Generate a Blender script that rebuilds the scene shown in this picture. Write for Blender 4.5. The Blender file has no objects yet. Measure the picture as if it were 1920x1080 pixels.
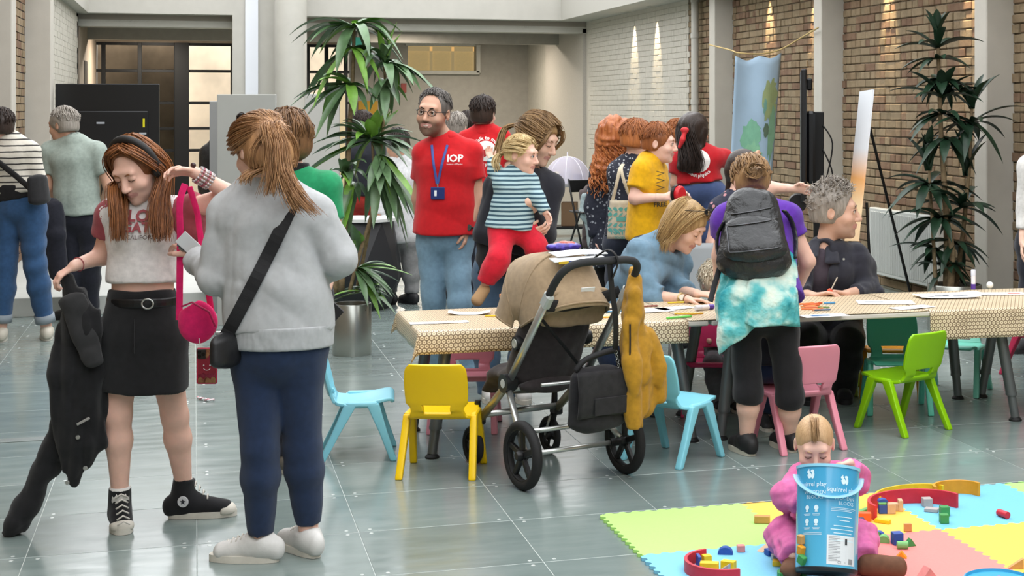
import bpy, math, random
import numpy as np
from mathutils import Vector, Matrix
from mathutils.bvhtree import BVHTree
R_=random.Random(7)
PI=math.pi
SC=bpy.context.scene
COL=SC.collection
# ---------------------------------------------------------------- camera
FPX,CX,HY,CH,YAW=2952.0,1254.0,203.0,1.64,0.293
CA,SA=math.cos(YAW),math.sin(YAW)
cam_d=bpy.data.cameras.new('camera'); cam=bpy.data.objects.new('camera',cam_d); COL.objects.link(cam)
cam_d.sensor_width=36; cam_d.lens=FPX/1920*36
cam_d.shift_x=(960-CX)/1920; cam_d.shift_y=(HY-540)/1920
cam_d.clip_start=.1; cam_d.clip_end=200
cam.location=(0,0,CH); cam.rotation_euler=(PI/2,0,-YAW)
SC.camera=cam
# ---------------------------------------------------------------- sky and exposure
W=bpy.data.worlds.new('overcast_sky'); SC.world=W; W.use_nodes=True
bg=W.node_tree.nodes['Background']; bg.inputs[0].default_value=(.97,.985,1,1); bg.inputs[1].default_value=3.35
SC.view_settings.view_transform='Standard'; SC.view_settings.look='None'
SC.view_settings.exposure=0.0; SC.view_settings.gamma=1; SC.view_settings.use_curve_mapping=False
SC.cycles.max_bounces=8; SC.cycles.diffuse_bounces=4; SC.cycles.glossy_bounces=3; SC.cycles.transparent_max_bounces=12
SC.cycles.caustics_reflective=False; SC.cycles.caustics_refractive=False

def at(px,py,Y):
    X=(px-CX)*Y/FPX
    return Vector((X*CA+Y*SA,-X*SA+Y*CA,CH-(py-HY)*Y/FPX))
def flo(px,py,z=0.0):
    return at(px,py,FPX*(CH-z)/(py-HY))
def on_x(px,py,x):          # point on a plane of constant x (side walls)
    u=(px-CX)/FPX; return at(px,py,x/(u*CA+SA))
def on_y(px,py,y):
    u=(px-CX)/FPX; return at(px,py,y/(CA-u*SA))
def pix(p):
    X=p[0]*CA-p[1]*SA; Y=p[0]*SA+p[1]*CA
    if Y<.05: return (1e6,1e6,Y)
    return (CX+X*FPX/Y, HY+(CH-p[2])*FPX/Y, Y)

# ---------------------------------------------------------------- materials
MATS={}
def srgb(h):
    h=h.lstrip('#'); c=[int(h[i:i+2],16)/255 for i in (0,2,4)]
    return tuple((x/12.92 if x<=.04045 else ((x+.055)/1.055)**2.4) for x in c)
def col4(c):
    if isinstance(c,str): c=srgb(c)
    return (c[0],c[1],c[2],1)
class NT:
    def __init__(s,m): s.t=m.node_tree; s.n=s.t.nodes; s.b=s.n['Principled BSDF']
    def new(s,ty,**kw):
        n=s.n.new(ty)
        for k,v in kw.items(): setattr(n,k,v)
        return n
    def link(s,a,b): s.t.links.new(a,b)
    def coord(s,kind='Object',scale=(1,1,1)):
        tc=s.new('ShaderNodeTexCoord'); mp=s.new('ShaderNodeMapping'); mp.inputs['Scale'].default_value=scale
        s.link(tc.outputs[kind],mp.inputs[0]); return mp.outputs[0]
    def noise(s,vec,scale,detail=3,rough=.55):
        n=s.new('ShaderNodeTexNoise'); n.inputs['Scale'].default_value=scale; n.inputs['Detail'].default_value=detail; n.inputs['Roughness'].default_value=rough
        s.link(vec,n.inputs['Vector']); return n.outputs['Fac']
    def ramp(s,fac,stops,interp='LINEAR'):
        r=s.new('ShaderNodeValToRGB'); r.color_ramp.interpolation=interp
        e=r.color_ramp.elements
        while len(e)<len(stops): e.new(.5)
        for el,(p,c) in zip(e,stops): el.position=p; el.color=col4(c)
        s.link(fac,r.inputs[0]); return r.outputs[0]
    def math(s,op,a,b=None):
        n=s.new('ShaderNodeMath',operation=op)
        for i,x in enumerate((a,b)):
            if x is None: continue
            if isinstance(x,(int,float)): n.inputs[i].default_value=x
            else: s.link(x,n.inputs[i])
        return n.outputs[0]
    def mix(s,fac,a,b,mode='MIX'):
        n=s.new('ShaderNodeMix',data_type='RGBA',blend_type=mode)
        for sock,x in ((n.inputs[0],fac),(n.inputs[6],a),(n.inputs[7],b)):
            if isinstance(x,(int,float)): sock.default_value=x
            elif isinstance(x,(tuple,list,str)): sock.default_value=col4(x)
            else: s.link(x,sock)
        return n.outputs[2]
    def bump(s,h,strength,dist=.01):
        b=s.new('ShaderNodeBump'); b.inputs['Strength'].default_value=strength; b.inputs['Distance'].default_value=dist
        s.link(h,b.inputs['Height']); s.link(b.outputs[0],s.b.inputs['Normal'])
    def sep(s,vec):
        n=s.new('ShaderNodeSeparateXYZ'); s.link(vec,n.inputs[0]); return n.outputs
def M(name,col,rough=.6,metal=0,noise=None,bump=None,spec=.5,trans=0,alpha=1,sss=0,coat=0,emit=0,sheen=0,ior=1.45):
    if name in MATS: return MATS[name]
    m=bpy.data.materials.new(name); m.use_nodes=True; n=NT(m); b=n.b
    c=col4(col); b.inputs['Base Color'].default_value=c
    b.inputs['Roughness'].default_value=rough; b.inputs['Metallic'].default_value=metal
    b.inputs['Specular IOR Level'].default_value=spec; b.inputs['IOR'].default_value=ior
    if trans: b.inputs['Transmission Weight'].default_value=trans
    if alpha<1: b.inputs['Alpha'].default_value=alpha
    if sss:
        b.inputs['Subsurface Weight'].default_value=sss; b.inputs['Subsurface Radius'].default_value=(.02,.008,.004); b.inputs['Subsurface Scale'].default_value=.5
    if coat: b.inputs['Coat Weight'].default_value=coat
    if sheen: b.inputs['Sheen Weight'].default_value=sheen
    if emit:
        b.inputs['Emission Color'].default_value=c; b.inputs['Emission Strength'].default_value=emit
    if noise or bump: v=n.coord()
    if noise:
        f=n.noise(v,noise[0]); a=noise[1]
        lo=tuple(max(0,x*(1-a)) for x in c[:3]); hi=tuple(min(1,x*(1+a)) for x in c[:3])
        n.link(n.ramp(f,[(.3,lo),(.7,hi)]),b.inputs['Base Color'])
    if bump: n.bump(n.noise(v,bump[0],4),bump[1],bump[2] if len(bump)>2 else .004)
    MATS[name]=m; return m
def cloth(name,col,fold=.35,weave=900,rough=.85,var=.12,fs=9):
    if name in MATS: return MATS[name]
    m=bpy.data.materials.new(name); m.use_nodes=True; n=NT(m); b=n.b; c=col4(col)
    b.inputs['Roughness'].default_value=rough; b.inputs['Specular IOR Level'].default_value=.25; b.inputs['Sheen Weight'].default_value=.15
    v=n.coord(); f=n.noise(v,40,4)
    n.link(n.ramp(f,[(.3,tuple(x*(1-var) for x in c[:3])),(.7,tuple(min(1,x*(1+var)) for x in c[:3]))]),b.inputs['Base Color'])
    h=n.math('ADD',n.math('MULTIPLY',n.noise(n.coord('Object',(1.2,1.2,.7)),fs,1.2,.4),1.0),n.math('MULTIPLY',n.noise(v,weave,1),.06))
    n.bump(h,fold,.03)
    MATS[name]=m; return m

# ---------------------------------------------------------------- mesh helpers
def link(o,parent=None):
    COL.objects.link(o)
    if parent: o.parent=parent
    return o
def thing(name,label,cat,loc=(0,0,0),rotz=0,group=None):
    o=bpy.data.objects.new(name,None); COL.objects.link(o); o.empty_display_size=.1
    o.location=loc; o.rotation_euler=(0,0,rotz); o['label']=label; o['category']=cat
    if group: o['group']=group
    return o
def tag(o,label=None,cat=None,group=None,kind=None):
    if label: o['label']=label
    if cat: o['category']=cat
    if group: o['group']=group
    if kind: o['kind']=kind
    return o
def V(*a): return Vector(a)
def frame(d,up=Vector((0,0,1))):
    d=Vector(d).normalized()
    if abs(d.dot(up))>.98: up=Vector((1,0,0))
    s=d.cross(up).normalized(); return s,s.cross(d)
class MB:
    def __init__(s): s.v=[]; s.f=[]; s.m=[]
    def add(s,vs,fs,mi=0):
        k=len(s.v); s.v+= [tuple(x) for x in vs]; s.f+=[tuple(i+k for i in q) for q in fs]; s.m+=[mi]*len(fs); return s
    def box(s,c,d,c_=0,rot=None,mi=0):
        x,y,z=d[0]/2,d[1]/2,d[2]/2; e=min(c_,x*.9,y*.9,z*.9); c=Vector(c)
        if e<=0:
            vs=[(i,j,k) for i in (-x,x) for j in (-y,y) for k in (-z,z)]
            fs=[(0,1,3,2),(4,6,7,5),(0,4,5,1),(2,3,7,6),(0,2,6,4),(1,5,7,3)]
        else:
            vs=[];fs=[];ix={}
            for i in (-1,1):
                for j in (-1,1):
                    for k in (-1,1):
                        for a in range(3):
                            p=[i*(x-e),j*(y-e),k*(z-e)]; p[a]+= (i,j,k)[a]*e
                            ix[(i,j,k,a)]=len(vs); vs.append(tuple(p))
            def q(*l):
                pts=[Vector(vs[t]) for t in l]; n=(pts[1]-pts[0]).cross(pts[2]-pts[0]); ctr=sum(pts,Vector())/len(pts)
                fs.append(tuple(l) if n.dot(ctr)>0 else tuple(reversed(l)))
            for a in range(3):
                o=[t for t in range(3) if t!=a]
                for sg in (-1,1):
                    def key(u,w):
                        t=[0,0,0]; t[a]=sg; t[o[0]]=u; t[o[1]]=w; return ix[(t[0],t[1],t[2],a)]
                    q(key(-1,-1),key(1,-1),key(1,1),key(-1,1))
                for u in (-1,1):
                    for w in (-1,1):
                        def kk(sg,ax):
                            t=[0,0,0]; t[a]=sg; t[o[0]]=u; t[o[1]]=w; return ix[(t[0],t[1],t[2],ax)]
                        q(kk(-1,o[0]),kk(1,o[0]),kk(1,o[1]),kk(-1,o[1]))
            for i in (-1,1):
                for j in (-1,1):
                    for k in (-1,1): q(ix[(i,j,k,0)],ix[(i,j,k,1)],ix[(i,j,k,2)])
        if rot is not None: vs=[rot@Vector(p) for p in vs]
        return s.add([c+Vector(p) for p in vs],fs,mi)
    def tube(s,pts,r,n=8,caps=True,mi=0,flat=1.0,up=Vector((0,0,1)),twist=None):
        pts=[Vector(p) for p in pts]; m=len(pts)
        if not isinstance(r,(list,tuple)): r=[r]*m
        vs=[];prev=None
        for i,p in enumerate(pts):
            d=(pts[min(i+1,m-1)]-pts[max(i-1,0)])
            if d.length<1e-9: d=Vector((0,0,1))
            d.normalize()
            if prev is None: a,b=frame(d,up)
            else:
                a=prev-d*prev.dot(d)
                if a.length<1e-5: a,_=frame(d,up)
                a.normalize(); b=a.cross(d)
            prev=a
            for k in range(n):
                t=2*PI*k/n; vs.append(p+a*(math.cos(t)*r[i])+b*(math.sin(t)*r[i]*flat))
        fs=[]
        for i in range(m-1):
            for k in range(n):
                k2=(k+1)%n; fs.append((i*n+k,(i+1)*n+k,(i+1)*n+k2,i*n+k2))
        if caps: fs.append(tuple(range(n))); fs.append(tuple((m-1)*n+k for k in reversed(range(n))))
        return s.add(vs,fs,mi)
    def lathe(s,prof,n=24,o=(0,0,0),ax=(0,0,1),mi=0,arc=(0,2*PI),close=True):
        o=Vector(o); ax=Vector(ax).normalized(); a,b=frame(ax,Vector((0,1,0)) if abs(ax.y)<.9 else Vector((1,0,0)))
        full=abs(arc[1]-arc[0]-2*PI)<1e-6; N=n if full else n+1
        vs=[];m=len(prof)
        for k in range(N):
            t=arc[0]+(arc[1]-arc[0])*k/n
            for (r,z) in prof: vs.append(o+ax*z+(a*math.cos(t)+b*math.sin(t))*r)
        fs=[]
        for k in range(n):
            k2=(k+1)%N
            for i in range(m-1): fs.append((k*m+i,k2*m+i,k2*m+i+1,k*m+i+1))
        return s.add(vs,fs,mi)
    def prism(s,poly,z0,z1,fr=None,mi=0):
        n=len(poly); f=fr or (lambda x,y,z:(x,y,z))
        vs=[f(x,y,z0) for x,y in poly]+[f(x,y,z1) for x,y in poly]
        fs=[tuple(reversed(range(n))),tuple(range(n,2*n))]+[(i,(i+1)%n,n+(i+1)%n,n+i) for i in range(n)]
        return s.add(vs,fs,mi)
    def grid(s,fn,nu,nv,thick=0,mi=0,mask=None):
        P=[[Vector(fn(i/nu,j/nv)) for j in range(nv+1)] for i in range(nu+1)]
        if not thick:
            vs=[p for row in P for p in row]; w=nv+1
            return s.add(vs,[(i*w+j,(i+1)*w+j,(i+1)*w+j+1,i*w+j+1) for i in range(nu) for j in range(nv) if mask is None or mask(i,j)],mi)
        top=[];bot=[]
        for i in range(nu+1):
            for j in range(nv+1):
                du=P[min(i+1,nu)][j]-P[max(i-1,0)][j]; dv=P[i][min(j+1,nv)]-P[i][max(j-1,0)]
                nn=du.cross(dv); nn=nn.normalized() if nn.length>1e-9 else Vector((0,0,1))
                t=thick(i/nu,j/nv) if callable(thick) else thick
                top.append(P[i][j]+nn*t/2); bot.append(P[i][j]-nn*t/2)
        w=nv+1;N=len(top); fs=[]
        ok=lambda i,j: 0<=i<nu and 0<=j<nv and (mask is None or mask(i,j))
        for i in range(nu):
            for j in range(nv):
                if not ok(i,j): continue
                a,b,c,d=i*w+j,(i+1)*w+j,(i+1)*w+j+1,i*w+j+1
                fs.append((a,b,c,d)); fs.append((d+N,c+N,b+N,a+N))
                if not ok(i-1,j): fs.append((d,d+N,a+N,a))
                if not ok(i+1,j): fs.append((b,b+N,c+N,c))
                if not ok(i,j-1): fs.append((a,a+N,b+N,b))
                if not ok(i,j+1): fs.append((c,c+N,d+N,d))
        return s.add(top+bot,fs,mi)
    def sphere(s,c,r,n=12,m=8,mi=0,rot=None):
        if not isinstance(r,(list,tuple)): r=(r,r,r)
        c=Vector(c); vs=[];fs=[]
        for i in range(m+1):
            t=PI*i/m
            for k in range(n):
                a=2*PI*k/n; p=Vector((r[0]*math.sin(t)*math.cos(a),r[1]*math.sin(t)*math.sin(a),r[2]*math.cos(t)))
                vs.append(c+(rot@p if rot is not None else p))
        for i in range(m):
            for k in range(n): fs.append((i*n+k,(i+1)*n+k,(i+1)*n+(k+1)%n,i*n+(k+1)%n))
        return s.add(vs,fs,mi)
    def mesh(s,name):
        me=bpy.data.meshes.new(name); me.from_pydata(s.v,[],s.f)
        if any(s.m): me.polygons.foreach_set('material_index',s.m)
        return me
    def build(s,name,mat,parent=None,smooth=False,sub=0,loc=None,auto=None):
        me=s.mesh(name)
        for mm in (mat if isinstance(mat,(list,tuple)) else [mat]): me.materials.append(mm)
        if smooth or auto:
            me.polygons.foreach_set('use_smooth',[True]*len(me.polygons))
            if auto: me.set_sharp_from_angle(angle=math.radians(auto))
        me.update()
        o=bpy.data.objects.new(name,me); link(o,parent)
        if loc is not None: o.location=loc
        if sub:
            md=o.modifiers.new('sub','SUBSURF'); md.levels=sub; md.render_levels=sub
        return o
def weld(o,d=1e-4):
    import bmesh
    bm=bmesh.new(); bm.from_mesh(o.data); bmesh.ops.remove_doubles(bm,verts=bm.verts,dist=d); bmesh.ops.recalc_face_normals(bm,faces=bm.faces); bm.to_mesh(o.data); bm.free(); return o
def spline(pts,n=6):
    P=[Vector(p) for p in pts]; out=[]
    for i in range(len(P)-1):
        a=P[max(i-1,0)];b=P[i];c=P[i+1];d=P[min(i+2,len(P)-1)]
        for k in range(n):
            t=k/n; out.append(.5*((2*b)+(c-a)*t+(2*a-5*b+4*c-d)*t*t+(3*b-a-3*c+d)*t**3))
    out.append(P[-1]); return out
def flin(vals,n):   # resample a list of scalars along n+1 points
    m=len(vals)-1; return [vals[min(int(i*m/n),m-1)]*(1-(i*m/n-min(int(i*m/n),m-1)))+vals[min(int(i*m/n),m-1)+1]*(i*m/n-min(int(i*m/n),m-1)) for i in range(n+1)]
def copy_tree(o,parent=None):
    c=o.copy(); COL.objects.link(c); c.parent=parent
    for ch in o.children: copy_tree(ch,c)
    return c
def text_mesh(body,size,extr=0,align='CENTER',space=1.0,bold=0):
    cu=bpy.data.curves.new('txt','FONT'); cu.body=body; cu.size=size; cu.align_x=align; cu.extrude=extr; cu.space_character=space
    cu.resolution_u=2; cu.offset=size*bold
    o=bpy.data.objects.new('txt',cu); COL.objects.link(o)
    dg=bpy.context.evaluated_depsgraph_get(); me=bpy.data.meshes.new_from_object(o.evaluated_get(dg))
    vs=[v.co.copy() for v in me.vertices]; fs=[tuple(p.vertices) for p in me.polygons]
    bpy.data.objects.remove(o); bpy.data.curves.remove(cu); bpy.data.meshes.remove(me)
    return vs,fs
# ================================================================ the setting
def struct(name,mb,mat,parent=None,**k):
    o=mb.build(name,mat,parent,**k)
    if parent is None: o['kind']='structure'
    return o
def bx(x0,x1,y0,y1,z0,z1,c=0): return MB().box(((x0+x1)/2,(y0+y1)/2,(z0+z1)/2),(x1-x0,y1-y0,z1-z0),c)
XL,XR=-1.64,6.1; YP=24.5; YB=29.5; ZS=3.04; ZT=4.6
m_white=M('white_paint','#b8b3a9',.55,noise=(6,.04),bump=(60,.1))
m_white2=M('white_paint_cool','#b6b3ab',.5,noise=(5,.04))
m_plaster=M('beige_plaster','#9c978f',.75,noise=(8,.06),bump=(50,.15))
m_mortar=M('mortar','#766a58',.95,noise=(30,.25),bump=(120,.6,.006))
m_joint=M('floor_joint','#b9c0bc',.5)
m_blackmetal=M('black_metal','#151516',.42,metal=.3)
m_alu=M('aluminium','#b9bab6',.32,metal=.9,noise=(20,.05))
def floor_mat():
    m=bpy.data.materials.new('slate_tile'); m.use_nodes=True; n=NT(m); b=n.b
    tc=n.new('ShaderNodeTexCoord'); oi=n.new('ShaderNodeObjectInfo'); ge=n.new('ShaderNodeNewGeometry')
    mp=n.new('ShaderNodeMapping'); mp.inputs['Scale'].default_value=(.8,3.2,1); n.link(ge.outputs['Position'],mp.inputs[0])
    f=n.noise(mp.outputs[0],2.6,6,.65); g=n.noise(ge.outputs['Position'],1.1,3)
    base=n.ramp(f,[(.25,'#707d7a'),(.52,'#7a8784'),(.78,'#87918d')])
    rnd=n.math('ADD',n.math('MULTIPLY',n.math('FRACT',n.math('ADD',oi.outputs['Random'],ge.outputs['Random Per Island'])),.22),.88)
    hs=n.new('ShaderNodeHueSaturation'); n.link(base,hs.inputs['Color']); n.link(rnd,hs.inputs['Value']); n.link(hs.outputs[0],b.inputs['Base Color'])
    n.link(n.ramp(n.noise(mp.outputs[0],5,5),[(.3,(.13,.13,.13)),(.7,(.27,.27,.27))]),b.inputs['Roughness'])
    b.inputs['Specular IOR Level'].default_value=.62
    n.bump(n.noise(mp.outputs[0],3,2),.012,.01); return m
m_tile=floor_mat()
fl=struct('floor',bx(XL-.3,XR+.3,-3,34,-.12,-.0012),m_joint)
GX,GY,TW=-.589,6.18,.6
def tile_mb(mb,x,y,dz=0):
    return mb.box((x+TW/2,y+TW/2,-.010+dz),(TW-.0022,TW-.0056,.02),.0012)
tl=[]
for i in range(-2,12):
    for j in range(-14,39):
        x,y=GX+TW*i,GY+TW*j
        if x>XR or x+TW<XL-.2: continue
        p=pix((x+.3,y+.3,0)); vis=(-120<p[0]<2040 and 380<p[1]<1180)
        tl.append((0 if vis else 1,p[2],x,y))
tl.sort()
tm=tile_mb(MB(),-TW/2,-TW/2).mesh('floor_tile'); tm.materials.append(m_tile)
rest=MB()
for k,(nv,d,x,y) in enumerate(tl):
    if k<300 and nv==0:
        o=bpy.data.objects.new('tile',tm); link(o,fl); o.location=(x+TW/2,y+TW/2,0)
    else: tile_mb(rest,x,y)
o=rest.build('tile_field',m_tile,fl); o['kind']='stuff'
studs=MB()
for i in range(-2,12):
    for j in range(-4,20):
        x,y=GX+TW*i,GY+TW*j
        if x<XL or x>XR: continue
        for sx in (-1,1):
            for sy in (-1,1):
                if R_.random()<.12: continue
                studs.lathe([(0,.0010),(.007,.0008),(.0085,0)],6,(x+sx*.045,y+sy*.03,.0001))
o=studs.build('floor_stud',M('chrome_stud','#c3c9c6',.3,metal=.4),fl); o['kind']='stuff'

# --- brick wall on the right
def brick_mat(name,stops,bs=.5):
    m=bpy.data.materials.new(name); m.use_nodes=True; n=NT(m); b=n.b
    oi=n.new('ShaderNodeObjectInfo'); ge=n.new('ShaderNodeNewGeometry')
    rnd=n.math('FRACT',n.math('ADD',oi.outputs['Random'],ge.outputs['Random Per Island']))
    big=n.noise(ge.outputs['Position'],.55,2)
    c=n.ramp(n.math('FRACT',n.math('ADD',n.math('MULTIPLY',rnd,.72),n.math('MULTIPLY',big,.3))),stops)
    g=n.noise(ge.outputs['Position'],26,5,.7); c2=n.mix(n.math('MULTIPLY',n.math('SUBTRACT',g,.35),1.2),c,'#4a3a2c','MULTIPLY')
    h=n.noise(ge.outputs['Position'],9,3); c3=n.mix(.25,c,n.ramp(h,[(.3,'#5e4c3a'),(.7,'#c2a888')]))
    n.link(n.mix(.25,c3,c2),b.inputs['Base Color']); b.inputs['Roughness'].default_value=.92; b.inputs['Specular IOR Level'].default_value=.15
    n.bump(n.noise(ge.outputs['Position'],70,5,.7),bs,.012); return m
m_brick=brick_mat('stock_brick',[(0,'#695e50'),(.15,'#84765f'),(.4,'#918169'),(.6,'#87755d'),(.76,'#7a6050'),(.88,'#6d5447'),(.95,'#4a413b')])
wr=struct('wall_right',bx(XR+.016,XR+.3,-3,19.36,0,ZT),m_mortar)
COLS=[17.6,14.3,10.95,7.6]
bricks=[]
nz=int(ZS/.0765)
for c in range(nz):
    z=.004+c*.0765; y=5.0+(c%2)*.056*2; k=c
    while y<19.3:
        hdr=(c%2==1 and R_.random()<.85) or R_.random()<.12
        L=.1025 if hdr else .215
        y1=min(y+L,19.34)
        if not any(t+.02<y and y1<t+.18 for t in COLS) and y1-y>.05: bricks.append((y,y1,z,R_.uniform(-.008,.006),R_.uniform(-1.1,1.1)))
        y=y1+.010
def seen(b):
    y0,y1,z,_,_=b; p=pix((XR,(y0+y1)/2,z+.03))
    blocked=any(t-.35<(y0+y1)/2<t+.0 for t in [])
    tv=1480<p[0]<1545 and p[1]>130; banner=1370<p[0]<1465 and p[1]>110
    ok=1290<p[0]<1925 and -8<p[1]<560 and not tv and not banner and not(1635<p[0]<1755 and p[1]>390)
    ok=ok and not(1525<p[0]<1582 or 1826<p[0]<1902 or 1328<p[0]<1378) and not (p[0]<1380 and p[1]>330)
    return (0 if ok else 1, p[2])
bricks.sort(key=seen)
bm_={}
rest=MB()
def brick_box(mb,c,L,rz,ch=.006):
    return mb.box(c,(.1,L,.0665),ch,rot=Matrix.Rotation(math.radians(rz),3,'X'))
for k,b in enumerate(bricks):
    y0,y1,z,dx,rz=b; L=round(y1-y0,3); c=(XR+.05+dx,(y0+y1)/2,z+.034)
    if k<300 and seen(b)[0]==0:
        if L not in bm_:
            me=brick_box(MB(),(0,0,0),L,0).mesh('brick'); me.materials.append(m_brick); bm_[L]=me
        o=bpy.data.objects.new('brick',bm_[L]); link(o,wr); o.location=c; o.rotation_euler=(math.radians(rz),0,0)
    else: brick_box(rest,c,L,rz,.006 if seen(b)[0]==0 else 0)
o=rest.build('brick_field',m_brick,wr); o['kind']='stuff'
# painted brick further back
m_pbrick=M('painted_brick','#bab5aa',.6,noise=(14,.06),bump=(45,.35,.01))
wp=struct('wall_right_painted',bx(XR+.0,XR+.3,19.36,YB+.3,0,ZT),m_pbrick)
rest=MB()
for c in range(nz):
    z=.004+c*.0765; y=19.3+(c%2)*.11+R_.uniform(-.03,.03)
    while y<YP:
        L=.1025 if R_.random()<.35 else .215
        rest.box((XR+.012+R_.uniform(-.003,.002),y+L/2,z+.034),(.04,L,.073),.004 if y>19 and z>.6 else 0); y+=L+.003
o=rest.build('painted_brick',m_pbrick,wp); o['kind']='stuff'
struct('wall_left',bx(XL-.3,XL,-3,17.2,0,ZT),m_mortar)
wlp=struct('wall_left_painted',bx(XL-.3,XL,17.2,YB+.3,0,ZT),m_pbrick)
rest=MB()
for c in range(nz):
    z=.004+c*.0765; y=17.3+(c%2)*.11
    while y<YP:
        L=.1025 if R_.random()<.35 else .215
        rest.box((XL-.012+R_.uniform(-.002,.003),y+L/2,z+.034),(.04,L,.073),0); y+=L+.008
o=rest.build('painted_brick',m_pbrick,wlp); o['kind']='stuff'
rest=MB(); wl=bpy.data.objects['wall_left']
for c in range(nz):
    z=.004+c*.0765; y=3.0+(c%2)*.11
    while y<16.9:
        L=.1025 if R_.random()<.5 else .215
        rest.box((XL-.03+R_.uniform(-.004,.006),y+L/2,z+.034),(.1,L,.066),0); y+=L+.010
o=rest.build('brick_field',m_brick,wl); o['kind']='stuff'
# columns along the side walls
def column(x0,x1,t,w=.2):
    o=struct('trim_column',bx(x0,x1,t,t+w,0,ZT,.008),m_white); o.data.name='column'; return o
k=0
for t in COLS:
    k+=1; o=column(XR-.23,XR+.02,t); o.name='trim_%d'%k
for t in (17.0,13.45):
    k+=1; o=column(XL-.02,XL+.26,t,.34 if t>15 else .3); o.name='trim_%d'%k
k+=1; o=struct('trim_%d'%k,bx(XL-.0,XL+.015,16.55,17.0,0,ZT),M('dark_strip','#2b2321',.9))  # thin flat strip in a dark colour beside the left column
# drain pipe
pp=MB(); pq=on_x(1303,300,XR-.09)
pp.tube([(pq.x,pq.y,0),(pq.x,pq.y,ZT)],.048,16)
for z in (.9,1.72,2.55,3.0): pp.lathe([(.05,-.03),(.056,-.03),(.056,.03),(.05,.03)],16,(pq.x,pq.y,z))
tag(pp.build('drain_pipe',m_white2,smooth=False,auto=40),'white vertical drainpipe on the wall where painted brick meets bare brick','pipe')
# soffits with downlights
m_soff=M('soffit_white','#b5b2aa',.6)
s1=struct('ceiling_soffit_right',bx(XR-.5,XR+.3,9,YP,ZS,ZS+.5),m_soff)
s2=struct('ceiling_soffit_left',bx(XL-.3,XL+.16,9,YP,ZS,ZS+.5),m_soff)
m_lamp=M('lamp_glow','#fff0d0',.4,emit=14)
def downlight(x,y,z,label,power=28,spot=True,ang=34,tilt=(0,0)):
    t=thing('downlight',label,'light',(x,y,z))
    MB().lathe([(.03,-.002),(.048,-.004),(.05,0),(.05,.02),(.03,.02)],20).build('ring',m_white2,t,smooth=False)
    MB().lathe([(0,.006),(.03,.006)],16).build('bulb',m_lamp,t)
    ld=bpy.data.lights.new('downlight_lamp','SPOT'); ld.energy=power; ld.spot_size=math.radians(ang); ld.spot_blend=.6; ld.color=(1,.80,.52); ld.shadow_soft_size=.02
    lo=bpy.data.objects.new('lamp',ld); link(lo,t); lo.location=(0,0,-.012); lo.rotation_euler=(tilt[0],tilt[1],0)
dl=[(1176,'fifth downlight from the camera over the painted brick wall'),(1218,'fourth downlight from the camera, over the painted brick wall'),(1298,'downlight beside the white drainpipe'),(1425,'downlight above the hanging map banner'),(1510,'downlight above the television on the stand'),(1645,'downlight above the narrow poster board'),(1800,'downlight above the tall plant against the brick wall')]
for px,lb in dl:
    p=on_x(px,100,XR-.12); downlight(p.x,p.y,ZS-.001,lb,150,ang=36,tilt=(0,-.16))
p=on_x(94,100,XL+.09); downlight(p.x,p.y,ZS-.001,'downlight close to the painted wall on the far left',150,ang=36,tilt=(0,.16))
# portal between hall and back rooms
pA=on_y(143,100,YP); pB=on_y(436,100,YP); pC=on_y(512,100,YP)
po=struct('wall_back',bx(XL,XR,YP,YP+.35,ZS,ZT),m_white2)
struct('wall_back_beam',bx(XL,pC.x,YP,YP+.35,3.10,ZT),m_white2) if False else None
struct('wall_back_left_jamb',bx(XL,pA.x+.0,YP-.0,YP+.4,0,ZS),m_white2)
struct('wall_back_pier',bx(pB.x,pC.x+.05,YP,YP+.4,0,ZS),m_white2)
struct('trim_20',bx(on_y(460,0,YP-.06).x,on_y(484,0,YP-.06).x,YP-.06,YP,0,ZT),M('pier_bright','#dcdfe6',.5))
pc=on_y(545,300,YP-.4)
struct('wall_round_column',MB().lathe([(.235,0),(.235,ZT)],40,(pc.x,pc.y,0)),m_white2,smooth=True)
# back rooms
struct('ceiling_back',bx(XL-.3,XR+.3,YP+.35,YB+.05,2.93,3.05),M('ceiling_beige','#8f877e',.8))
struct('trim_21',bx(XL,XR,YP+.35,YP+.75,2.86,2.96),m_white2)
struct('trim_22',bx(XL,XR,26.6,26.85,2.74,2.94),m_plaster)
m_brownp=M('warm_plaster','#9a8b7b',.8,noise=(5,.12),bump=(20,.2))
xs=on_y(655,100,YB).x
# far wall right of the glazed screen, with a high window
w0=on_y(765,0,YB); w1=on_y(893,0,YB); zt=on_y(830,86,YB).z; zb=on_y(830,134,YB).z
mb=MB()
for (x0,x1,z0,z1) in ((xs,w0.x,0,3),(w0.x,w1.x,0,zb),(w0.x,w1.x,zt,3),(w1.x,XR+.1,0,3)):
    mb.box(((x0+x1)/2,YB+.15,(z0+z1)/2),(x1-x0,.3,z1-z0))
wf=struct('wall_far',mb,m_plaster)
wn=struct('window_1',MB().box(((w0.x+w1.x)/2,YB-.02,zb-.02),(w1.x-w0.x+.1,.12,.07),.005).box((w1.x+.03,YB-.02,(zt+zb)/2),(.08,.12,zt-zb+.05),.005).box(((w0.x+w1.x)/2,YB+.02,zt+.02),(w1.x-w0.x+.1,.1,.05),.005),m_white2)
m_glass=M('window_glass','#ffffff',.03,trans=1,ior=1.05)
MB().box(((w0.x+w1.x)/2,YB+.06,(zt+zb)/2),(w1.x-w0.x,.01,zt-zb)).build('pane',m_glass,wn)
yb=M('timber_blind_glow','#b59d6c',.7,noise=(12,.18),emit=.75)  # emission stands in for daylight coming through the blind
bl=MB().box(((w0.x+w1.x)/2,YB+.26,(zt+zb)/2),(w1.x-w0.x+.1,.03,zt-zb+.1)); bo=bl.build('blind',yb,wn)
mb=MB()
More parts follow.
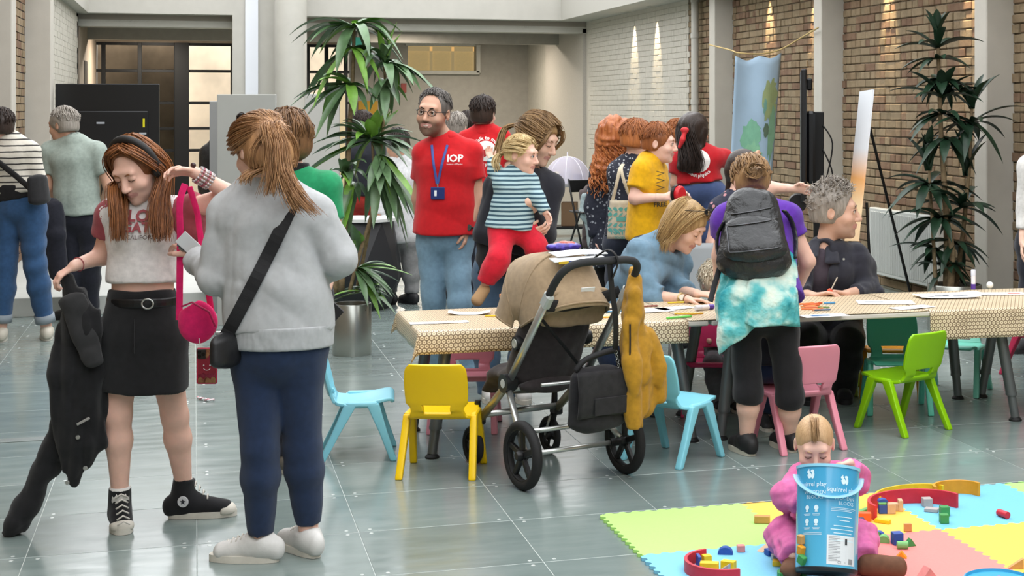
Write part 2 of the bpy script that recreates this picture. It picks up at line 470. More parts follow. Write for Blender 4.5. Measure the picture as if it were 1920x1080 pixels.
for f in (.0,.36,.68,1): mb.box((w0.x+(w1.x-w0.x)*f,YB+.235,(zt+zb)/2),(.06,.03,zt-zb),.004)
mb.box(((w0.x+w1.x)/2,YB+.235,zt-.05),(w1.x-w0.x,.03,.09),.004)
mb.build('blind_rail',M('timber_rail_glow','#cdb583',.6,emit=.5),wn)  # rails also glow, in place of daylight from behind
# partition panels of the back room on the right
a=on_x(1027,100,XR-.02)
struct('wall_panel',bx(XR-.06,XR+.02,YP+.35,a.y,0,2.93),M('panel_grey','#aaa49b',.75,noise=(60,.07),bump=(200,.2)))
# glazed screen on the left
ws=struct('window_2',MB(),m_blackmetal)
def px2x(px): return on_y(px,0,YB-.5).x
YS=YB-.5
sc_top=on_y(300,80,YS).z
mb=MB()
posts=[194,262,330,436,520,577,612,648]
for p in posts: mb.box((px2x(p),YS,sc_top/2),(.07,.09,sc_top),.004)
mb.box((px2x(341),YS-.02,sc_top/2),(.24,.14,sc_top),.004)
for z in (.05,.9,on_y(300,241,YS).z,on_y(300,193,YS).z,on_y(300,133,YS).z,sc_top): mb.box(((XL+px2x(655))/2,YS,z),(px2x(655)-XL,.07,.05 if z<sc_top-.01 else .1),.004)
mb.build('glazing_bar',m_blackmetal,ws)
zz=[.05,.9,on_y(300,241,YS).z,on_y(300,193,YS).z,on_y(300,133,YS).z,sc_top]
for i in range(len(posts)-1):
    for j in range(len(zz)-1):
        x0,x1=px2x(posts[i]),px2x(posts[i+1])
        MB().box(((x0+x1)/2,YS,(zz[j]+zz[j+1])/2),(x1-x0-.06,.008,zz[j+1]-zz[j]-.04)).build('pane',m_glass,ws)
struct('wall_screen_head',bx(XL,xs,YS-.05,YB+.05,sc_top,2.95),m_brownp)
struct('wall_left_back',bx(XL,XL+.02,YP+.4,YS,0,2.95),m_brownp)
struct('wall_courtyard',bx(XL-3,xs+1,YB+2.3,YB+2.6,0,5),M('courtyard_cream','#e6d3b8',.9,noise=(1.4,.2)))
struct('wall_courtyard_near',bx(XL-.4,px2x(333),YB+.5,YB+.6,0,3.0),M('courtyard_board','#9a866c',.85,noise=(2,.3)))
lv=MB()
for i in range(5): lv.box((XL+.03,on_x(155,100,XL).y+.0+.12*i,2.0),(.02,.05,.75),.003)
tag(lv.build('wall_vent',M('vent_grey','#6d655c',.6)),'tall grey slatted vent on the side wall of the left back room','vent')
# front of the hall (behind the camera)
struct('wall_front',bx(XL-.3,XR+.3,-3.3,-3,0,ZT),m_white)
# low step
f0=flo(120,592); 
stp=struct('floor_step',bx(XL,on_y(600,560,f0.y).x-.1,f0.y+.0,f0.y+3.4,0,.15,.004),M('pale_stone','#bdbfba',.45,noise=(3,.07)))
# floor hatch
h0=flo(-10,828); hx=flo(74,826)
tag(MB().box((h0.x+.1,h0.y,.002),(.72,.09,.004),.001).build('floor_hatch',M('hatch_metal','#8b9391',.35,metal=.6)),'flat metal hatch strip let into the floor at the left edge','hatch')
# pendant lamp of the left back room
pl=at(285,22,24.9); t=thing('pendant_lamp','small yellow tube lamp hanging from the ceiling of the left back room','lamp',(pl.x,pl.y,2.93))
MB().tube([(0,0,0),(0,0,-.01)],.03,12).build('ceiling_rose',m_white2,t)
MB().tube([(0,0,0),(0,0,-(2.93-pl.z))],.004,6).build('cord',m_blackmetal,t)
MB().tube([(0,0,-(2.93-pl.z)),(0,0,-(2.93-pl.z)-.12)],.035,12).build('shade',M('lamp_yellow','#ffd060',.4,emit=6),t)
for (px,py,Y,e,nm) in ((285,10,26.0,120,'unseen ceiling lamp added to light the left back room'),(760,31,25.6,90,'ceiling lamp of the right back room behind the fascia'),(900,31,27.6,70,'unseen ceiling lamp added near the partition to light the right back room')):  # left and partition lamps are unseen, added to light the back rooms
    p=at(px,py,Y); t=thing('ceiling_lamp',nm,'light',(p.x,p.y,2.925))
    MB().lathe([(0,-.012),(.11,-.012),(.12,0)],20).build('diffuser',M('diffuser','#fff6e6',.5,emit=3),t)
    ld=bpy.data.lights.new('ceiling_lamp','AREA'); ld.shape='DISK'; ld.size=.24; ld.energy=e; ld.color=(1,.9,.76)
    lo=bpy.data.objects.new('lamp',ld); link(lo,t); lo.location=(0,0,-.03)
# ================================================================ smooth solid modelling (used for bodies, clothes, soft things)
def nv(a): return np.array(a,dtype=np.float32)
class SDF:
    def __init__(s): s.p=[]; s.clips=[]; s.disp=None
    def cap(s,a,b,ra,rb=None,k=.02,op='add',flat=False):
        s.p.append(('cap',nv(a),nv(b),float(ra),float(ra if rb is None else rb),k,op,flat)); return s
    def chain(s,pts,rs,k=.02,flat=False):
        for i in range(len(pts)-1): s.cap(pts[i],pts[i+1],rs[i],rs[i+1],k,flat=(flat and i==len(pts)-2))
        return s
    def ecap(s,a,b,side,w0,d0,w1,d1,k=.03,op='add',flat=False):
        s.p.append(('ecap',nv(a),nv(b),nv(side),w0,d0,w1,d1,k,op,flat)); return s
    def ell(s,c,r,rot=None,k=.02,op='add'):
        s.p.append(('ell',nv(c),nv(r),None if rot is None else np.array(rot,dtype=np.float32),k,op)); return s
    def clip(s,p,n):     # keeps the side the normal points away from
        n=np.array(n,dtype=np.float32); s.clips.append((nv(p),n/np.linalg.norm(n))); return s
    def bounds(s):
        lo=np.full(3,1e9);hi=-lo
        for q in s.p:
            if q[-2 if q[0]!='ell' else -1]=='sub' if q[0]!='ell' else q[5]=='sub': continue
            if q[0]=='cap': m=max(q[3],q[4]); A=[q[1],q[2]]
            elif q[0]=='ecap': m=max(q[4:8]); A=[q[1],q[2]]
            else: m=float(q[2].max()); A=[q[1]]
            for a in A: lo=np.minimum(lo,a-m); hi=np.maximum(hi,a+m)
        return lo-.02,hi+.02
    def field(s,lo,hi,h):
        n=np.maximum(np.ceil((hi-lo)/h).astype(int)+1,3)
        D=np.full(n,.2,dtype=np.float32); ax=[(lo[i]+h*np.arange(n[i])).astype(np.float32) for i in range(3)]
        for q in s.p:
            if q[0]=='cap': _,a,b,ra,rb,k,op,flat=q; m=max(ra,rb); l=np.minimum(a,b)-m; u=np.maximum(a,b)+m
            elif q[0]=='ecap': _,a,b,sd,w0,d0,w1,d1,k,op,flat=q; m=max(w0,d0,w1,d1); l=np.minimum(a,b)-m; u=np.maximum(a,b)+m
            else: _,c,r,rot,k,op=q; m=float(r.max()); l=c-m; u=c+m
            mg=k+2.5*h
            i0=np.clip(np.floor((l-mg-lo)/h).astype(int),0,n); i1=np.clip(np.ceil((u+mg-lo)/h).astype(int)+1,0,n)
            if (i1<=i0).any(): continue
            sl=tuple(slice(i0[i],i1[i]) for i in range(3))
            X=ax[0][sl[0]][:,None,None];Y=ax[1][sl[1]][None,:,None];Z=ax[2][sl[2]][None,None,:]
            if q[0]=='ell':
                x,y,z=X-c[0],Y-c[1],Z-c[2]
                if rot is not None:
                    x,y,z=(rot[0,0]*x+rot[1,0]*y+rot[2,0]*z, rot[0,1]*x+rot[1,1]*y+rot[2,1]*z, rot[0,2]*x+rot[1,2]*y+rot[2,2]*z)
                k0=np.sqrt((x/r[0])**2+(y/r[1])**2+(z/r[2])**2); k1=np.sqrt((x/r[0]**2)**2+(y/r[1]**2)**2+(z/r[2]**2)**2)+1e-6
                d=k0*(k0-1)/k1; d=np.where(k0<1e-4,-float(r.min()),d)
            else:
                ab=b-a; L2=float(ab@ab)+1e-12; L=math.sqrt(L2)
                tu=((X-a[0])*ab[0]+(Y-a[1])*ab[1]+(Z-a[2])*ab[2])/L2; t=np.clip(tu,0,1)
                x=X-a[0]-t*ab[0];y=Y-a[1]-t*ab[1];z=Z-a[2]-t*ab[2]
                if q[0]=='cap': d=np.sqrt(x*x+y*y+z*z)-(ra+(rb-ra)*t)
                else:
                    dn=ab/L; sd2=sd-dn*float(sd@dn); sd2/=np.linalg.norm(sd2)+1e-9; od=np.cross(dn,sd2)
                    xs=x*sd2[0]+y*sd2[1]+z*sd2[2]; yo=x*od[0]+y*od[1]+z*od[2]; zl=x*dn[0]+y*dn[1]+z*dn[2]
                    w=w0+(w1-w0)*t; dd=d0+(d1-d0)*t; mn=np.minimum(w,dd)
                    k0=np.sqrt((xs/w)**2+(yo/dd)**2+(zl/mn)**2); k1=np.sqrt((xs/w**2)**2+(yo/dd**2)**2+(zl/mn**2)**2)+1e-6
                    d=k0*(k0-1)/k1; d=np.where(k0<1e-3,-mn,d)
                if flat: d=np.maximum(d,(tu-1)*L)
            B=D[sl]
            if op=='sub': d=-d; hh=np.clip(.5-.5*(B-d)/k,0,1) if k>0 else None; D[sl]=B+(d-B)*hh+k*hh*(1-hh)
            else: hh=np.clip(.5+.5*(B-d)/k,0,1); D[sl]=B+(d-B)*hh-k*hh*(1-hh)
        for p,nn in s.clips:
            pl=(ax[0][:,None,None]-p[0])*nn[0]+(ax[1][None,:,None]-p[1])*nn[1]+(ax[2][None,None,:]-p[2])*nn[2]
            np.maximum(D,pl,out=D)
        if s.disp is not None:
            I=np.nonzero(np.abs(D)<.05); P=np.stack([ax[i][I[i]] for i in range(3)],1); D[I]+=s.disp(P).astype(np.float32)
        D[0]=np.maximum(D[0],.01);D[-1]=np.maximum(D[-1],.01);D[:,0]=np.maximum(D[:,0],.01);D[:,-1]=np.maximum(D[:,-1],.01);D[:,:,0]=np.maximum(D[:,:,0],.01);D[:,:,-1]=np.maximum(D[:,:,-1],.01)
        return D
    def mesh(s,h,lo=None,hi=None):
        l,u=s.bounds()
        l=l if lo is None else np.maximum(l,lo); u=u if hi is None else np.minimum(u,hi)
        return snet(s.field(l,u,h),l,h)
def folds(amp,scale=9,seed=0,an=(1,1,.6),n=4):
    rg=np.random.RandomState(seed); K=rg.normal(size=(n,3)); K/=np.linalg.norm(K,axis=1)[:,None]; K*=scale*rg.uniform(.6,2.2,size=(n,1)); K*=np.array(an); ph=rg.uniform(0,6.28,n); w=rg.uniform(.5,1,n); w/=w.sum()
    K2=rg.normal(size=(n,3))*scale*.35; p2=rg.uniform(0,6.28,n)
    def f(P):
        v=0
        for i in range(n):
            a=np.sin(P@K[i]+ph[i]+1.6*np.sin(P@K2[i]+p2[i])); v=v+w[i]*(1-2*np.abs(a))
        return amp*1.7*v
    return f
_CO=np.array([(i,j,k) for i in (0,1) for j in (0,1) for k in (0,1)])
_ED=[(a,b) for a in range(8) for b in range(a+1,8) if np.abs(_CO[a]-_CO[b]).sum()==1]
def snet(D,lo,h):
    S=D<0; n=D.shape
    c=np.zeros((n[0]-1,n[1]-1,n[2]-1),np.uint8)
    for o in _CO: c+=S[o[0]:n[0]-1+o[0],o[1]:n[1]-1+o[1],o[2]:n[2]-1+o[2]]
    mk=(c>0)&(c<8); I=np.argwhere(mk)
    if len(I)==0: return np.zeros((0,3)),np.zeros((0,4),int)
    vals=np.stack([D[I[:,0]+o[0],I[:,1]+o[1],I[:,2]+o[2]] for o in _CO],1)
    acc=np.zeros((len(I),3));cnt=np.zeros(len(I))
    for a,b in _ED:
        va,vb=vals[:,a],vals[:,b]; m=(va<0)!=(vb<0); t=np.where(m,va/(va-vb+1e-20),0)
        acc+=np.where(m[:,None],_CO[a]+t[:,None]*(_CO[b]-_CO[a]),0); cnt+=m
    Vt=lo+h*(I+acc/cnt[:,None])
    idm=np.full(c.shape,-1,np.int32); idm[mk]=np.arange(len(I))
    F=[]
    for axn in range(3):
        A=[slice(None)]*3;B=[slice(None)]*3; A[axn]=slice(0,-1);B[axn]=slice(1,None)
        E=np.argwhere(S[tuple(A)]!=S[tuple(B)])
        o1,o2=[t for t in range(3) if t!=axn]
        ok=(E[:,o1]>0)&(E[:,o1]<n[o1]-1)&(E[:,o2]>0)&(E[:,o2]<n[o2]-1); E=E[ok]
        inside=S[E[:,0],E[:,1],E[:,2]]
        def g(d1,d2):
            e=E.copy(); e[:,o1]+=d1; e[:,o2]+=d2; return idm[e[:,0],e[:,1],e[:,2]]
        q=np.stack([g(-1,-1),g(0,-1),g(0,0),g(-1,0)],1)
        fl=inside if axn!=1 else ~inside
        q[~fl]=q[~fl][:,::-1]; F.append(q)
    return Vt,np.concatenate(F)
def npobj(name,parts,mat,parent=None,midx=None,smooth=True):
    vs=[];fs=[];k=0
    for v,f in parts: vs.append(v);fs.append(f+k);k+=len(v)
    v=np.concatenate(vs);f=np.concatenate(fs); f=f[(f>=0).all(1)]
    me=bpy.data.meshes.new(name); me.vertices.add(len(v)); me.vertices.foreach_set('co',v.astype(np.float32).ravel())
    me.loops.add(4*len(f)); me.loops.foreach_set('vertex_index',f.astype(np.int32).ravel()); me.polygons.add(len(f)); me.polygons.foreach_set('loop_start',np.arange(len(f),dtype=np.int32)*4)
    for m in (mat if isinstance(mat,(list,tuple)) else [mat]): me.materials.append(m)
    if midx is not None:
        cen=v[f].mean(1); me.polygons.foreach_set('material_index',midx(cen).astype(np.int32))
    if smooth: me.polygons.foreach_set('use_smooth',np.ones(len(f),bool))
    me.update(); me.validate(); o=bpy.data.objects.new(name,me); link(o,parent); return o
def sobj(name,s,h,mat,parent=None,**k): return npobj(name,[s.mesh(h)],mat,parent,**k)
def project(vs,fs,mat,target,fr,direction,off=.002,name='print',parent=None):
    """lay flat lettering or a mark on a curved surface: fr maps (x,y) to a local start point, direction is the throw"""
    me=target.data; bv=BVHTree.FromPolygons([v.co for v in me.vertices],[tuple(p.vertices) for p in me.polygons])
    d=Vector(direction).normalized(); out=[]; last=.3
    for p in vs:
        q=Vector(fr(p[0],p[1])); hit,nn,ix,dist=bv.ray_cast(q,d)
        if hit is None: hit=q+d*last
        else: last=dist
        out.append(hit-d*off)
    mb=MB(); mb.add(out,fs); return mb.build(name,mat,parent)
def subdiv_poly(poly,step=.012):
    out=[]
    for i in range(len(poly)):
        a=Vector(poly[i]);b=Vector(poly[(i+1)%len(poly)]); n=max(1,int((b-a).length/step))
        for k in range(n): out.append(tuple(a.lerp(b,k/n)))
    return out
def fill(polys,step=.01):
    """triangulated flat shape with inner points, good for laying on a curve"""
    import mathutils.geometry as G
    vs=[];fs=[]
    for poly in polys:
        P=subdiv_poly(poly,step); n=len(P); xs=[p[0] for p in P];ys=[p[1] for p in P]
        inner=[]
        x=min(xs)+step*.6
        while x<max(xs):
            y=min(ys)+step*.6
            while y<max(ys):
                c=False;j=n-1
                for i in range(n):
                    if (P[i][1]>y)!=(P[j][1]>y) and x<(P[j][0]-P[i][0])*(y-P[i][1])/(P[j][1]-P[i][1])+P[i][0]: c=not c
                    j=i
                if c: inner.append((x,y))
                y+=step
            x+=step
        r=G.delaunay_2d_cdt([Vector(p[:2]) for p in P+inner],[],[list(range(n))],1,1e-6)
        k=len(vs); vs+=[(p.x,p.y) for p in r[0]]; fs+=[tuple(i+k for i in f) for f in r[2]]
    return vs,fs
def leaf_mb(mb,a,b,w,lift=.1,fold=.25,segs=8,mi=0,droop=None,side=None):
    a=Vector(a);b=Vector(b); mid=(a+b)/2+Vector((0,0,lift))
    if droop: mid+=Vector(droop)
    P=[]
    for i in range(segs+1):
        t=i/segs; P.append(a*(1-t)**2+mid*2*t*(1-t)+b*t*t)
    vs=[];fs=[]
    for i,p in enumerate(P):
        t=i/segs; d=(P[min(i+1,segs)]-P[max(i-1,0)]).normalized()
        s=d.cross(Vector((0,0,1))) if side is None else Vector(side)-d*Vector(side).dot(d)
        if s.length<.15: s=d.cross(Vector((0,-1,0)))
        s.normalize(); u=s.cross(d)
        ww=w*(.35+.65*math.sin(PI*min(1,.12+t*.62))**1.2)*(1-t**4) if t<.999 else .0006
        ww=max(ww*.5,.0006)
        vs+=[p-s*ww+u*ww*fold*2,p,p+s*ww+u*ww*fold*2]
    for i in range(segs):
        for k in range(2): fs.append((i*3+k,i*3+k+1,(i+1)*3+k+1,(i+1)*3+k))
    return mb.add(vs,fs,mi)
# ================================================================ furniture
def rc(X,Y,z=0): return Vector((X*CA+Y*SA,-X*SA+Y*CA,z))     # camera-aligned ground coordinates -> world
# ---- kids chairs
def plastic(name,c): return M('plastic_'+name,c,.34,noise=(3,.03),bump=(300,.04),spec=.45,sss=0)
CHAIR={}
def chair_proto():
    pr=[(-.172,.512),(-.166,.49),(-.150,.43),(-.134,.37),(-.126,.335),(-.121,.315),(-.116,.295),(-.105,.272),(-.085,.262),(-.04,.258),(.03,.262),(.09,.272),(.14,.283),(.158,.279),(.166,.266)]
    wd=[.115,.136,.141,.140,.137,.118,.118,.126,.140,.146,.150,.152,.150,.142,.130]
    def prof(v):
        x=v*(len(pr)-1); i=min(int(x),len(pr)-2); t=x-i
        return pr[i][0]*(1-t)+pr[i+1][0]*t, pr[i][1]*(1-t)+pr[i+1][1]*t, wd[i]*(1-t)+wd[i+1]*t
    n=len(pr)-1
    def surf(v0,v1):
        def f(u,v):
            y,z,w=prof(v0+(v1-v0)*v); s=2*u-1; x=s*w
            if z>.3: y-=.018*(1-s*s)
            else: z-=.010*(1-s*s)*max(0,1-abs(y-.02)/.14)
            return (x,y,z)
        return f
    nu=16; nb=12
    vb=7.2/n
    # slot: cut two rows out of the middle
    back=MB(); rows=18
    back.grid(surf(0,vb),nu,rows,.018,mask=lambda i,j:not(10<j<15.7 and 3<i<nu-4))
    seat=MB(); seat.grid(surf(vb,1),nu,12,.016)
    def leg(sx,rear):
        y0,y1=(-.028,-.165) if rear else (.070,.168)
        xt,xb=sx*.150,sx*.163; mb=MB(); w=.019; th=.016
        a=Vector((xt,y0,.268)); b=Vector((xb,y1,.0)); 
        vs=[];fs=[]
        sec=[(0,1.25),(.06,1.2),(.5,1),(.95,.85),(1,.7)]
        for t,k in sec:
            c=a.lerp(b,t)
            for (dx,dy) in ((-th,-w*k),(th,-w*k),(th,w*k),(-th,w*k)): vs.append((c.x+dx,c.y+dy*(1.25 if t<.1 else 1),c.z))
        for i in range(len(sec)-1):
            for q in range(4): fs.append((i*4+q,i*4+(q+1)%4,i*4+4+(q+1)%4,i*4+4+q)[::-1])
        fs.append((0,1,2,3)); fs.append((19,18,17,16)); mb.add(vs,fs)
        if rear: mb.box((xt,.021,.262),(th*2,.15,.030),.008); 
        return mb
    return back,seat,leg
_b,_s,_l=chair_proto()
def finish(mb,name):
    o=mb.build(name,[],None); weld(o,1e-5); me=o.data; me.polygons.foreach_set('use_smooth',[True]*len(me.polygons)); me.set_sharp_from_angle(angle=math.radians(42)); 
    md=o.modifiers.new('b','BEVEL'); md.width=.006; md.segments=3; md.limit_method='ANGLE'; md.angle_limit=math.radians(40)
    dg=bpy.context.evaluated_depsgraph_get(); m2=bpy.data.meshes.new_from_object(o.evaluated_get(dg)); bpy.data.objects.remove(o); m2.name=name; m2.set_sharp_from_angle(angle=math.radians(50)); return m2
CM={'backrest':finish(_b,'chair_backrest'),'seat':finish(_s,'chair_seat')}
for sx in (-1,1):
    for rr in (True,False): CM[(sx,rr)]=finish(_l(sx,rr),'chair_leg')
def chair(colname,c,X,Y,th,label,sc=1.0):
    mat=plastic(colname,c); p=rc(X,Y)
    t=thing('kids_chair',label,'chair',(p.x,p.y,0),-YAW-math.radians(th),'small plastic chairs round the craft tables'); t.scale=(sc,sc,sc)
    for k,me in CM.items():
        o=bpy.data.objects.new(k if isinstance(k,str) else 'leg',me); link(o,t)
        if len(me.materials)==0: me.materials.append(None)
        o.material_slots[0].link='OBJECT'; o.material_slots[0].material=mat
    return t
def xY(px,py): Y=FPX*CH/(py-HY); return ((px-CX)*Y/FPX,Y)
chair('sky','#86cbdc',*xY(671,852),80,'light blue kids chair seen side-on beside the woman in the grey sweatshirt')
chair('yellow','#f2c708',*xY(829,884),2,'yellow kids chair seen from behind at the left end of the table')
chair('pink','#d98a9a',*xY(872,802),178,'pink kids chair under the table behind the yellow chair')
chair('blue','#86cfe0',.015,7.375,37,'light blue kids chair between the pushchair and the table leg')
chair('rose','#e08d9f',.625,7.64,-24,'pink kids chair beside the legs of the woman with the backpack')
chair('lime','#8cc60a',1.2,8.06,-39,'bright lime green kids chair in the middle of the right table side')
chair('teal','#5cc0a8',1.235,8.56,180,'teal kids chair behind the lime green chair')
chair('amber','#c98a10',1.27,9.0,188,'amber kids chair standing behind the teal chair')
chair('mint','#7fd0bd',1.66,9.12,205,'pale mint kids chair furthest right behind the draped cloth')
chair('magenta','#d23a6c',*xY(1340,772),182,'deep pink kids chair under the table behind the grey table leg')
chair('olive','#93a81a',.93,9.15,190,'olive green kids chair that the grey-haired man sits on',1.0)
chair('crimson','#b52a4e',*xY(1950,705),150,'crimson kids chair just inside the right edge of the picture')
# ---- tables with cloths
m_top=M('table_top_white','#d6d0c6',.4)
m_leg=M('table_leg_grey','#6b6f70',.38,metal=.55)
def hexcloth():
    m=bpy.data.materials.new('hex_ring_cloth'); m.use_nodes=True; n=NT(m); b=n.b
    uv=n.new('ShaderNodeUVMap'); sp=n.sep(uv.outputs[0])
    s=.0225; u=n.math('DIVIDE',sp[0],s); v=n.math('DIVIDE',sp[1],s); q=math.sqrt(3)
    def cell(uo,vo):
        a=n.math('SUBTRACT',n.math('FLOORED_MODULO',n.math('ADD',u,uo),1.0),.5); c=n.math('SUBTRACT',n.math('FLOORED_MODULO',n.math('ADD',v,vo),q),q/2)
        return n.math('SQRT',n.math('ADD',n.math('MULTIPLY',a,a),n.math('MULTIPLY',c,c)))
    d=n.math('MINIMUM',cell(0,0),cell(.5,q/2))
    c=n.ramp(d,[(0,'#7c6a52'),(.10,'#cbb28a'),(.19,'#f1e3c6'),(.34,'#c9b08a'),(.42,'#84715a')],'CONSTANT')
    n.link(c,b.inputs['Base Color']); b.inputs['Roughness'].default_value=.38; b.inputs['Specular IOR Level'].default_value=.4
    n.bump(n.noise(n.coord(),9,3),.12,.02); return m
m_hex=hexcloth()
TZ=.60; T0,T1=7.33,8.10
def table(r0,r1,label,dt=0):
    t=thing('craft_table',label,'table',((r0+r1)/2,(T0+T1)/2+dt,0),0,'craft tables pushed into one row')
    L=r1-r0; w=T1-T0
    MB().box((0,0,TZ-.014),(L-.006,w,.026),.006).build('table_top',m_top,t)
    for sx in (-1,1):
        for sy in (-1,1):
            a=Vector((sx*(L/2-.15),sy*(w/2-.11),TZ-.03)); b=Vector((sx*(L/2-.07),sy*(w/2-.06),.02)); c=a.lerp(b,.78)
            lg=MB().tube([a,c],.029,16).tube([c,b],.023,16).lathe([(.030,-.008),(.031,0),(.030,.008)],16,c).build('leg',m_leg,t,auto=40)
            MB().lathe([(0,.022),(.02,.022),(.034,.008),(.034,0),(0,0)],16,(b.x,b.y,0)).build('foot_cap',M('black_rubber','#121212',.6),lg,auto=40)
    return t
table(1.0,2.42,'leftmost craft table, under the ring-patterned cloth by the yellow chair')
table(2.43,4.20,'middle craft table with a bare white front edge')
table(4.21,5.75,'rightmost craft table with the long hanging cloth')
def clothobj(name,label,r0,r1,ovl,ovr,ovf,ovb,seed,wav=.006):
    L=r1-r0; w=T1-T0; nu,nvv=int((L+ovl+ovr)/.02),int((w+ovf+ovb)/.02); rg=random.Random(seed)
    def f(u,v):
        x=-ovl+(L+ovl+ovr)*u; y=-ovf+(w+ovf+ovb)*v
        ox=-x if x<0 else (x-L if x>L else 0); oy=-y if y<0 else (y-w if y>w else 0)
        drop=max(ox,oy)+.35*min(ox,oy)
        fl=.16+.10*math.sin(x*9+seed)+.06*math.sin(x*23+y*17)
        xx=min(max(x,0),L); yy=min(max(y,0),w)
        k=drop*fl*.35
        if ox: xx+= (-1 if x<0 else 1)*(.006+k*(1 if ox>=oy else .9)+.25*min(ox,oy))
        if oy: yy+= (-1 if y<0 else 1)*(.006+k+.25*min(ox,oy))
        z=TZ+.003-drop*.96+ (0 if drop>0 else .0015*math.sin(x*11+seed)*math.sin(y*13))
        if drop>0: z=TZ+.003-max(0,drop-.006)*.97
        return (xx,yy,z)
    mb=MB(); mb.grid(f,nu,nvv,.0022); o=mb.build(name,m_hex,None,smooth=True); o.location=(r0,T0,0)
    me=o.data; ul=me.uv_layers.new(name='UVMap'); w1=nvv+1; N=(nu+1)*(nvv+1)
    uvs=np.zeros((len(me.loops),2),np.float32); vi=np.zeros(len(me.loops),np.int32); me.loops.foreach_get('vertex_index',vi)
    k=vi%N; uvs[:,0]=(k//w1)/nu*(L+ovl+ovr); uvs[:,1]=(k%w1)/nvv*(w+ovf+ovb); ul.data.foreach_set('uv',uvs.ravel())
    return tag(o,label,'tablecloth','ring-patterned tablecloths')
clothobj('tablecloth','beige ring-patterned cloth draped over the left table end',1.0,2.31,.10,0,.115,.08,1)
clothobj('tablecloth','beige ring-patterned cloth lying flat on the middle table without hanging over',2.315,3.60,0,0,0,.05,2)
clothobj('tablecloth','beige ring-patterned cloth hanging lowest over the right table front',3.605,5.75,0,.1,.16,.1,3)
# ---- things on the tables
m_paper=M('paper_white','#eef0f2',.7)
def on_t(px,py,z=TZ+.006): return flo(px,py,z)
def paper(px,py,w,d,rot,label,prn=None,curl=.0,dz=0):
    p=on_t(px,py); o=MB().grid(lambda u,v:((u-.5)*w,(v-.5)*d,.0005+curl*(abs(u-.5)*2)**3+ .004*curl*math.sin(u*9)),10,4,.0008).build('paper_sheet',m_paper,None,smooth=False)
    o.location=(p.x,p.y,TZ+.007+dz); o.rotation_euler=(0,0,math.radians(rot)); tag(o,label,'paper','loose paper sheets on the craft tables')
    if prn:
        mb=MB()
        for (x,y,ww,hh) in prn[1]: mb.box((x,y,.0022+curl*.3),(ww,hh,.0006))
        mb.build('printing',prn[0],o)
    return o
m_ink=M('print_grey','#7b8088',.7); m_inkb=M('print_blue','#3f78b0',.6)
tl_=[(-.06,.03-.02*i,.10,.004) for i in range(4)]
paper(823,605,.28,.07,0,'small blank white sheet near the left corner of the left table')
paper(880,588,.21,.10,-12,'white sheet with a lifted edge beside the terracotta cup',curl=.012)
paper(1205,583,.30,.15,8,'white sheet in front of the denim-shirted woman',(m_ink,tl_))
paper(1265,578,.2,.10,20,'half-hidden sheet by the purple-capped glue stick')
paper(1545,592,.24,.10,4,'sheet with a blue drawing at the front of the middle table',(m_inkb,[(-.02,0,.10,.035)]))
paper(1660,567,.30,.16,-18,'sheet with faint print in front of the grey-haired man',(m_ink,tl_))
paper(1710,577,.24,.10,16,'sheet half under the printed one near the table seam',(m_ink,[(.07,.0,.03,.012)]),dz=.001)
paper(1775,557,.34,.17,-6,'top sheet of the grey stack on the right table',(m_ink,[(-.1+.05*i,.02*(i%3)-.02,.04,.03) for i in range(5)]),curl=.006,dz=.004)
paper(1790,553,.36,.17,6,'under sheet of the grey stack on the right table',curl=.004)
paper(1880,551,.26,.12,-10,'sheet at the right end of the right table',(M('print_red','#d47a70',.7),[(.06,-.01,.07,.03)]))
def stick(px,py,rot,c,label,L=.13,r=.0045,name='felt_pen',cat='pen',cap=None,grp='felt pens and crayons on the craft tables'):
    p=on_t(px,py); o=thing(name,label,cat,(p.x,p.y,TZ+.0065+r),math.radians(rot),grp)
    MB().tube([(-L/2,0,0),(L*.22,0,0)],r,8).build('barrel',M('pen_'+c,c,.4),o,auto=40)
    MB().tube([(L*.22,0,0),(L/2,0,0),(L/2+.004,0,0)],[r*1.12,r*1.05,r*.5],8).build('cap',M('pen_'+(cap or c),cap or c,.4),o,auto=40)
stick(930,594,-18,'#e8c21a','yellow pencil beside the terracotta cup',.11,.004)
stick(1131,597,0,'#e8a91a','yellow pen just right of the pushchair frame')
stick(1120,586,-15,'#2c2c2e','dark pen nearest the pushchair on the table',.12)
stick(1133,581,-12,'#333336','second dark pen near the pushchair on the table',.12)
stick(1150,586,5,'#3a7fa8','blue pen beside the dark pens',.10)
stick(1212,576,8,'#8a4a3c','brown pen under the denim sleeve',.12)
stick(1273,597,14,'#6ed45c','green felt pen at the table front edge',.14,.0055)
stick(1285,590,-16,'#e6b52c','orange-yellow felt pen touching the green one',.11)
stick(1306,590,8,'#d9a62c','amber felt pen right of the green one',.07)
stick(1267,569,4,'#e6c93a','yellow felt pen by the wristwatch',.09)
cr=['#e07a3a','#d9662f','#c9552a','#5f7a3a','#e08a4a','#cf6a3a','#d98a5a','#48607a','#e0763a']
for i,c in enumerate(cr):
    stick(1512+9*(i%4)+3*(i//4),571+5*(i//3)+(i%2)*2,[10,-14,22,-30,6,-8,30,2,-20][i],c,['orange crayon nearest the man\'s hands','rust crayon lying left in the crayon heap','dark orange crayon crossing the heap','olive crayon in the crayon heap','pale orange crayon at the heap\'s front','burnt orange crayon in the heap\'s middle','peach crayon angled out of the heap','slate blue crayon right of the crayon heap','orange crayon at the right of the heap'][i],.085,.0045,'crayon','crayon')
stick(1555,570,0,'#4d8fc0','blue crayon by the man\'s hands',.06,.005,'crayon','crayon')
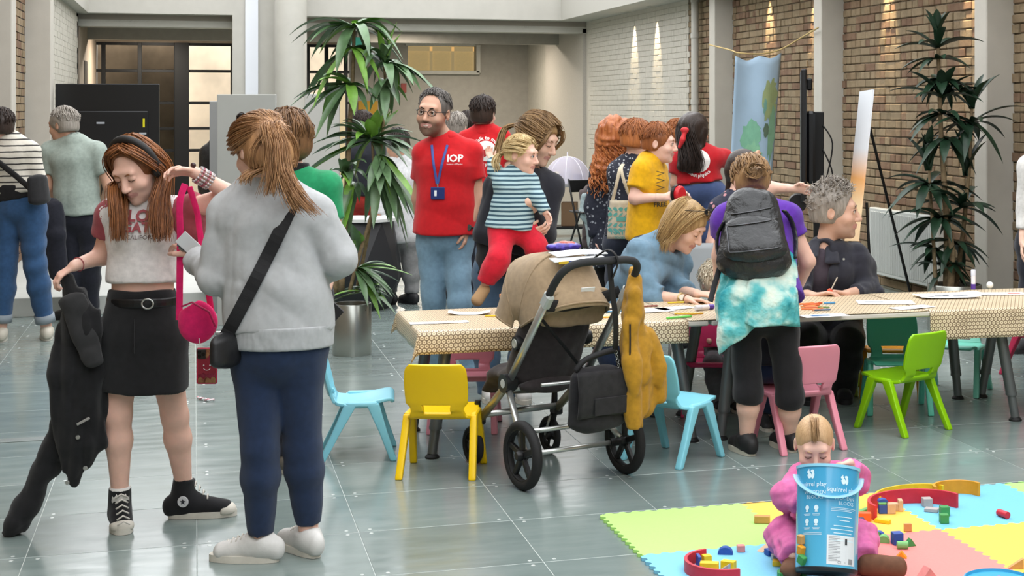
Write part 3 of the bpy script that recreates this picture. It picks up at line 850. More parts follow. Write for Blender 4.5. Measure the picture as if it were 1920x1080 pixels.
def glue(p,rotx,label,lying=False,rz=0):
    o=thing('glue_stick',label,'glue stick',p,rz)
    k=Matrix.Rotation(PI/2,3,'Y') if lying else Matrix.Identity(3)
    f=lambda mb,n,m:(setattr(mb,'v',[tuple(k@Vector(q)) for q in mb.v]),mb.build(n,m,o,auto=40))
    f(MB().lathe([(0,0),(.0135,0),(.0135,.03),(0,.03)],18),'base',M('glue_purple','#5a3a9a',.35))
    f(MB().lathe([(.013,.03),(.013,.075),(0,.075)],18),'body',M('glue_white','#eceaf0',.35))
    f(MB().lathe([(.0142,.075),(.0142,.108),(.012,.111),(0,.111)],18),'cap',M('glue_cap','#d9dce6',.35))
    return o
p=on_t(1825,542); glue((p.x,p.y,TZ+.006),0,'white and purple glue stick standing on the right table')
p=on_t(1337,580); glue((p.x,p.y,TZ+.020),0,'purple-ended glue stick lying by the denim-shirted woman\'s hands',True,PI+.3)
p=on_t(1856,541); o=MB().sphere((0,0,0),.02,16,10).build('foam_ball',M('foam_white','#f0efec',.8),smooth=True,loc=(p.x,p.y,TZ+.026)); tag(o,'small white foam ball near the standing glue stick','ball')
p=on_t(953,589); t=thing('terracotta_cup','terracotta cup on the left table next to the pushchair hood','cup',(p.x,p.y,TZ+.006))
MB().lathe([(0,0),(.034,0),(.042,.085),(.045,.085),(.045,.10),(.040,.10),(.036,.02),(0,.02)],24).build('body',M('terracotta','#b9804f',.75,noise=(20,.1)),t,auto=40)
# ---- plant pots and plants
m_steel=M('brushed_steel','#a9aca6',.28,metal=.85,noise=(4,.08))
m_leafA=M('leaf_green','#587650',.32,noise=(14,.3),spec=.7)
m_leafB=M('leaf_young','#6d9a3c',.4,noise=(14,.25))
m_leafD=M('leaf_dark','#1d3524',.42,noise=(12,.35))
m_bark=M('cane_bark','#7d6b50',.85,noise=(30,.3),bump=(60,.5))
m_soil=M('bark_mulch','#5a4636',.95,noise=(40,.4),bump=(50,1,.02))
def plant(base,Y,label,pot_r,pot_h,stems,leaves,mats):
    t=thing('dracaena_plant',label,'plant',(base.x,base.y,0),-YAW)
    X0=base.x*CA-base.y*SA; Y0=base.x*SA+base.y*CA
    J=lambda px,py,dy=0:Vector(((px-CX)*(Y0+dy)/FPX-X0,dy,CH-(py-HY)*(Y0+dy)/FPX))
    po=MB().lathe([(0,0),(pot_r*.98,0),(pot_r,.01),(pot_r,pot_h-.005),(pot_r-.004,pot_h),(pot_r-.012,pot_h),(pot_r-.014,pot_h-.05),(0,pot_h-.05)],48).build('pot',m_steel,t,auto=40)
    s=MB()
    for i in range(70):
        a=R_.uniform(0,6.28);q=pot_r*.9*math.sqrt(R_.random()); s.box((q*math.cos(a),q*math.sin(a),pot_h-.045+R_.uniform(0,.012)),(.03,.018,.012),.004,rot=Matrix.Rotation(R_.uniform(0,3),3,'Z')@Matrix.Rotation(R_.uniform(-.4,.4),3,'X'))
    o=s.build('mulch',m_soil,po); o['kind']='stuff'
    for pts,r0,r1 in stems:
        P=spline([J(*q) for q in pts],5); MB().tube(P,flin([r0,r1],len(P)-1),10).build('stem',m_bark,t,smooth=True)
    for (a,b,w,lift,mi) in leaves:
        mb=MB(); leaf_mb(mb,J(*a),J(*b),w,lift,.22,9); mb.build('leaf',mats[mi],t,smooth=True)
    return t
base=flo(660,664); lv=[]
def L1(a,tips,w=.05,lift=.08,mi=0):
    for tp in [q for t0 in tips for q in ((t0,) if mi==1 else (t0,(t0[0]+R_.uniform(-26,26),t0[1]+R_.uniform(-14,26))))]: lv.append(((a[0],a[1],R_.uniform(-.03,.03)),(tp[0],tp[1],(tp[2] if len(tp)>2 else R_.uniform(-.25,.2))),w*1.45*R_.uniform(.85,1.25),lift*R_.uniform(.7,1.3),mi if R_.random()>.15 else 1-mi if mi<2 else mi))
L1((664,52),[(541,67),(580,80,-.2),(602,98),(596,92,.1),(757,64),(693,106,-.25),(756,112),(730,75,.2),(735,92,.1),(648,120,.2),(690,122,.1)],.055,.14)
L1((664,46),[(668,38,0),(660,42,0),(672,48,.02)],.03,.0,1)
L1((660,90),[(575,185),(572,178,.1),(618,112),(690,150),(700,125,.15),(720,140),(690,170)],.05,.10)
L1((720,118),[(745,40,.05),(752,62,.03),(708,56,-.03),(712,100)],.05,.0,1)
L1((722,122),[(818,178,-.1),(790,172),(776,160,-.2),(760,150),(735,168,-.25),(728,92),(700,165),(745,182,.1),(640,100,.1),(680,105)],.05,.12)
L1((655,160),[(548,187),(604,215),(612,260,-.15),(632,168),(570,225),(700,188),(596,152),(690,210,-.1)],.055,.08)
L1((722,150),[(735,215),(764,190),(715,168),(700,196),(750,200,.1),(722,230,-.2)],.05,.05)
L1((695,265),[(602,265),(608,285,-.1),(620,240),(560,338),(640,230),(668,262),(760,236),(775,248),(750,288,-.15),(765,315),(770,290),(720,300),(664,340)],.055,.08)
L1((700,262),[(690,222),(708,205),(735,206,.05),(722,212,-.05),(748,205),(674,225),(700,215,-.1)],.06,.0,1)
L1((712,292),[(765,450),(735,430,-.15),(742,395),(778,420,.05),(700,430,-.2),(770,380),(760,362,.1),(752,410),(790,392),(728,415),(716,340),(683,338),(708,340,-.2),(690,360),(748,320)],.05,.03)
L1((645,330),[(620,405),(640,300),(690,340,-.1),(655,350),(668,310)],.045,.09)
L1((660,345),[(622,430),(686,370),(650,388,-.1),(640,450)],.05,.06)
L1((672,470),[(660,420),(672,432,-.1),(664,450),(680,440)],.04,0,1)
L1((668,505),[(744,503),(752,530),(722,530),(730,570),(735,545,-.2),(700,520),(706,555,-.2),(728,556),(745,560,.1),(690,575,-.25),(716,575,-.2)],.035,.05)
L1((690,548),[(728,568),(722,548),(700,530),(640,545),(615,560),(712,560)],.03,.04)
plant(base,0,'tall drooping dracaena in the steel pot behind the woman in the grey sweatshirt',.128,.34,
      [([(640,545),(648,400),(655,250),(662,130),(664,45)],.022,.010),([(668,548,.05),(690,440,.05),(712,300,.03),(722,180),(720,118)],.013,.008),([(655,548,-.04),(676,470,-.04),(700,380,0),(698,262)],.014,.009),([(630,548,.05),(632,470,.05),(642,350,.06)],.02,.014)],lv,[m_leafA,m_leafB])
lv=[]; PY=11.7
def L2(a,n,l0,l1,el0=-30,el1=40,w=.05,mi=0,a0=0,a1=360):
    n=int(n*1.35)
    for i in range(n):
        az=math.radians(a0+(a1-a0)*(i+.5*R_.random())/n); el=math.radians(R_.uniform(el0,el1)); l=R_.uniform(l0,l1); k=FPX/PY
        dx,dy,dz=l*math.cos(el)*math.cos(az),l*math.cos(el)*math.sin(az)*.8,l*math.sin(el)
        Y2=PY+dy; Xa=(a[0]-CX)*PY/FPX; za=CH-(a[1]-HY)*PY/FPX
        tip=(CX+(Xa+dx)*FPX/Y2, HY+(CH-(za+dz))*FPX/Y2, dy)
        lv.append(((a[0],a[1],0),tip,w*1.3*R_.uniform(.85,1.25),l*.22,mi))
L2((1757,75),5,.20,.26,60,82); L2((1757,92),6,.28,.38,-5,30,.055); L2((1757,112),6,.2,.3,-25,10)
L2((1764,150),8,.2,.3,-75,-10,.06)
L2((1765,185),10,.28,.42,-10,45,.06); L2((1768,215),9,.25,.4,-45,5,.06)
L2((1822,205),7,.22,.36,20,70); L2((1822,230),9,.25,.45,-55,15)
L2((1775,260),10,.25,.4,-55,-5,.06); L2((1740,320),6,.25,.35,50,85,.06); L2((1742,345),9,.28,.45,-40,15,.06)
L2((1810,330),5,.3,.4,50,80,.06); L2((1805,390),10,.25,.48,-50,20,.06); L2((1760,410),10,.3,.45,-40,10,.06)
L2((1790,455),9,.25,.4,-50,0); L2((1755,470),9,.25,.4,-45,10); L2((1775,505),8,.2,.35,-40,10)
b2=at(1790,540,PY)
plant(Vector((b2.x,b2.y,0)),0,'tall dark dracaena against the brick wall on the right',.20,CH-(540-HY)*PY/FPX+.03,
      [([(1775,545),(1775,420),(1765,260),(1758,75)],.030,.012),([(1790,545,.05),(1805,440,.05),(1818,300),(1822,200)],.022,.010),([(1755,545,-.04),(1750,450,-.04),(1742,320)],.018,.010),([(1782,545,-.06),(1785,470,-.05),(1772,400,0)],.03,.018)],lv,[m_leafD])
# ================================================================ pushchair
PT=math.radians(-35); po_=rc(-.413,6.915)
m_sand=cloth('sand_fabric','#a08a6e',.4,1200,fs=7); m_char=cloth('charcoal_fabric','#352f30',.3,1500,var=.2); m_strap=M('black_strap','#17171a',.7,bump=(300,.2))
m_rub=M('tyre_rubber','#1b1b1c',.75,bump=(120,.3)); m_plast=M('black_plastic','#141416',.42); m_tube=M('silver_tube','#c3c5c2',.3,metal=.8); m_clamp=M('grey_clamp','#b9bdbb',.4)
pc=thing('pushchair','pushchair with sand hood and charcoal seat standing in front of the table','pushchair',(po_.x,po_.y,0),-YAW-PT)
def wheel(c,r,tw,ns,par):
    t=MB().lathe([(r+ (tw/2)*math.cos(a)-tw*.5, (tw/2)*math.sin(a)) for a in [2*PI*k/14 for k in range(15)]],40,c,(1,0,0)).build('wheel',m_rub,par,smooth=True)
    ri=MB().lathe([(r-tw*.9,-tw*.35),(r-tw*.62,-tw*.42),(r-tw*.62,tw*.42),(r-tw*.9,tw*.35),(r-tw*.9,-tw*.35)],36,c,(1,0,0))
    ri.build('rim',m_plast,t,auto=40)
    MB().lathe([(0,-tw*.7),(.016,-tw*.7),(.024,-tw*.4),(.024,tw*.4),(.016,tw*.7),(0,tw*.7)],18,c,(1,0,0)).build('hub',m_plast,t,auto=40)
    for k in range(ns):
        a=2*PI*k/ns+.3; d=Vector((0,math.cos(a),math.sin(a))); rot=Matrix.Rotation(a,3,'X')
        MB().box(Vector(c)+d*(r-tw*.8+.02)/2,(tw*.45,r-tw*.8-.02,.026 if r>.1 else .014),.004,rot=rot).build('spoke',m_plast,t)
    return t
for sx in (-1,1):
    wheel((sx*.263,0,.149),.149,.045,5,pc); wheel((sx*.205,.56,.088),.088,.032,4,pc)
    ft=MB().tube([(sx*.2,-.11,.835),(sx*.2,.235,.42)],.014,10,flat=1.5).build('frame_tube',m_tube,pc,smooth=True)
    MB().tube([(sx*.2,.235,.42),(sx*.2,.50,.215)],.015,10,flat=1.4).build('frame_tube',M('champagne_tube','#a79f86',.35,metal=.7),pc,smooth=True)
    MB().tube([(sx*.205,.235,.41),(sx*.235,.06,.20),(sx*.25,.0,.155)],.015,10).build('rear_strut',m_tube,pc,smooth=True)
    hb=MB().lathe([(0,-.03),(.034,-.03),(.042,-.015),(.042,.03),(0,.03)],24,(sx*.2,.235,.42),(sx,0,0)).build('hub_joint',m_plast,pc,auto=40)
    MB().lathe([(0,.031),(.019,.031),(.021,.028)],20,(sx*.2,.235,.42),(sx,0,0)).build('cap',m_clamp,hb,auto=40)
    MB().box((sx*.2,-.10,.82),(.036,.05,.075),.008,rot=Matrix.Rotation(math.radians(40),3,'X')).build('height_clamp',m_clamp,pc)
    fk=MB().box((sx*.205,.50,.22),(.045,.06,.05),.008).tube([(sx*.205,.515,.30),(sx*.205,.52,.20),(sx*.205,.55,.13),(sx*.205,.56,.09)],[.014,.018,.017,.012],10).build('front_fork',m_plast,pc)
    MB().tube([(sx*.185,.52,.19),(sx*.18,.56,.09)],.006,8).build('fork_spring',m_tube,pc,smooth=True)
    MB().lathe([(0,-.02),(.032,-.02),(.036,0),(.03,.02),(0,.02)],20,(sx*.175,.19,.60),(sx,0,0)).build('hood_pivot',m_plast,pc,auto=40)
    MB().lathe([(0,.021),(.019,.024),(.021,.018)],20,(sx*.175,.19,.60),(sx,0,0)).build('pivot_cap',M('pivot_grey','#aeb0a6',.4),pc,auto=40)
MB().tube([(-.25,0,.149),(.25,0,.149)],.011,10).build('rear_axle',m_tube,pc,smooth=True)
MB().tube([(-.23,.05,.235),(.23,.05,.235)],.011,10).build('cross_bar',m_tube,pc,smooth=True)
MB().tube([(-.2,.235,.39),(.2,.235,.39)],.012,10).build('cross_bar',m_tube,pc,smooth=True)
MB().tube([(-.2,.48,.24),(.2,.48,.24)],.014,10).build('cross_bar',m_tube,pc,smooth=True)
for sx in (-1,1): MB().lathe([(.012,-.03),(.018,-.03),(.018,.03),(.012,.03)],14,(sx*.215,0,.149),(1,0,0)).build('axle_sleeve',m_plast,pc,auto=40)
hp=[(-.2,-.11,.835),(-.2,-.165,.90),(-.185,-.215,.955),(-.13,-.24,.985),(0,-.25,.99),(.13,-.24,.985),(.185,-.215,.955),(.2,-.165,.90),(.2,-.11,.835)]
MB().tube(spline(hp,6),.017,14).build('handle_bar',M('handle_foam','#2c2d2f',.8,bump=(250,.3)),pc,smooth=True)
s=SDF(); s.ecap((0,.10,.80),(0,.28,.47),(1,0,0),.170,.085,.178,.10,.03).ecap((0,.26,.45),(0,.50,.415),(1,0,0),.165,.05,.155,.045,.03).ecap((0,.5,.41),(0,.60,.33),(1,0,0),.15,.035,.14,.025,.03)
s.ell((0,.30,.62),(.13,.17,.26),Matrix.Rotation(math.radians(28),3,'X'),.02,'sub'); s.disp=folds(.004,14,3)
sh=sobj('seat_shell',s,.008,m_char,pc)
for x in (-.1,-.033,.033,.1): MB().tube(spline([(x,.03,.80),(x*1.03,.12,.62),(x*1.05,.20,.45)],4),.0018,5).build('seam',m_strap,sh)
def hood(u,v,ro=0):
    a=(2*u-1)*PI/2*.985; ph=math.radians(158-150*v); rr=(.325+.035*math.sin(PI*min(1,v*1.1)))*(1-.075*abs(math.sin(v*PI*3))**1.5)+ro
    c=max(0,math.cos(a))**.55; x=.185*math.copysign(abs(math.sin(a))**.8,a)
    return (x,.19+rr*c*math.cos(ph),.66+rr*c*math.sin(ph)*1.0)
hd=MB().grid(hood,24,30,.006).build('hood',m_sand,pc,smooth=True)
for v in (.02,.333,.667,.985):
    MB().tube([hood(u/16,v,.004) for u in range(17)],.0055,6).build('bow_seam',m_sand,hd,smooth=True)
s=SDF(); s.ecap((0,-.035,.84),(0,.02,.70),(1,0,0),.15,.015,.16,.02,.02); s.disp=folds(.003,20,5)
sobj('hood_back_flap',s,.008,m_sand,pc)
MB().box((.02,-.075,.845),(.07,.004,.03),.001,rot=Matrix.Rotation(.3,3,'X')).build('care_label',m_paper,pc)
MB().tube(spline([(-.19,-.07,.795),(-.08,-.055,.785),(.08,-.055,.80),(.19,-.07,.83)],5),.026,8,flat=.16,up=Vector((0,1,0))).build('back_strap',m_strap,pc)
MB().box((-.02,-.062,.79),(.05,.014,.034),.004).build('buckle',m_plast,pc)
MB().tube([(-.185,-.02,.735),(-.02,.04,.58),(.10,.10,.47)],.013,8,flat=.25).build('side_strap',m_strap,pc)
MB().tube([(-.17,.0,.44),(.17,.0,.44)],.008,8).build('basket_bar',m_tube,pc,smooth=True)
s=SDF(); s.ecap((0,.20,.40),(0,.44,.36),(1,0,0),.15,.035,.14,.03,.03); s.disp=folds(.004,14,9); sobj('under_basket',s,.01,m_char,pc)
# bag hung on the pushchair
def pthing(name,label,cat,loc=(0,0,0)):
    M_=Matrix.Translation(po_)@Matrix.Rotation(-YAW-PT,4,'Z'); p=M_@Vector(loc); return thing(name,label,cat,p,-YAW-PT)
m_bag=cloth('black_canvas','#232225',.3,1600,var=.25)
bag=pthing('changing_bag','black canvas messenger bag hanging behind the pushchair seat','bag',(0.0,-.185,.25))
s=SDF(); s.ecap((0,0,.05),(0,0,.245),(1,0,0),.145,.05,.128,.038,.02); s.clip((0,0,.006),(0,0,-1)); s.clip((.143,0,0),(1,0,0)); s.clip((-.143,0,0),(-1,0,0)); s.disp=folds(.004,12,4)
b0=sobj('bag_body',s,.007,m_bag,bag)
MB().grid(lambda u,v:((u-.5)*.262,-.052+.006*math.cos((u-.5)*3)-.012*math.sin(PI*v),.075+.195*v),12,10,.006).build('flap',m_bag,bag,smooth=True)
MB().box((.03,-.066,.12),(.17,.006,.075),.003).build('pocket',m_bag,bag)
MB().tube(spline([(-.11,0,.27),(-.07,-.01,.315),(.03,-.01,.34),(.10,0,.335),(.115,0,.27)],5),.013,8).build('carry_handle',m_strap,bag,smooth=True)
MB().tube(spline([(.02,-.065,.74),(.035,-.06,.62),(.06,-.05,.50),(.075,-.03,.40),(.085,-.01,.345)],5),.014,8,flat=.25,up=Vector((0,1,0))).build('strap',m_strap,bag)
MB().tube(spline([(-.02,.02,.735),(.02,-.055,.785),(.05,-.085,.74),(.03,-.07,.66)],5),.012,8,flat=.3).build('strap_loop',m_strap,bag)
rg=MB()
for i in range(5): rg.lathe([(.008+.002*math.cos(q),.002*math.sin(q)) for q in [2*PI*k/6 for k in range(7)]],10,(.088+.004*i,-.012,.335-.018*i),(i%2,1-(i%2),.2))
o=rg.build('chain',m_tube,bag,smooth=True)
# mustard jacket
m_must=cloth('mustard_cotton','#ad8022',.55,1300,fs=11,var=.15)
jk=pthing('mustard_jacket','mustard yellow jacket slung over the right end of the pushchair handle','jacket',(.2,-.17,.25))
s=SDF(); s.chain([(.0,.0,.635),(-.02,-.02,.58),(-.02,-.02,.5)],[.022,.032,.04],.03)
s.ecap((-.02,-.02,.52),(.005,-.03,.22),(1,.2,0),.045,.032,.085,.045,.03).ecap((.005,-.03,.22),(.015,-.03,.09),(1,.2,0),.085,.045,.075,.04,.03)
s.chain([(-.05,-.05,.45),(-.06,-.07,.3),(-.055,-.075,.15),(-.05,-.075,.02)],[.03,.035,.033,.028],.015,True); s.chain([(.05,-.03,.4),(.09,-.04,.25),(.10,-.04,.12)],[.028,.034,.03],.015)
s.disp=folds(.011,22,8,(1.5,1.5,.35))
j0=sobj('shell',s,.006,m_must,jk); 
MB().tube(spline([(-.075,-.08,.46),(-.085,-.095,.34),(-.09,-.09,.25)],4),.004,5).build('zip',m_plast,jk)
MB().tube(spline([(.0,.0,.63),(.01,.03,.68),(.02,.05,.66),(.02,.045,.6)],4),.014,8).build('hood_loop',m_must,jk,smooth=True)
# packet and papers lying on the hood
sn=pthing('snack_packet','shiny purple snack packet lying on top of the pushchair hood','packet',(.02,.12,1.022))
s=SDF(); s.ell((0,0,0),(.085,.045,.022),None,.01); s.disp=folds(.004,40,2); sobj('wrapper',s,.005,M('purple_foil','#3b2f86',.25,metal=.3,noise=(35,.6)),sn)
s=SDF(); s.ell((0,0,.006),(.055,.03,.019),None,.01); s.disp=folds(.003,50,6); sobj('picture',s,.005,M('packet_photo','#b5543f',.35,noise=(50,.7)),sn)
lf=pthing('leaflet','white folded leaflet tucked into the top of the pushchair hood','leaflet',(.03,.02,1.0)); MB().grid(lambda u,v:((u-.5)*.26,(v-.5)*.08,.012*v-.01*abs(u-.5)),6,3,.004).build('sheet',m_paper,lf)
lf=pthing('leaflet','leaflet with a yellow and blue corner in the pushchair hood','leaflet',(.0,-.03,.975)); MB().grid(lambda u,v:((u-.5)*.27,(v-.5)*.05,.012*v),6,3,.004).build('sheet',m_paper,lf); MB().box((-.09,-.026,-.004),(.05,.003,.012)).build('yellow_corner',M('print_yellow','#c9a92c',.6),lf); MB().box((-.045,-.026,-.003),(.04,.003,.012)).build('blue_corner',M('print_navy','#3a4a86',.6),lf)

# ================================================================ foam mats, bucket and wooden toys
MT=.6; MX,MY=1.56,6.12
def tooth(t):
    q=(t/.0545)%1.0; a=.0075
    return a if .12<q<.42 else (-a if .62<q<.92 else (a*(q/.12) if q<=.12 else (a-2*a*(q-.42)/.2 if q<=.62 else -a+a*(q-.92)/.08)))
def mat_tile(i,j,c,label,side):
    x0,x1=MX+i*MT,MX+(i+1)*MT; y1,y0=MY-j*MT,MY-(j+1)*MT; n=132; P=[]
    st=[k/n for k in range(n)]
    P+=[(x0+MT*s_,y0+tooth(x0+MT*s_)) for s_ in st]; P+=[(x1+tooth(y0+MT*s_),y0+MT*s_) for s_ in st]
    P+=[(x1-MT*s_,y1+tooth(x1-MT*s_)) for s_ in st]; P+=[(x0+tooth(y1-MT*s_),y1-MT*s_) for s_ in st]
    o=MB().prism([(a-(x0+x1)/2,b-(y0+y1)/2) for a,b in P],.0006,.013).build('foam_mat',M('foam_'+c,c,.75,noise=(120,.03),bump=(400,.12)),None)
    o.location=((x0+x1)/2,(y0+y1)/2,0); tag(o,label,'play mat','interlocking foam floor mats')
for i,j,c,lb in ((0,0,'#aade78','pale green foam mat at the near left corner of the play area'),(1,0,'#f0c055','yellow foam mat behind the baby'),(2,0,'#70b9d6','blue foam mat under the red arch'),(3,0,'#a4da7a','green foam mat at the far right edge'),
    (0,1,'#7abfdd','blue foam mat at the front left under the curved red block'),(1,1,'#ea8680','coral foam mat the baby sits on'),(2,1,'#f0c355','yellow foam mat at the front right'),(3,1,'#ea8680','coral foam mat beyond the yellow one on the right')): mat_tile(i,j,c,lb,0)
MZ=.0135
def mflo(px,py): return flo(px,py,MZ)
wood={'n':'#c39355','o':'#e2612f','r':'#c4283a','y':'#e6bd1c','g':'#3d8f4c','lg':'#6fb36a','b':'#2b4fa0','gr':'#aaa4a2','tan':'#c9a886','a':'#d9941f','p':'#3d2c55','s':'#d98a86'}
def wm(k): return M('wood_'+k,wood[k],.5,noise=(30,.08))
def block(px,py,kind,size,rot,k,label,dz=0,tilt=0):
    p=mflo(px,py); mb=MB(); w,d,h=size
    if kind=='box': mb.box((0,0,h/2),(w,d,h),.0015)
    elif kind=='tri': mb.prism([(-w/2,0),(w/2,0),(0,h)],-d/2,d/2,lambda x,y,z:(x,z,y))
    elif kind=='wedge': mb.prism([(-w/2,0),(w/2,0),(w/2,h)],-d/2,d/2,lambda x,y,z:(x,z,y))
    elif kind=='half': mb.prism([(w/2*math.cos(a),h*math.sin(a)) for a in [PI*t/10 for t in range(11)]],-d/2,d/2,lambda x,y,z:(x,z,y))
    elif kind=='cyl': mb.tube([(-w/2,0,h/2),(w/2,0,h/2)],h/2,20)
    elif kind=='arch': mb.prism([(w/2*math.cos(a),h*math.sin(a)) for a in [PI*t/10 for t in range(11)]]+[(-w*.22*math.cos(a),h*.5*math.sin(a)) for a in [PI*t/8 for t in range(9)]],-d/2,d/2,lambda x,y,z:(x,z,y))
    o=mb.build('toy_block',wm(k),None,auto=40); o.location=(p.x,p.y,MZ+dz); o.rotation_euler=(0,tilt,math.radians(rot)-YAW); return tag(o,label,'toy block','small wooden toy blocks on the mats')
block(1429,980,'box',(.062,.03,.028),-4,'n','plain wooden brick on the pale green mat')
block(1389,1034,'box',(.028,.028,.024),8,'s','small salmon cube on the green and blue mat seam')
block(1360,1038,'half',(.055,.03,.026),-5,'b','dark blue half-round behind the curved red block')
block(1310,1062,'box',(.012,.05,.04),10,'b','upright blue plank left of the yellow bricks')
block(1330,1072,'box',(.066,.032,.034),-6,'y','front yellow brick inside the curved red block')
block(1325,1056,'box',(.03,.03,.03),20,'y','yellow cube behind the front yellow brick')
block(1352,1078,'wedge',(.06,.03,.04),-20,'gr','grey-sided roof block in front of the red curve')
block(1366,1068,'box',(.05,.03,.032),-25,'y','yellow brick against the inside of the red curve')
block(1448,1040,'box',(.05,.035,.022),25,'b','blue brick under the baby\'s left knee')
block(1462,1060,'box',(.05,.035,.018),-8,'y','yellow brick beside the baby\'s left shoe')
block(1435,1032,'wedge',(.06,.03,.024),40,'tan','tan wedge by the baby\'s left knee')
block(1456,1050,'box',(.035,.03,.02),10,'gr','dark grey block next to the yellow brick at the baby\'s shoe')
block(1620,976,'box',(.055,.03,.032),-3,'o','orange brick to the right of the bucket')
block(1622,958,'wedge',(.06,.03,.018),5,'lg','green wedge behind the orange brick')
block(1655,980,'box',(.062,.026,.014),-30,'y','flat yellow plank by the end of the red arch')
block(1655,962,'box',(.034,.03,.036),4,'b','blue cube under the green piece in the red arch')
block(1655,961,'half',(.04,.03,.012),4,'b','small dark blue half-round topping the stack in the red arch',.045)
block(1654,962,'box',(.032,.028,.008),2,'lg','thin green tile on the blue cube in the red arch',.0365)
block(1670,962,'box',(.034,.034,.040),6,'tan','tan cube inside the red arch')
block(1681,957,'box',(.03,.03,.030),-6,'tan','tan block behind the tan cube in the red arch')
block(1688,957,'box',(.018,.04,.044),0,'tan','narrow upright tan block inside the red arch')
block(1738,949,'box',(.038,.038,.034),8,'gr','grey cube against the inside of the red arch')
block(1747,959,'box',(.055,.035,.014),-22,'gr','flat grey slab before the grey cube')
block(1771,966,'box',(.036,.036,.036),4,'g','rear dark green cube on the blue mat')
block(1770,980,'box',(.034,.034,.034),2,'g','front dark green cube on the blue mat')
block(1881,970,'cyl',(.055,.03,.028),-62,'r','red cylinder lying alone on the blue mat')
block(1702,996,'box',(.03,.014,.03),4,'n','small square wooden tile on the yellow mat')
block(1614,998,'box',(.026,.026,.055),4,'p','dark purple post right of the bucket')
block(1632,1008,'wedge',(.075,.03,.03),-60,'lg','long green wedge right of the bucket')
block(1648,1008,'half',(.046,.03,.024),-15,'b','blue half-round behind the light green one')
block(1657,1016,'half',(.046,.035,.026),-10,'lg','light green half-round on the coral mat')
block(1682,1020,'box',(.038,.04,.044),12,'b','blue brick on the coral mat')
block(1706,1023,'tri',(.04,.025,.028),20,'g','green triangle right of the blue brick')
block(1692,1029,'cyl',(.04,.03,.028),0,'lg','light green cylinder in front of the blue brick')
block(1690,1045,'tri',(.04,.03,.022),-10,'a','amber triangle by the baby\'s right shoe')
block(1904,1065,'wedge',(.055,.02,.036),-2,'n','wooden roof block on the front yellow mat')
block(1738,1082,'tri',(.06,.04,.036),25,'s','salmon triangle at the bottom edge on the coral mat')
def arch(pA,pB,thick,h,k,label,bulge=1,endk=None,frac=.5):
    a=mflo(*pA);b=mflo(*pB); c=(a+b)/2; r=(b-a).length/2; ang=math.atan2((b-a).y,(b-a).x); N=28
    mb=MB()
    Po=[(r*math.cos(t),r*math.sin(t)*bulge) for t in [PI*i/N for i in range(N+1)]]; Pi=[((r-thick)*math.cos(t),(r-thick)*math.sin(t)*bulge) for t in [PI*i/N for i in range(N+1)]]
    vs=[];fs=[]
    for i in range(N+1):
        vs+=[(*Po[i],0),(*Po[i],h),(*Pi[i],h),(*Pi[i],0)]
    for i in range(N):
        q=i*4
        for e in range(4): fs.append((q+e,q+(e+1)%4,q+4+(e+1)%4,q+4+e))
    fs.append((3,2,1,0)); fs.append(tuple(N*4+e for e in range(4))); mb.add(vs,fs)
    o=mb.build('toy_arch',wm(k),None,auto=35); o.location=(c.x,c.y,MZ); o.rotation_euler=(0,0,ang); weld(o,1e-6); return tag(o,label,'toy arch','wooden rainbow arch pieces')
arch((1640,976),(1797,952),.012,.058,'r','large red wooden arch standing on the blue mat',.85)
arch((1648,952),(1770,930),.012,.045,'y','yellow wooden arch behind the red arch',.6)
arch((1752,938),(1838,930),.012,.056,'a','amber wooden arch furthest back on the blue mat',.8)
arch((1388,1090),(1322,1050),.012,.042,'r','curved red wooden arch lying at the bottom edge',-.95 if False else .95)
arch((1462,1092),(1512,1082),.02,.03,'g','green wooden arch in front of the bucket at the bottom edge',.9)
# bucket lid
p=mflo(1872,1092); t=thing('bucket_lid','round blue bucket lid lying at the bottom right on the mats','lid',(p.x,p.y,MZ))
MB().lathe([(0,0),(.118,0),(.118,.014),(.112,.016),(.110,.006),(0,.006)],48).build('disc',M('lid_blue','#3f9fc8',.35),t,auto=40)
vs,fs=fill([[(-.03,.03),(.03,.05),(.035,.035),(-.02,.015)],[(.02,-.01),(.07,.02),(.06,-.02)],[(-.06,-.02),(-.02,0),(-.03,-.03)]],.02); MB().add([(x,y,.0068) for x,y in vs],fs).build('lid_print',M('lid_print','#d7728c',.5),t)
# bucket with print
bp=rc((1549-CX)*5.36/FPX,5.36); BR,BH=.106,.352
bk=thing('toy_bucket','tall blue printed plastic bucket standing in front of the baby','bucket',(bp.x,bp.y,MZ),-YAW); bk.rotation_euler=(math.radians(-21),math.radians(3.5),-YAW); bk.location.z=MZ+.042
m_bk=bpy.data.materials.new('bucket_blue'); m_bk.use_nodes=True; n=NT(m_bk); v=n.coord(); z=n.sep(v)[2]
n.link(n.ramp(n.math('DIVIDE',z,BH),[(0,'#55b3d8'),(.55,'#4aa5d0'),(1,'#3f9fcc')]),n.b.inputs['Base Color']); n.b.inputs['Roughness'].default_value=.16; n.b.inputs['Coat Weight'].default_value=.3
def bfr(x,z,r=BR): return (r*math.sin(x/BR),-r*math.cos(x/BR),z)
rr=lambda z:BR*(1+.02*(z/BH))
MB().lathe([(rr(0)-.004,.012),(rr(0),.012),(rr(BH),BH),(rr(BH)-.003,BH),(rr(0)-.004,.02)],56).build('body',m_bk,bk,auto=50)
MB().lathe([(0,0),(BR-.003,0),(BR+.001,.006),(BR+.001,.014),(0,.016)],56).build('base',M('bucket_base','#26292d',.4),bk,auto=40)
MB().lathe([(rr(BH)-.003,BH-.008),(rr(BH)+.003,BH-.008),(rr(BH)+.0035,BH+.002),(rr(BH)-.003,BH+.002)],56).build('rim',M('rim_blue','#8fd0ea',.2),bk,auto=40)
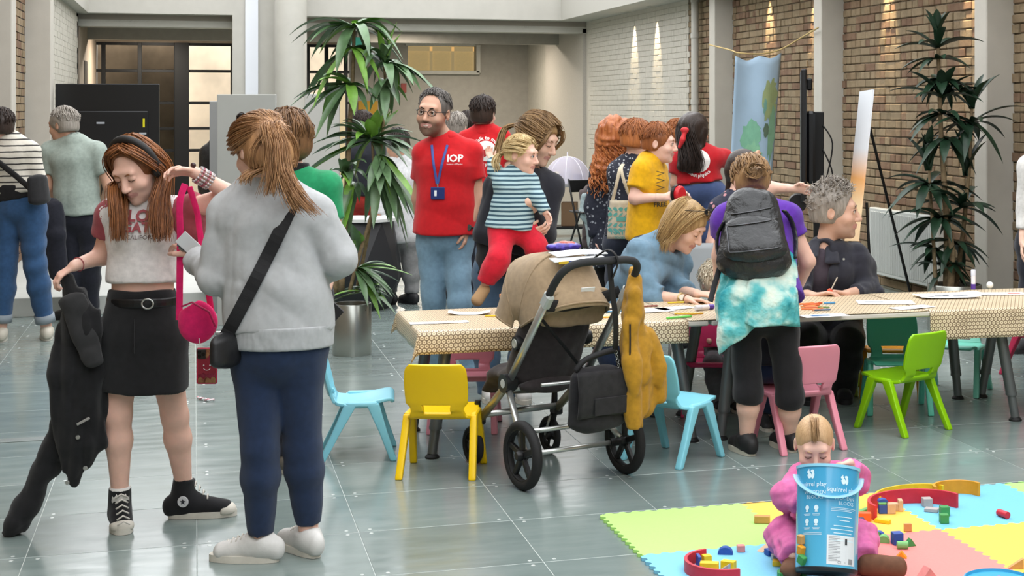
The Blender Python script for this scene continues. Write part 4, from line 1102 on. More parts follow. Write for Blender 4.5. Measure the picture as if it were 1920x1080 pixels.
pts=[bfr(x,BH-.028-.082*math.cos(x/.158*PI/2)**.9,BR+.008) for x in [(-.158+.316*i/24) for i in range(25)]]
MB().tube(pts,.011,8,flat=.18,up=Vector((0,0,1))).build('handle_strap',M('strap_clear','#a8dcf0',.15,alpha=.55),bk,smooth=True)
m_bw=M('bucket_print','#d9eff8',.4); m_bg=M('bucket_greyprint','#8d9196',.5); m_bd=M('bucket_darkprint','#35383c',.5)
def bprint(items,mat,name,dr=.0008):
    mb=MB()
    for vs,fs in items: mb.add([bfr(x,z,rr(z)+dr) for x,z in vs],fs)
    return mb.build(name,mat,bk)
def btext(body,x,z,size,space=1.0):
    vs,fs=text_mesh(body,size,space=space); return [(p[0]+x,p[1]+z) for p in vs],fs
def bquad(x0,x1,z0,z1,st=.012): return fill([[(x0,z0),(x1,z0),(x1,z1),(x0,z1)]],st)
def squirrel(x,z,s): # sitting animal mark of the toy maker
    e=lambda cx,cz,a,b,t=0:[(x+s*(cx+a*math.cos(q)*math.cos(t)-b*math.sin(q)*math.sin(t)),z+s*(cz+a*math.cos(q)*math.sin(t)+b*math.sin(q)*math.cos(t))) for q in [2*PI*k/10 for k in range(10)]]
    return [fill([q],.01) for q in (e(-.08,.28,.24,.30),e(-.22,.66,.17,.14),e(-.17,.86,.045,.09),e(.30,.30,.17,.36,-.15),e(.24,.72,.20,.15),e(-.28,.35,.12,.05,.4))]
it=squirrel(.045,.288,.034)+squirrel(-.075,.304,.034)+[btext('squirrel play',.042,.262,.0235),btext('squirrel play',-.07,.278,.0215),btext('WOODEN',-.058,.252,.017),btext('BLOCKS',-.058,.236,.017),btext('WOODEN',.05,.236,.017),btext('BLOCKS',.056,.219,.017)]
for i in range(3): it.append(bquad(.0,.10-.01*i,.208-.005*i,.2095-.005*i))
for i,(a,b) in enumerate(((.02,.08),(.03,.07),(.01,.088),(.0,.088),(.01,.08),(.02,.085),(.0,.09))): it.append(bquad(a,b,.178-.012*i-(.006 if i>1 else 0),.1805-.012*i-(.006 if i>1 else 0)))
for (x,z) in ((-.085,.2),(-.05,.2),(-.085,.155),(-.05,.155)):
    it.append(fill([[(x+.008*math.cos(q),z+.009*math.sin(q)+.006) for q in [2*PI*k/10 for k in range(10)]]],.01)); it.append(bquad(x-.005,x+.005,z-.008,z-.003)); it.append(bquad(x-.014,x+.014,z-.016,z-.0145)); it.append(bquad(x-.011,x+.011,z-.020,z-.0185))
for i in range(2): it.append(bquad(-.1,-.03,.122-.005*i,.1235-.005*i))
bprint(it,m_bw,'print')
bprint([bquad(-.012,.098,.022,.118)],M('label_white','#dde1e4',.4),'label_panel',.0006)
it=[bquad(-.006,.035-.012*(i%3==2),.112-.0052*i,.1134-.0052*i) for i in range(16)]+[btext('CE',.032,.026,.012),bquad(.05,.056,.03,.031)]
bprint(it,m_bg,'label_text',.0012)
it=[bquad(.052,.061,.088,.108)]+[bquad(.068+.0028*i,.0692+.0028*i,.026,.044) for i in range(7)]
bprint(it,m_bd,'label_marks',.0012)
# pieces seen through the clear side of the bucket
for k,(x,z,w,h,c,lb) in enumerate(((-.098,.10,.022,.03,'n','wooden block showing at the left side of the bucket'),(-.096,.065,.024,.03,'a','amber block low at the left side of the bucket'),(-.092,.034,.028,.03,'g','green wedge leaning on the bucket\'s lower left'))):
    q=bfr(x,z,BR+.014); o=MB().box((0,0,0),(w,.02,h),.002,rot=Matrix.Rotation(.2*k,3,'Y')).build('toy_block',wm(c),None); o.location=bk.matrix_basis@Vector(q); o.rotation_euler=(0,0,-YAW-.9); tag(o,lb,'toy block','small wooden toy blocks on the mats')

# ================================================================ boards, screens, far furniture
def wsc(px,py,Y): return at(px,py,Y)
def oriented(px,Y,name,label,cat,yaw=0,z=0):
    p=at(px,300,Y); return thing(name,label,cat,(p.x,p.y,z),-YAW-math.radians(yaw))
# big screen on the left, seen from behind
Y=16.3; t=oriented(202,Y,'television','large black television on a stand seen from behind, beside the man in the pale polo','television',-8,.15)
k=Y/FPX; w=187*k; zt=CH-(157-HY)*k-.15; zb=CH-(322-HY)*k-.15
MB().box((0,0,(zt+zb)/2),(w,.05,zt-zb),.008).build('screen_case',M('tv_black','#0f1012',.4),t)
MB().box((0,-.03,(zt+zb)/2-.1),(w*.8,.04,(zt-zb)*.6),.01).build('rear_housing',M('tv_black2','#15171a',.35),t)
for (sx,sz,ww,hh,c) in ((-.06,-.03,.08,.02,'#9a9fa6'),(.37,-.03,.02,.09,'#c8c01a'),(.36,-.14,.07,.02,'#a3a8ae'),(.2,-.17,.06,.03,'#8f949a')):
    MB().box((sx,-.053,(zt+zb)/2+.08+sz*1),(ww,.004,hh)).build('sticker',M('sticker_'+c,c,.5),t)
for sx in (-.25,.25): MB().box((sx,.0,zb/2+.05),(.06,.05,zb+.1),.006).build('stand_post',m_blackmetal,t)
MB().box((0,0,.02),(w*.8,.5,.04),.01).build('stand_base',m_blackmetal,t)
# pale display boards
def board(px0,px1,pyt,Y,label,c,yaw=0,edge=None,z=0):
    k=Y/FPX; t=oriented((px0+px1)/2,Y,'display_board',label,'display board',yaw,z); w=(px1-px0)*k; h=CH-(pyt-HY)*k-z
    MB().box((0,0,h/2+.02),(w,.035,h-.04),.004).build('panel',M('board_'+c,c,.6,noise=(4,.03)),t)
    for sx in (-1,1): MB().box((sx*w*.35,0,.012),(.05,.4,.024),.006).build('foot',m_tube,t)
    if edge: MB().box((w/2+.02,0,h/2),(.04,.05,h),.004).build('edge_post',M('edge_timber',edge,.6),t)
board(408,518,177,11.6,'pale grey display board behind the woman in the grey sweatshirt','#a9aaa6')
board(393,416,190,12.3,'narrow grey display board half hidden behind the larger one','#9d9fa0',20)
board(572,638,176,13.4,'pale display board behind the drooping plant','#b5b5b0',0,'#d8c49a')
# television on the right, edge-on on its stand
Y=13.3; u=(1506-CX)/FPX; p=at(1506,300,Y); t=thing('television','black television on a tall stand seen edge-on before the brick wall','television',(p.x,p.y,0),-YAW-math.atan(u)+math.radians(.6))
zt=CH-(132-HY)*Y/FPX; zb=CH-(372-HY)*Y/FPX
MB().box((0,0,(zt+zb)/2),(.045,1.1,zt-zb),.01).build('screen_case',M('tv_black','#0f1012',.4),t)
MB().box((.06,0,(zt+zb)/2-.1),(.07,.8,(zt-zb)*.55),.02).build('rear_housing',M('tv_black2','#15171a',.35),t)
MB().box((.05,-.1,zt-.12),(.05,.06,.1),.01).build('bracket',m_blackmetal,t)
MB().box((.13,-.15,(zt-.35)/2),(.08,.07,zt-.35),.006).build('stand_post',m_blackmetal,t)
MB().box((.13,.25,(zt-.35)/2),(.08,.07,zt-.35),.006).build('stand_post',m_blackmetal,t)
MB().box((.05,.05,.03),(.7,.5,.05),.01).build('stand_base',m_blackmetal,t)
MB().lathe([(0,-.03),(.07,-.03),(.08,0),(.07,.03),(0,.03)],20,(-.05,-.3,zb-.02),(0,1,0)).build('speaker',m_plast,t,auto=40)
for i in range(3): MB().tube(spline([(.16,-.2,1.5-.2*i),(.24,-.2,1.35-.25*i),(.2,-.2,1.1-.2*i),(.15,-.2,.95-.1*i)],5),.007,6).build('cable',m_plast,t,smooth=True)
# hanging map banner with its string
Y=16.2; k=Y/FPX
bc=lambda px,py,dy=0:at(px,py,Y+dy)
o0=bc(1420,220); t=thing('map_banner','pale blue cloth banner with a green map hanging from a string by the brick wall','banner',(o0.x,o0.y,o0.z),-YAW)
def bsurf(u,v):
    xl=1379+(1367-1379)*v; xr=1465+(1444-1465)*v; yt=105+16*math.sin(PI*u)*(.6+.4*math.sin(u*9))-6*u; yb_=372
    px=xl+(xr-xl)*u; py=yt+(yb_-yt)*v; q=at(px,py,Y+.05*math.sin(u*6)*(1-v)+.25*u)-o0
    return (q.x*CA-q.y*SA,q.x*SA+q.y*CA,q.z)
bb=MB().grid(bsurf,16,20,.003).build('cloth',M('banner_blue','#a9c3da',.7,noise=(3,.06)),t,smooth=True)
def blob(pts,c,nm,dr):
    vs,fs=fill([pts],.05); out=[]
    for x,y in vs:
        q=Vector(bsurf(x,y)); out.append(q+Vector((0,-dr,0)))
    MB().add(out,fs).build(nm,M('map_'+c,c,.7,noise=(9,.12)),t)
rj=random.Random(4)
def jag(cx,cy,a,b,n=26,j=.25): return [(cx+a*(1+rj.uniform(-j,j))*math.cos(2*PI*i/n),cy+b*(1+rj.uniform(-j,j))*math.sin(2*PI*i/n)) for i in range(n)]
blob(jag(.46,.56,.24,.11),'#84bfa2','map_green',.006); blob(jag(.5,.70,.2,.1),'#8fc7a4','map_green',.007); blob(jag(.62,.82,.2,.12),'#9fce9f','map_green',.008)
blob(jag(.82,.30,.15,.15),'#9aa878','map_olive',.007); blob(jag(.90,.55,.08,.18),'#7fa88a','map_green',.009); blob(jag(.78,.52,.06,.05),'#5f7460','map_dark',.011); blob(jag(.72,.34,.035,.06),'#6d9a8f','map_teal',.010)
def cs(px,py,Y_): q=at(px,py,Y_)-o0; return (q.x*CA-q.y*SA,q.x*SA+q.y*CA,q.z)
MB().tube(spline([cs(1330,84,17.6),cs(1370,94,16.6),cs(1384,99,Y),cs(1425,101,Y+.1),cs(1463,93,Y+.2),cs(1500,72,15.9),cs(1534,52,15.3)],5),.008,6).build('string',M('rope','#b9a06a',.8),t,smooth=True)
# narrow poster on an easel
q=[at(1613,172,13.0),at(1638,168,12.55),at(1609,452,12.15),at(1585,452,12.6)]
o0=(q[2]+q[3])/2; zf=o0.z
t=thing('poster_easel','tall narrow poster fading from white to orange on a black easel','poster',(o0.x,o0.y,0))
nn=(q[1]-q[0]).cross(q[3]-q[0]).normalized(); 
def psurf(u,v): return (q[0]*(1-u)*(1-v)+q[1]*u*(1-v)+q[2]*u*v+q[3]*(1-u)*v)-Vector((o0.x,o0.y,0))
m_po=bpy.data.materials.new('poster_fade'); m_po.use_nodes=True; n=NT(m_po); z=n.sep(n.coord())[2]
zt_,zb_=q[0].z,q[3].z
n.link(n.ramp(n.math('DIVIDE',n.math('SUBTRACT',z,zb_),zt_-zb_),[(0,'#eec79a'),(.25,'#f3d2a4'),(.42,'#e9a765'),(.62,'#dfdfe2'),(1,'#dfe3e8')]),n.b.inputs['Base Color']); n.b.inputs['Roughness'].default_value=.5
MB().grid(psurf,4,8,.014).build('poster_board',m_po,t)
def plines(rows,mat,nm):
    mb=MB()
    for u0,u1,v0,v1 in rows: mb.add([psurf(u0,v0)-nn*.012*sg,psurf(u1,v0)-nn*.012*sg,psurf(u1,v1)-nn*.012*sg,psurf(u0,v1)-nn*.012*sg],[(0,1,2,3)])
    mb.build(nm,mat,t)
sg=1 if nn.dot(Vector((0,-1,0)))<0 else -1
plines([(.25,.62,.055,.075),(.2,.7,.105,.13)],M('poster_ink','#33383f',.6),'heading'); plines([(.15,.75-.05*(i%3),.2+.022*i,.208+.022*i) for i in range(7)],M('poster_ink2','#6f8c92',.6),'small_text')
plines([(.3,.62,.52,.60),(.36,.56,.49,.52)],M('poster_flame','#f0dcb8',.6),'flame')
oo=Vector((o0.x,o0.y,0))
a_=at(1630,235,12.62)-oo; b_=at(1706,545,12.75)-oo; d_=(b_-a_); e_=a_+d_*((a_.z)/(a_.z-b_.z))
MB().tube([a_,e_],.012,8).build('easel_leg',m_blackmetal,t)
for px0,px1,Y_ in ((1600,1572,12.75),(1625,1632,12.3)):
    a_=at(px0,380,Y_)-oo; MB().tube([a_,(a_.x+(px1-px0)*.004,a_.y-.05,0)],.012,8).build('easel_leg',m_blackmetal,t)
# radiator
y0=on_x(1765,400,XR-.10).y; y1=on_x(1636,400,XR-.10).y; zt=on_x(1636,388,XR-.1).z; zb=on_x(1636,511,XR-.1).z
t=thing('radiator','white fluted panel radiator under the brick wall behind the plant','radiator',(XR-.10,(y0+y1)/2,0)); m_rad=M('radiator_white','#c6c8c4',.4)
MB().box((0,0,(zt+zb)/2),(.07,y1-y0,zt-zb),.008).build('panel',m_rad,t)
fb=MB(); nf=int((y1-y0)/.035)
for i in range(nf): fb.box((-.037,-(y1-y0)/2+.0175+.035*i,(zt+zb)/2),(.012,.02,zt-zb-.06),.005)
o=fb.build('flute',m_rad,t); o['kind']='stuff'
for sy in (-1,1): MB().box((.03,sy*(y1-y0)*.35,zb+.08),(.06,.03,.1)).build('bracket',m_rad,t)
MB().tube([(0,(y1-y0)/2-.05,zb),(0,(y1-y0)/2-.05,0)],.009,8).build('pipe',m_rad,t); MB().tube([(0,-(y1-y0)/2+.05,zb),(0,-(y1-y0)/2+.05,0)],.009,8).build('pipe',m_rad,t)
# far trolley with food cover
Y=20.2; k=Y/FPX; t=oriented(1064,Y,'trolley_table','black trolley table with a grey top near the far wall','table',-10)
w=.62; zt=.68
MB().box((0,0,zt-.02),(w,.5,.04),.005).build('table_top',M('trolley_top','#9b9a9a',.5),t)
for sx in (-1,1):
    for sy in (-1,1): 
        lg=MB().box((sx*(w/2-.05),sy*.2,zt/2+.02),(.07,.05,zt-.09),.004).build('leg',m_blackmetal,t); MB().lathe([(0,-.015),(.032,-.015),(.035,0),(.032,.015),(0,.015)],14,(sx*(w/2-.05),sy*.2,.035),(1,0,0)).build('castor',m_rub,lg)
MB().box((0,0,.12),(w-.1,.42,.03),.004).build('lower_shelf',m_blackmetal,t)
p=at(1068,300,Y); o=MB().box((0,0,.15),(.2,.25,.30),.005).build('cardboard_box',M('cardboard','#6d543c',.8)); o.location=(p.x,p.y,.136); o.rotation_euler=(0,0,-YAW); tag(o,'brown cardboard box on the lower shelf of the trolley','box')
p=at(1064,300,Y); t=thing('food_cover','translucent lilac mesh food cover domed over the trolley','food cover',(p.x,p.y,zt+.001),-YAW)
MB().lathe([(.30*math.cos(a),.34*math.sin(a)) for a in [PI/2*i/10 for i in range(11)]],32).build('dome',M('mesh_lilac','#d6cfe4',.5,alpha=.42),t,smooth=True)
for i in range(4): MB().tube([(.302*math.cos(a)*math.cos(PI*i/4),.302*math.cos(a)*math.sin(PI*i/4),.342*math.sin(a)) for a in [PI*j/14 for j in range(15)]],.004,5).build('rib',M('rib_white','#e6e2ee',.5),t)
MB().tube([(0,0,.335),(0,0,.40)],.008,8).build('knob',M('rib_white','#e6e2ee',.5),t)
for i,(dx,w_,h_,c,lb) in enumerate(((-.14,.12,.10,'#77798a','grey tub with food under the lilac cover, on the left'),(.0,.10,.17,'#d9d8d6','tall white tub under the lilac cover'),(.13,.12,.11,'#b5b2bd','pale tub under the lilac cover, on the right'))):
    q=p+Vector((dx*CA,-dx*SA,0)); tt=thing('food_tub',lb,'tub',(q.x,q.y,zt+.002),-YAW); MB().lathe([(0,0),(w_/2*.9,0),(w_/2,h_),(w_/2+.006,h_),(w_/2+.006,h_+.012),(0,h_+.012)],16).build('tub',M('tub_'+c,c,.5),tt,auto=40)
    if i==0: MB().sphere((0,0,h_+.02),(.045,.045,.025),10,6).build('food',M('popcorn','#e8dca0',.8,bump=(60,.8)),tt,smooth=True)
# easel frame by the far wall
e0=at(1138,225,18.5); t=thing('artist_easel','thin black folding easel standing by the painted wall','easel',(e0.x,e0.y,0),-YAW)
for (x,y) in ((-.22,-.1),(.22,-.1),(0,.4)): MB().tube([(x*.05,0,e0.z),(x,y,0)],.014,8).build('leg',m_blackmetal,t)
MB().tube([(-.14,-.07,.62),(.14,-.07,.62)],.01,8).build('crossbar',m_blackmetal,t)
# folding chair with coats
b0=flo(1108,470); t=thing('folding_chair','black metal chair with coats thrown over it by the far wall','chair',(b0.x,b0.y,0),-YAW+.5)
for sx in (-1,1):
    MB().tube([(sx*.2,-.2,0),(sx*.2,.1,.62),(sx*.2,.18,.82)],.012,8).build('leg',m_blackmetal,t,smooth=True); MB().tube([(sx*.19,.22,0),(sx*.19,-.12,.46)],.012,8).build('leg',m_blackmetal,t,smooth=True)
MB().box((0,-.02,.45),(.4,.38,.02),.006).build('seat',m_blackmetal,t); MB().box((0,.16,.74),(.4,.02,.14),.006).build('backrest',m_blackmetal,t)
def coat(name,label,c,pts,w,seed,base,Y0):
    X0=base.x*CA-base.y*SA; J=lambda px,py,dy=0:Vector(((px-CX)*(Y0+dy)/FPX-X0,dy,CH-(py-HY)*(Y0+dy)/FPX))
    t=thing(name,label,'coat',(base.x,base.y,0),-YAW); s=SDF()
    for ch,rs in pts: s.chain([J(*q) for q in ch],rs,.03)
    s.disp=folds(.018,14,seed,(1.6,1.6,.4)); sobj('fabric',s,.012,cloth(name+c,c,.5),t)
YC=FPX*CH/(470-HY)
coat('brown_coat','dark brown scarf-like coat hanging down the folding chair','#4f4443',[([(1098,362),(1112,352),(1122,372)],[.05,.06,.05]),([(1098,362,-.05),(1102,400,-.05),(1098,460,-.05)],[.05,.05,.03])],0,3,b0,YC)
coat('grey_coat','pale grey-blue jacket draped over the folding chair','#8f9da0',[([(1098,370,-.12),(1100,400,-.12),(1112,430,-.12)],[.05,.07,.06]),([(1118,372,-.1),(1126,410,-.12),(1122,435,-.1)],[.05,.08,.07]),([(1112,425,-.12),(1108,462,-.12)],[.05,.03])],0,5,b0,YC)
# chrome chair behind the denim-shirted woman
b0=rc((1300-CX)*9.3/FPX,9.3); t=thing('stacking_chair','grey stacking chair on thin chrome legs behind the denim-shirted woman','chair',(b0.x,b0.y,0),-YAW+.3)
for sx in (-1,1):
    for sy in (-1,1): MB().tube([(sx*.19,sy*.17,.44),(sx*.23,sy*.24,0)],.010,8).build('leg',m_tube,t,smooth=True)
MB().grid(lambda u,v:((u-.5)*.44,-.2+.4*v,.445+.02*(2*u-1)**2),8,8,.012).build('seat',M('seat_grey','#9ea3a6',.5),t,smooth=True)
MB().grid(lambda u,v:((u-.5)*.44,.21+.05*v-.04*(2*u-1)**2,.5+.32*v),8,8,.012).build('backrest',M('seat_grey','#9ea3a6',.5),t,smooth=True)
# faceted black counter with leaflets
Y=12.9; b0=at(690,300,Y); X0=b0.x*CA-b0.y*SA
t=thing('faceted_counter','black faceted display counter behind the drooping plant','counter',(b0.x,b0.y,0),-YAW)
def ring(sc,z,n=6,ph=.3): return [(sc*.33*math.cos(ph+2*PI*i/n)-.03,sc*.33*math.sin(ph+2*PI*i/n),z) for i in range(n)]
vs=ring(.62,0)+ring(1.02,.26,6,.6)+ring(.72,.72); fs=[tuple(reversed(range(6))),tuple(range(12,18))]
for i in range(6):
    j=(i+1)%6; fs+=[(i,j,6+i),(j,6+j,6+i),(6+i,6+j,12+j),(6+i,12+j,12+i)]
MB().add(vs,fs).build('body',M('counter_black','#222326',.45),t)
MB().lathe([(0,0),(.30,0),(.30,.025),(0,.025)],6,(-.03,0,.72)).build('counter_top',M('counter_white','#d5d6d4',.35),t)
for i,(dx,dy,a) in enumerate(((-.15,-.08,.2),(.02,-.1,-.1),(.12,.02,.4))):
    q=b0+Vector((dx*CA+dy*SA,-dx*SA+dy*CA,0)); o=MB().box((0,0,.004),(.15,.21,.008)).build('leaflet_stack',m_paper); o.location=(q.x,q.y,.7455); o.rotation_euler=(0,0,a); tag(o,['leaflet pile at the left on the faceted counter','middle leaflet pile on the faceted counter','leaflet pile at the right on the faceted counter'][i],'leaflets')
# signs of the back room
p=on_y(668,80,YP+1.2); t=thing('exit_sign','green exit sign hanging beyond the drooping plant','sign',(p.x,p.y,p.z-.08)); MB().box((0,0,.08),(.34,.04,.17),.005).build('box',M('exit_green','#3f9a86',.5,emit=.25),t)
MB().box((-.10,-.022,.08),(.05,.004,.10)).build('pictogram',M('sign_white','#dfe8e4',.5),t); MB().tube([(0,0,.165),(0,0,2.93-p.z+.08)],.008,6).build('rod',m_blackmetal,t)
p=on_y(757,165,YB-.02); o=MB().box((0,0,0),(.10,.012,.17),.003).build('wall_sign',M('sign_red','#8e3b34',.5)); o.location=p; tag(o,'small red sign on the far wall','sign')
p=on_y(690,208,YB-.02); o=MB().box((0,0,0),(.36,.015,.36),.003).build('yellow_poster',M('poster_yellow','#b98c25',.6)); o.location=p; tag(o,'yellow poster on the far wall behind the plant','poster')
# twisted cord dropped from the phone and plastic bits under the chair
p=flo(895,868); o=MB().lathe([(0,0),(.035,0),(.04,.012),(.03,.02),(0,.02)],16).build('plastic_disc',M('lid_red','#c8321e',.4)); o.location=(p.x,p.y+.08,0); tag(o,'small red plastic disc on the floor behind the yellow chair','disc')
# ================================================================ people
def skin(name,c): return M('skin_'+name,c,.5,noise=(25,.05),bump=(250,.05),sss=.12,spec=.35)
SK=skin('fair','#dfb7a2'); SK2=skin('pink','#e4b8a6'); SK3=skin('tan','#c99c84')
m_lip=M('lip','#c08a80',.45); m_eyew=M('eye_white','#e6e2dc',.25); m_iris=M('eye_iris','#2a211c',.2)
def hairmat(name,c1,c2,scale=60):
    if name in MATS: return MATS[name]
    m=bpy.data.materials.new(name); m.use_nodes=True; n=NT(m); b=n.b
    ge=n.new('ShaderNodeNewGeometry')
    f=n.noise(n.coord('Object',(1,1,.12)),scale,4,.7); k=n.math('ADD',n.math('MULTIPLY',f,.75),n.math('MULTIPLY',ge.outputs['Random Per Island'],.3))
    n.link(n.ramp(k,[(.25,c1),(.75,c2)]),b.inputs['Base Color']); b.inputs['Roughness'].default_value=.42; b.inputs['Specular IOR Level'].default_value=.4
    n.bump(n.noise(n.coord('Object',(1,1,.1)),scale*3,3),.5,.006); MATS[name]=m; return m
def FJ(f,px,py):
    p=f.J(px,py,-.12); return V(p.x,-.8,p.z)
def bearded(f,skin_col,beard_col,fn):
    me=f.bodyo.data; n_=len(me.vertices); co=np.zeros(n_*3,np.float32); me.vertices.foreach_get('co',co); x,y,z=f.H.local(co.reshape(-1,3))
    at_=me.attributes.new('beard','FLOAT','POINT'); at_.data.foreach_set('value',np.clip(fn(x,y,z),0,1).astype(np.float32))
    m=bpy.data.materials.new('skin_bearded'); m.use_nodes=True; n=NT(m); a=n.new('ShaderNodeAttribute'); a.attribute_name='beard'
    v=n.coord(); sp=n.math('MULTIPLY',a.outputs['Fac'],n.math('ADD',.55,n.math('MULTIPLY',n.noise(v,420,2),.6))); n.link(n.mix(sp,skin_col,beard_col),n.b.inputs['Base Color']); n.b.inputs['Roughness'].default_value=.55
    n.b.inputs['Subsurface Weight'].default_value=.1; n.b.inputs['Subsurface Radius'].default_value=(.02,.008,.004); n.b.inputs['Subsurface Scale'].default_value=.5
    n.bump(n.noise(v,350,2),.08,.004); me.materials[0]=m
sg_m=lambda v,w:1/(1+np.exp(-np.clip(v/w,-30,30)))
class Head:
    def __init__(s,c,f,size=1.0,roll=0,up=(0,0,1)):
        s.c=Vector(c); F=Vector(f).normalized(); U=Vector(up); U=(U-F*U.dot(F)).normalized(); Rr=F.cross(U)
        if roll: q=Matrix.Rotation(roll,3,F); U=q@U; Rr=q@Rr
        s.F,s.U,s.R,s.k=F,U,Rr,size; s.rot=np.array([[Rr[i],F[i],U[i]] for i in range(3)],dtype=np.float32)
    def p(s,x,y,z): return s.c+s.k*(s.R*x+s.F*y+s.U*z)
    def ell(s,S,c,r,k=.02,op='add'): S.ell(s.p(*c),[q*s.k for q in r],s.rot,k*s.k,op)
    def skull(s,S,baby=False):
        s.ell(S,(0,-.015,.03),(.077,.097,.088)); s.ell(S,(0,.028,-.03),(.061,.068,.084),.03); s.ell(S,(0,.043,-.075),(.044,.045,.036),.03)
        cp=lambda a,b,r0,r1,k:S.cap(s.p(*a),s.p(*b),r0*s.k,r1*s.k,k*s.k)
        cp((-.036,.079,.036),(.036,.079,.036),.012,.012,.022)
        for x in (-1,1):
            s.ell(S,(x*.031,.108,.013),(.021,.022,.012),.013,'sub'); s.ell(S,(x*.040,.062,-.026),(.024,.024,.022),.022)
            s.ell(S,(x*.031,.083,.0125),(.0155,.010,.0125),.006)
            s.ell(S,(x*.080,-.012,.0),(.008,.019,.031),.008); s.ell(S,(x*.087,-.004,.003),(.006,.010,.018),.004,'sub'); s.ell(S,(x*.011,.101,-.029),(.008,.008,.007),.006)
        cp((0,.088,.02),(0,.113 if not baby else .104,-.023),.008,.0125,.012)
        for a,b in (((-.020,.085,-.055),(0,.098,-.051)),((.020,.085,-.055),(0,.098,-.051)),((-.018,.085,-.058),(0,.095,-.063)),((.018,.085,-.058),(0,.095,-.063))): cp(a,b,.005,.0065,.004)
        s.ell(S,(0,.080,-.098),(.019,.016,.015),.02)
    def lips(s):
        A=[np.array(s.p(*q)) for q in ((-.021,.088,-.0565),(0,.1,-.0565),(.021,.088,-.0565))]
        def f(P):
            d=np.full(len(P),9.)
            for a,b in ((A[0],A[1]),(A[1],A[2])):
                t=np.clip(((P-a)@(b-a))/((b-a)@(b-a)),0,1); d=np.minimum(d,np.linalg.norm(P-a-t[:,None]*(b-a),axis=1))
            return (d<.0105*s.k).astype(int)
        return f
    def local(s,P):
        Q=(P-np.array(s.c))/s.k; return Q@np.array(s.R),Q@np.array(s.F),Q@np.array(s.U)
    def face(s,root,brow,closed=False,iris='#2a211c'):
        bm_=M('brow_'+brow,brow,.8)
        for x in (-1,1):
            MB().tube([s.p(x*a,y,z) for a,y,z in ((.014,.0925,.031),(.03,.0925,.036),(.047,.080,.031))],[.003*s.k,.0042*s.k,.002*s.k],6).build('eyebrow',bm_,root,smooth=True)
            if closed:
                MB().tube([s.p(x*a,y,z) for a,y,z in ((.018,.0915,.008),(.031,.0945,.003),(.045,.085,.007))],.0016*s.k,5).build('eyelash',M('lash','#4a3428',.8),root,smooth=True)
            else:
                e=MB().sphere(s.p(x*.031,.0805,.012),.0138*s.k,14,10); 
                eo=e.build('eye',m_eyew,root,smooth=True)
                q=s.p(x*.031,.0805,.012); d=(s.p(x*.031,.2,.008)-q).normalized(); MB().lathe([(0,.0143*s.k),(.004*s.k,.0138*s.k),(.0062*s.k,.0126*s.k)],12,q,d).build('iris',M('iris_'+iris,iris,.15),eo,smooth=True)
                MB().tube([s.p(x*a,y,z) for a,y,z in ((.016,.0905,.013),(.031,.0965,.0195),(.046,.085,.014))],.0018*s.k,5).build('eyelash',M('lash','#3a2a22',.8),root,smooth=True)
    def cap(s,S,o=.012,front=.02,low=-.045,back=0,face=True):
        """close hair: skull shell with the face cut away"""
        s.ell(S,(0,-.018-back,.034),(.077+o,.097+o,.088+o))
        s.ell(S,(0,-.045,-.02),(.070+o*.9,.062+o,.07),.02)
        if face: s.ell(S,(0,.125,-.045+front),(.088,.105,.105),.012,'sub')
        for x in (-1,1): s.ell(S,(x*.095,.03,-.055),(.03,.045,.055),.01,'sub'); s.ell(S,(x*.095,-.008,-.005),(.02,.022,.03),.006,'sub')
        if low is not None: S.clip(s.p(0,0,low),-s.U)
def hand(S,w,d,nrm,s=1.0,curl=.35,thumb=1,spread=.0,k=.004,pinch=False):
    w=Vector(w); d=Vector(d).normalized(); n=Vector(nrm); n=(n-d*n.dot(d)).normalized(); a=d.cross(n)
    pt=lambda x,y,z:w+(a*x+d*y+n*z)*s
    S.ecap(pt(0,.0,0),pt(0,.075,0),a,.024*s,.016*s,.036*s,.012*s,.012)
    for i,(x,l) in enumerate(((-.030,.060),(-.010,.074),(.010,.078),(.029,.068))):
        b=Vector((x,.078 if abs(x)<.02 else .070,0)); ang=curl*.6+ (0.1*i if pinch else 0); q=b; L=[l*.45,l*.32,l*.25]; r=.0088
        for j in range(3):
            t=q+Vector((spread*x*.8,math.cos(ang)*L[j],math.sin(ang)*L[j])); S.cap(pt(*q),pt(*t),r*s,r*.9*s,k); q=t; ang+=curl; r*=.92
    q=Vector((thumb*.026,.018,.004)); t=q+Vector((thumb*.022,.034,.014)); u=t+Vector((thumb*.004,.028,.014)); S.cap(pt(*q),pt(*t),.0115*s,.0098*s,.008); S.cap(pt(*t),pt(*u),.0098*s,.008*s,k)
MALE=dict(p=(.158,.112),w=(.145,.105),c=(.168,.115)); FEM=dict(p=(.165,.115),w=(.130,.098),c=(.150,.112)); KID=dict(p=(.150,.105),w=(.135,.098),c=(.145,.102))
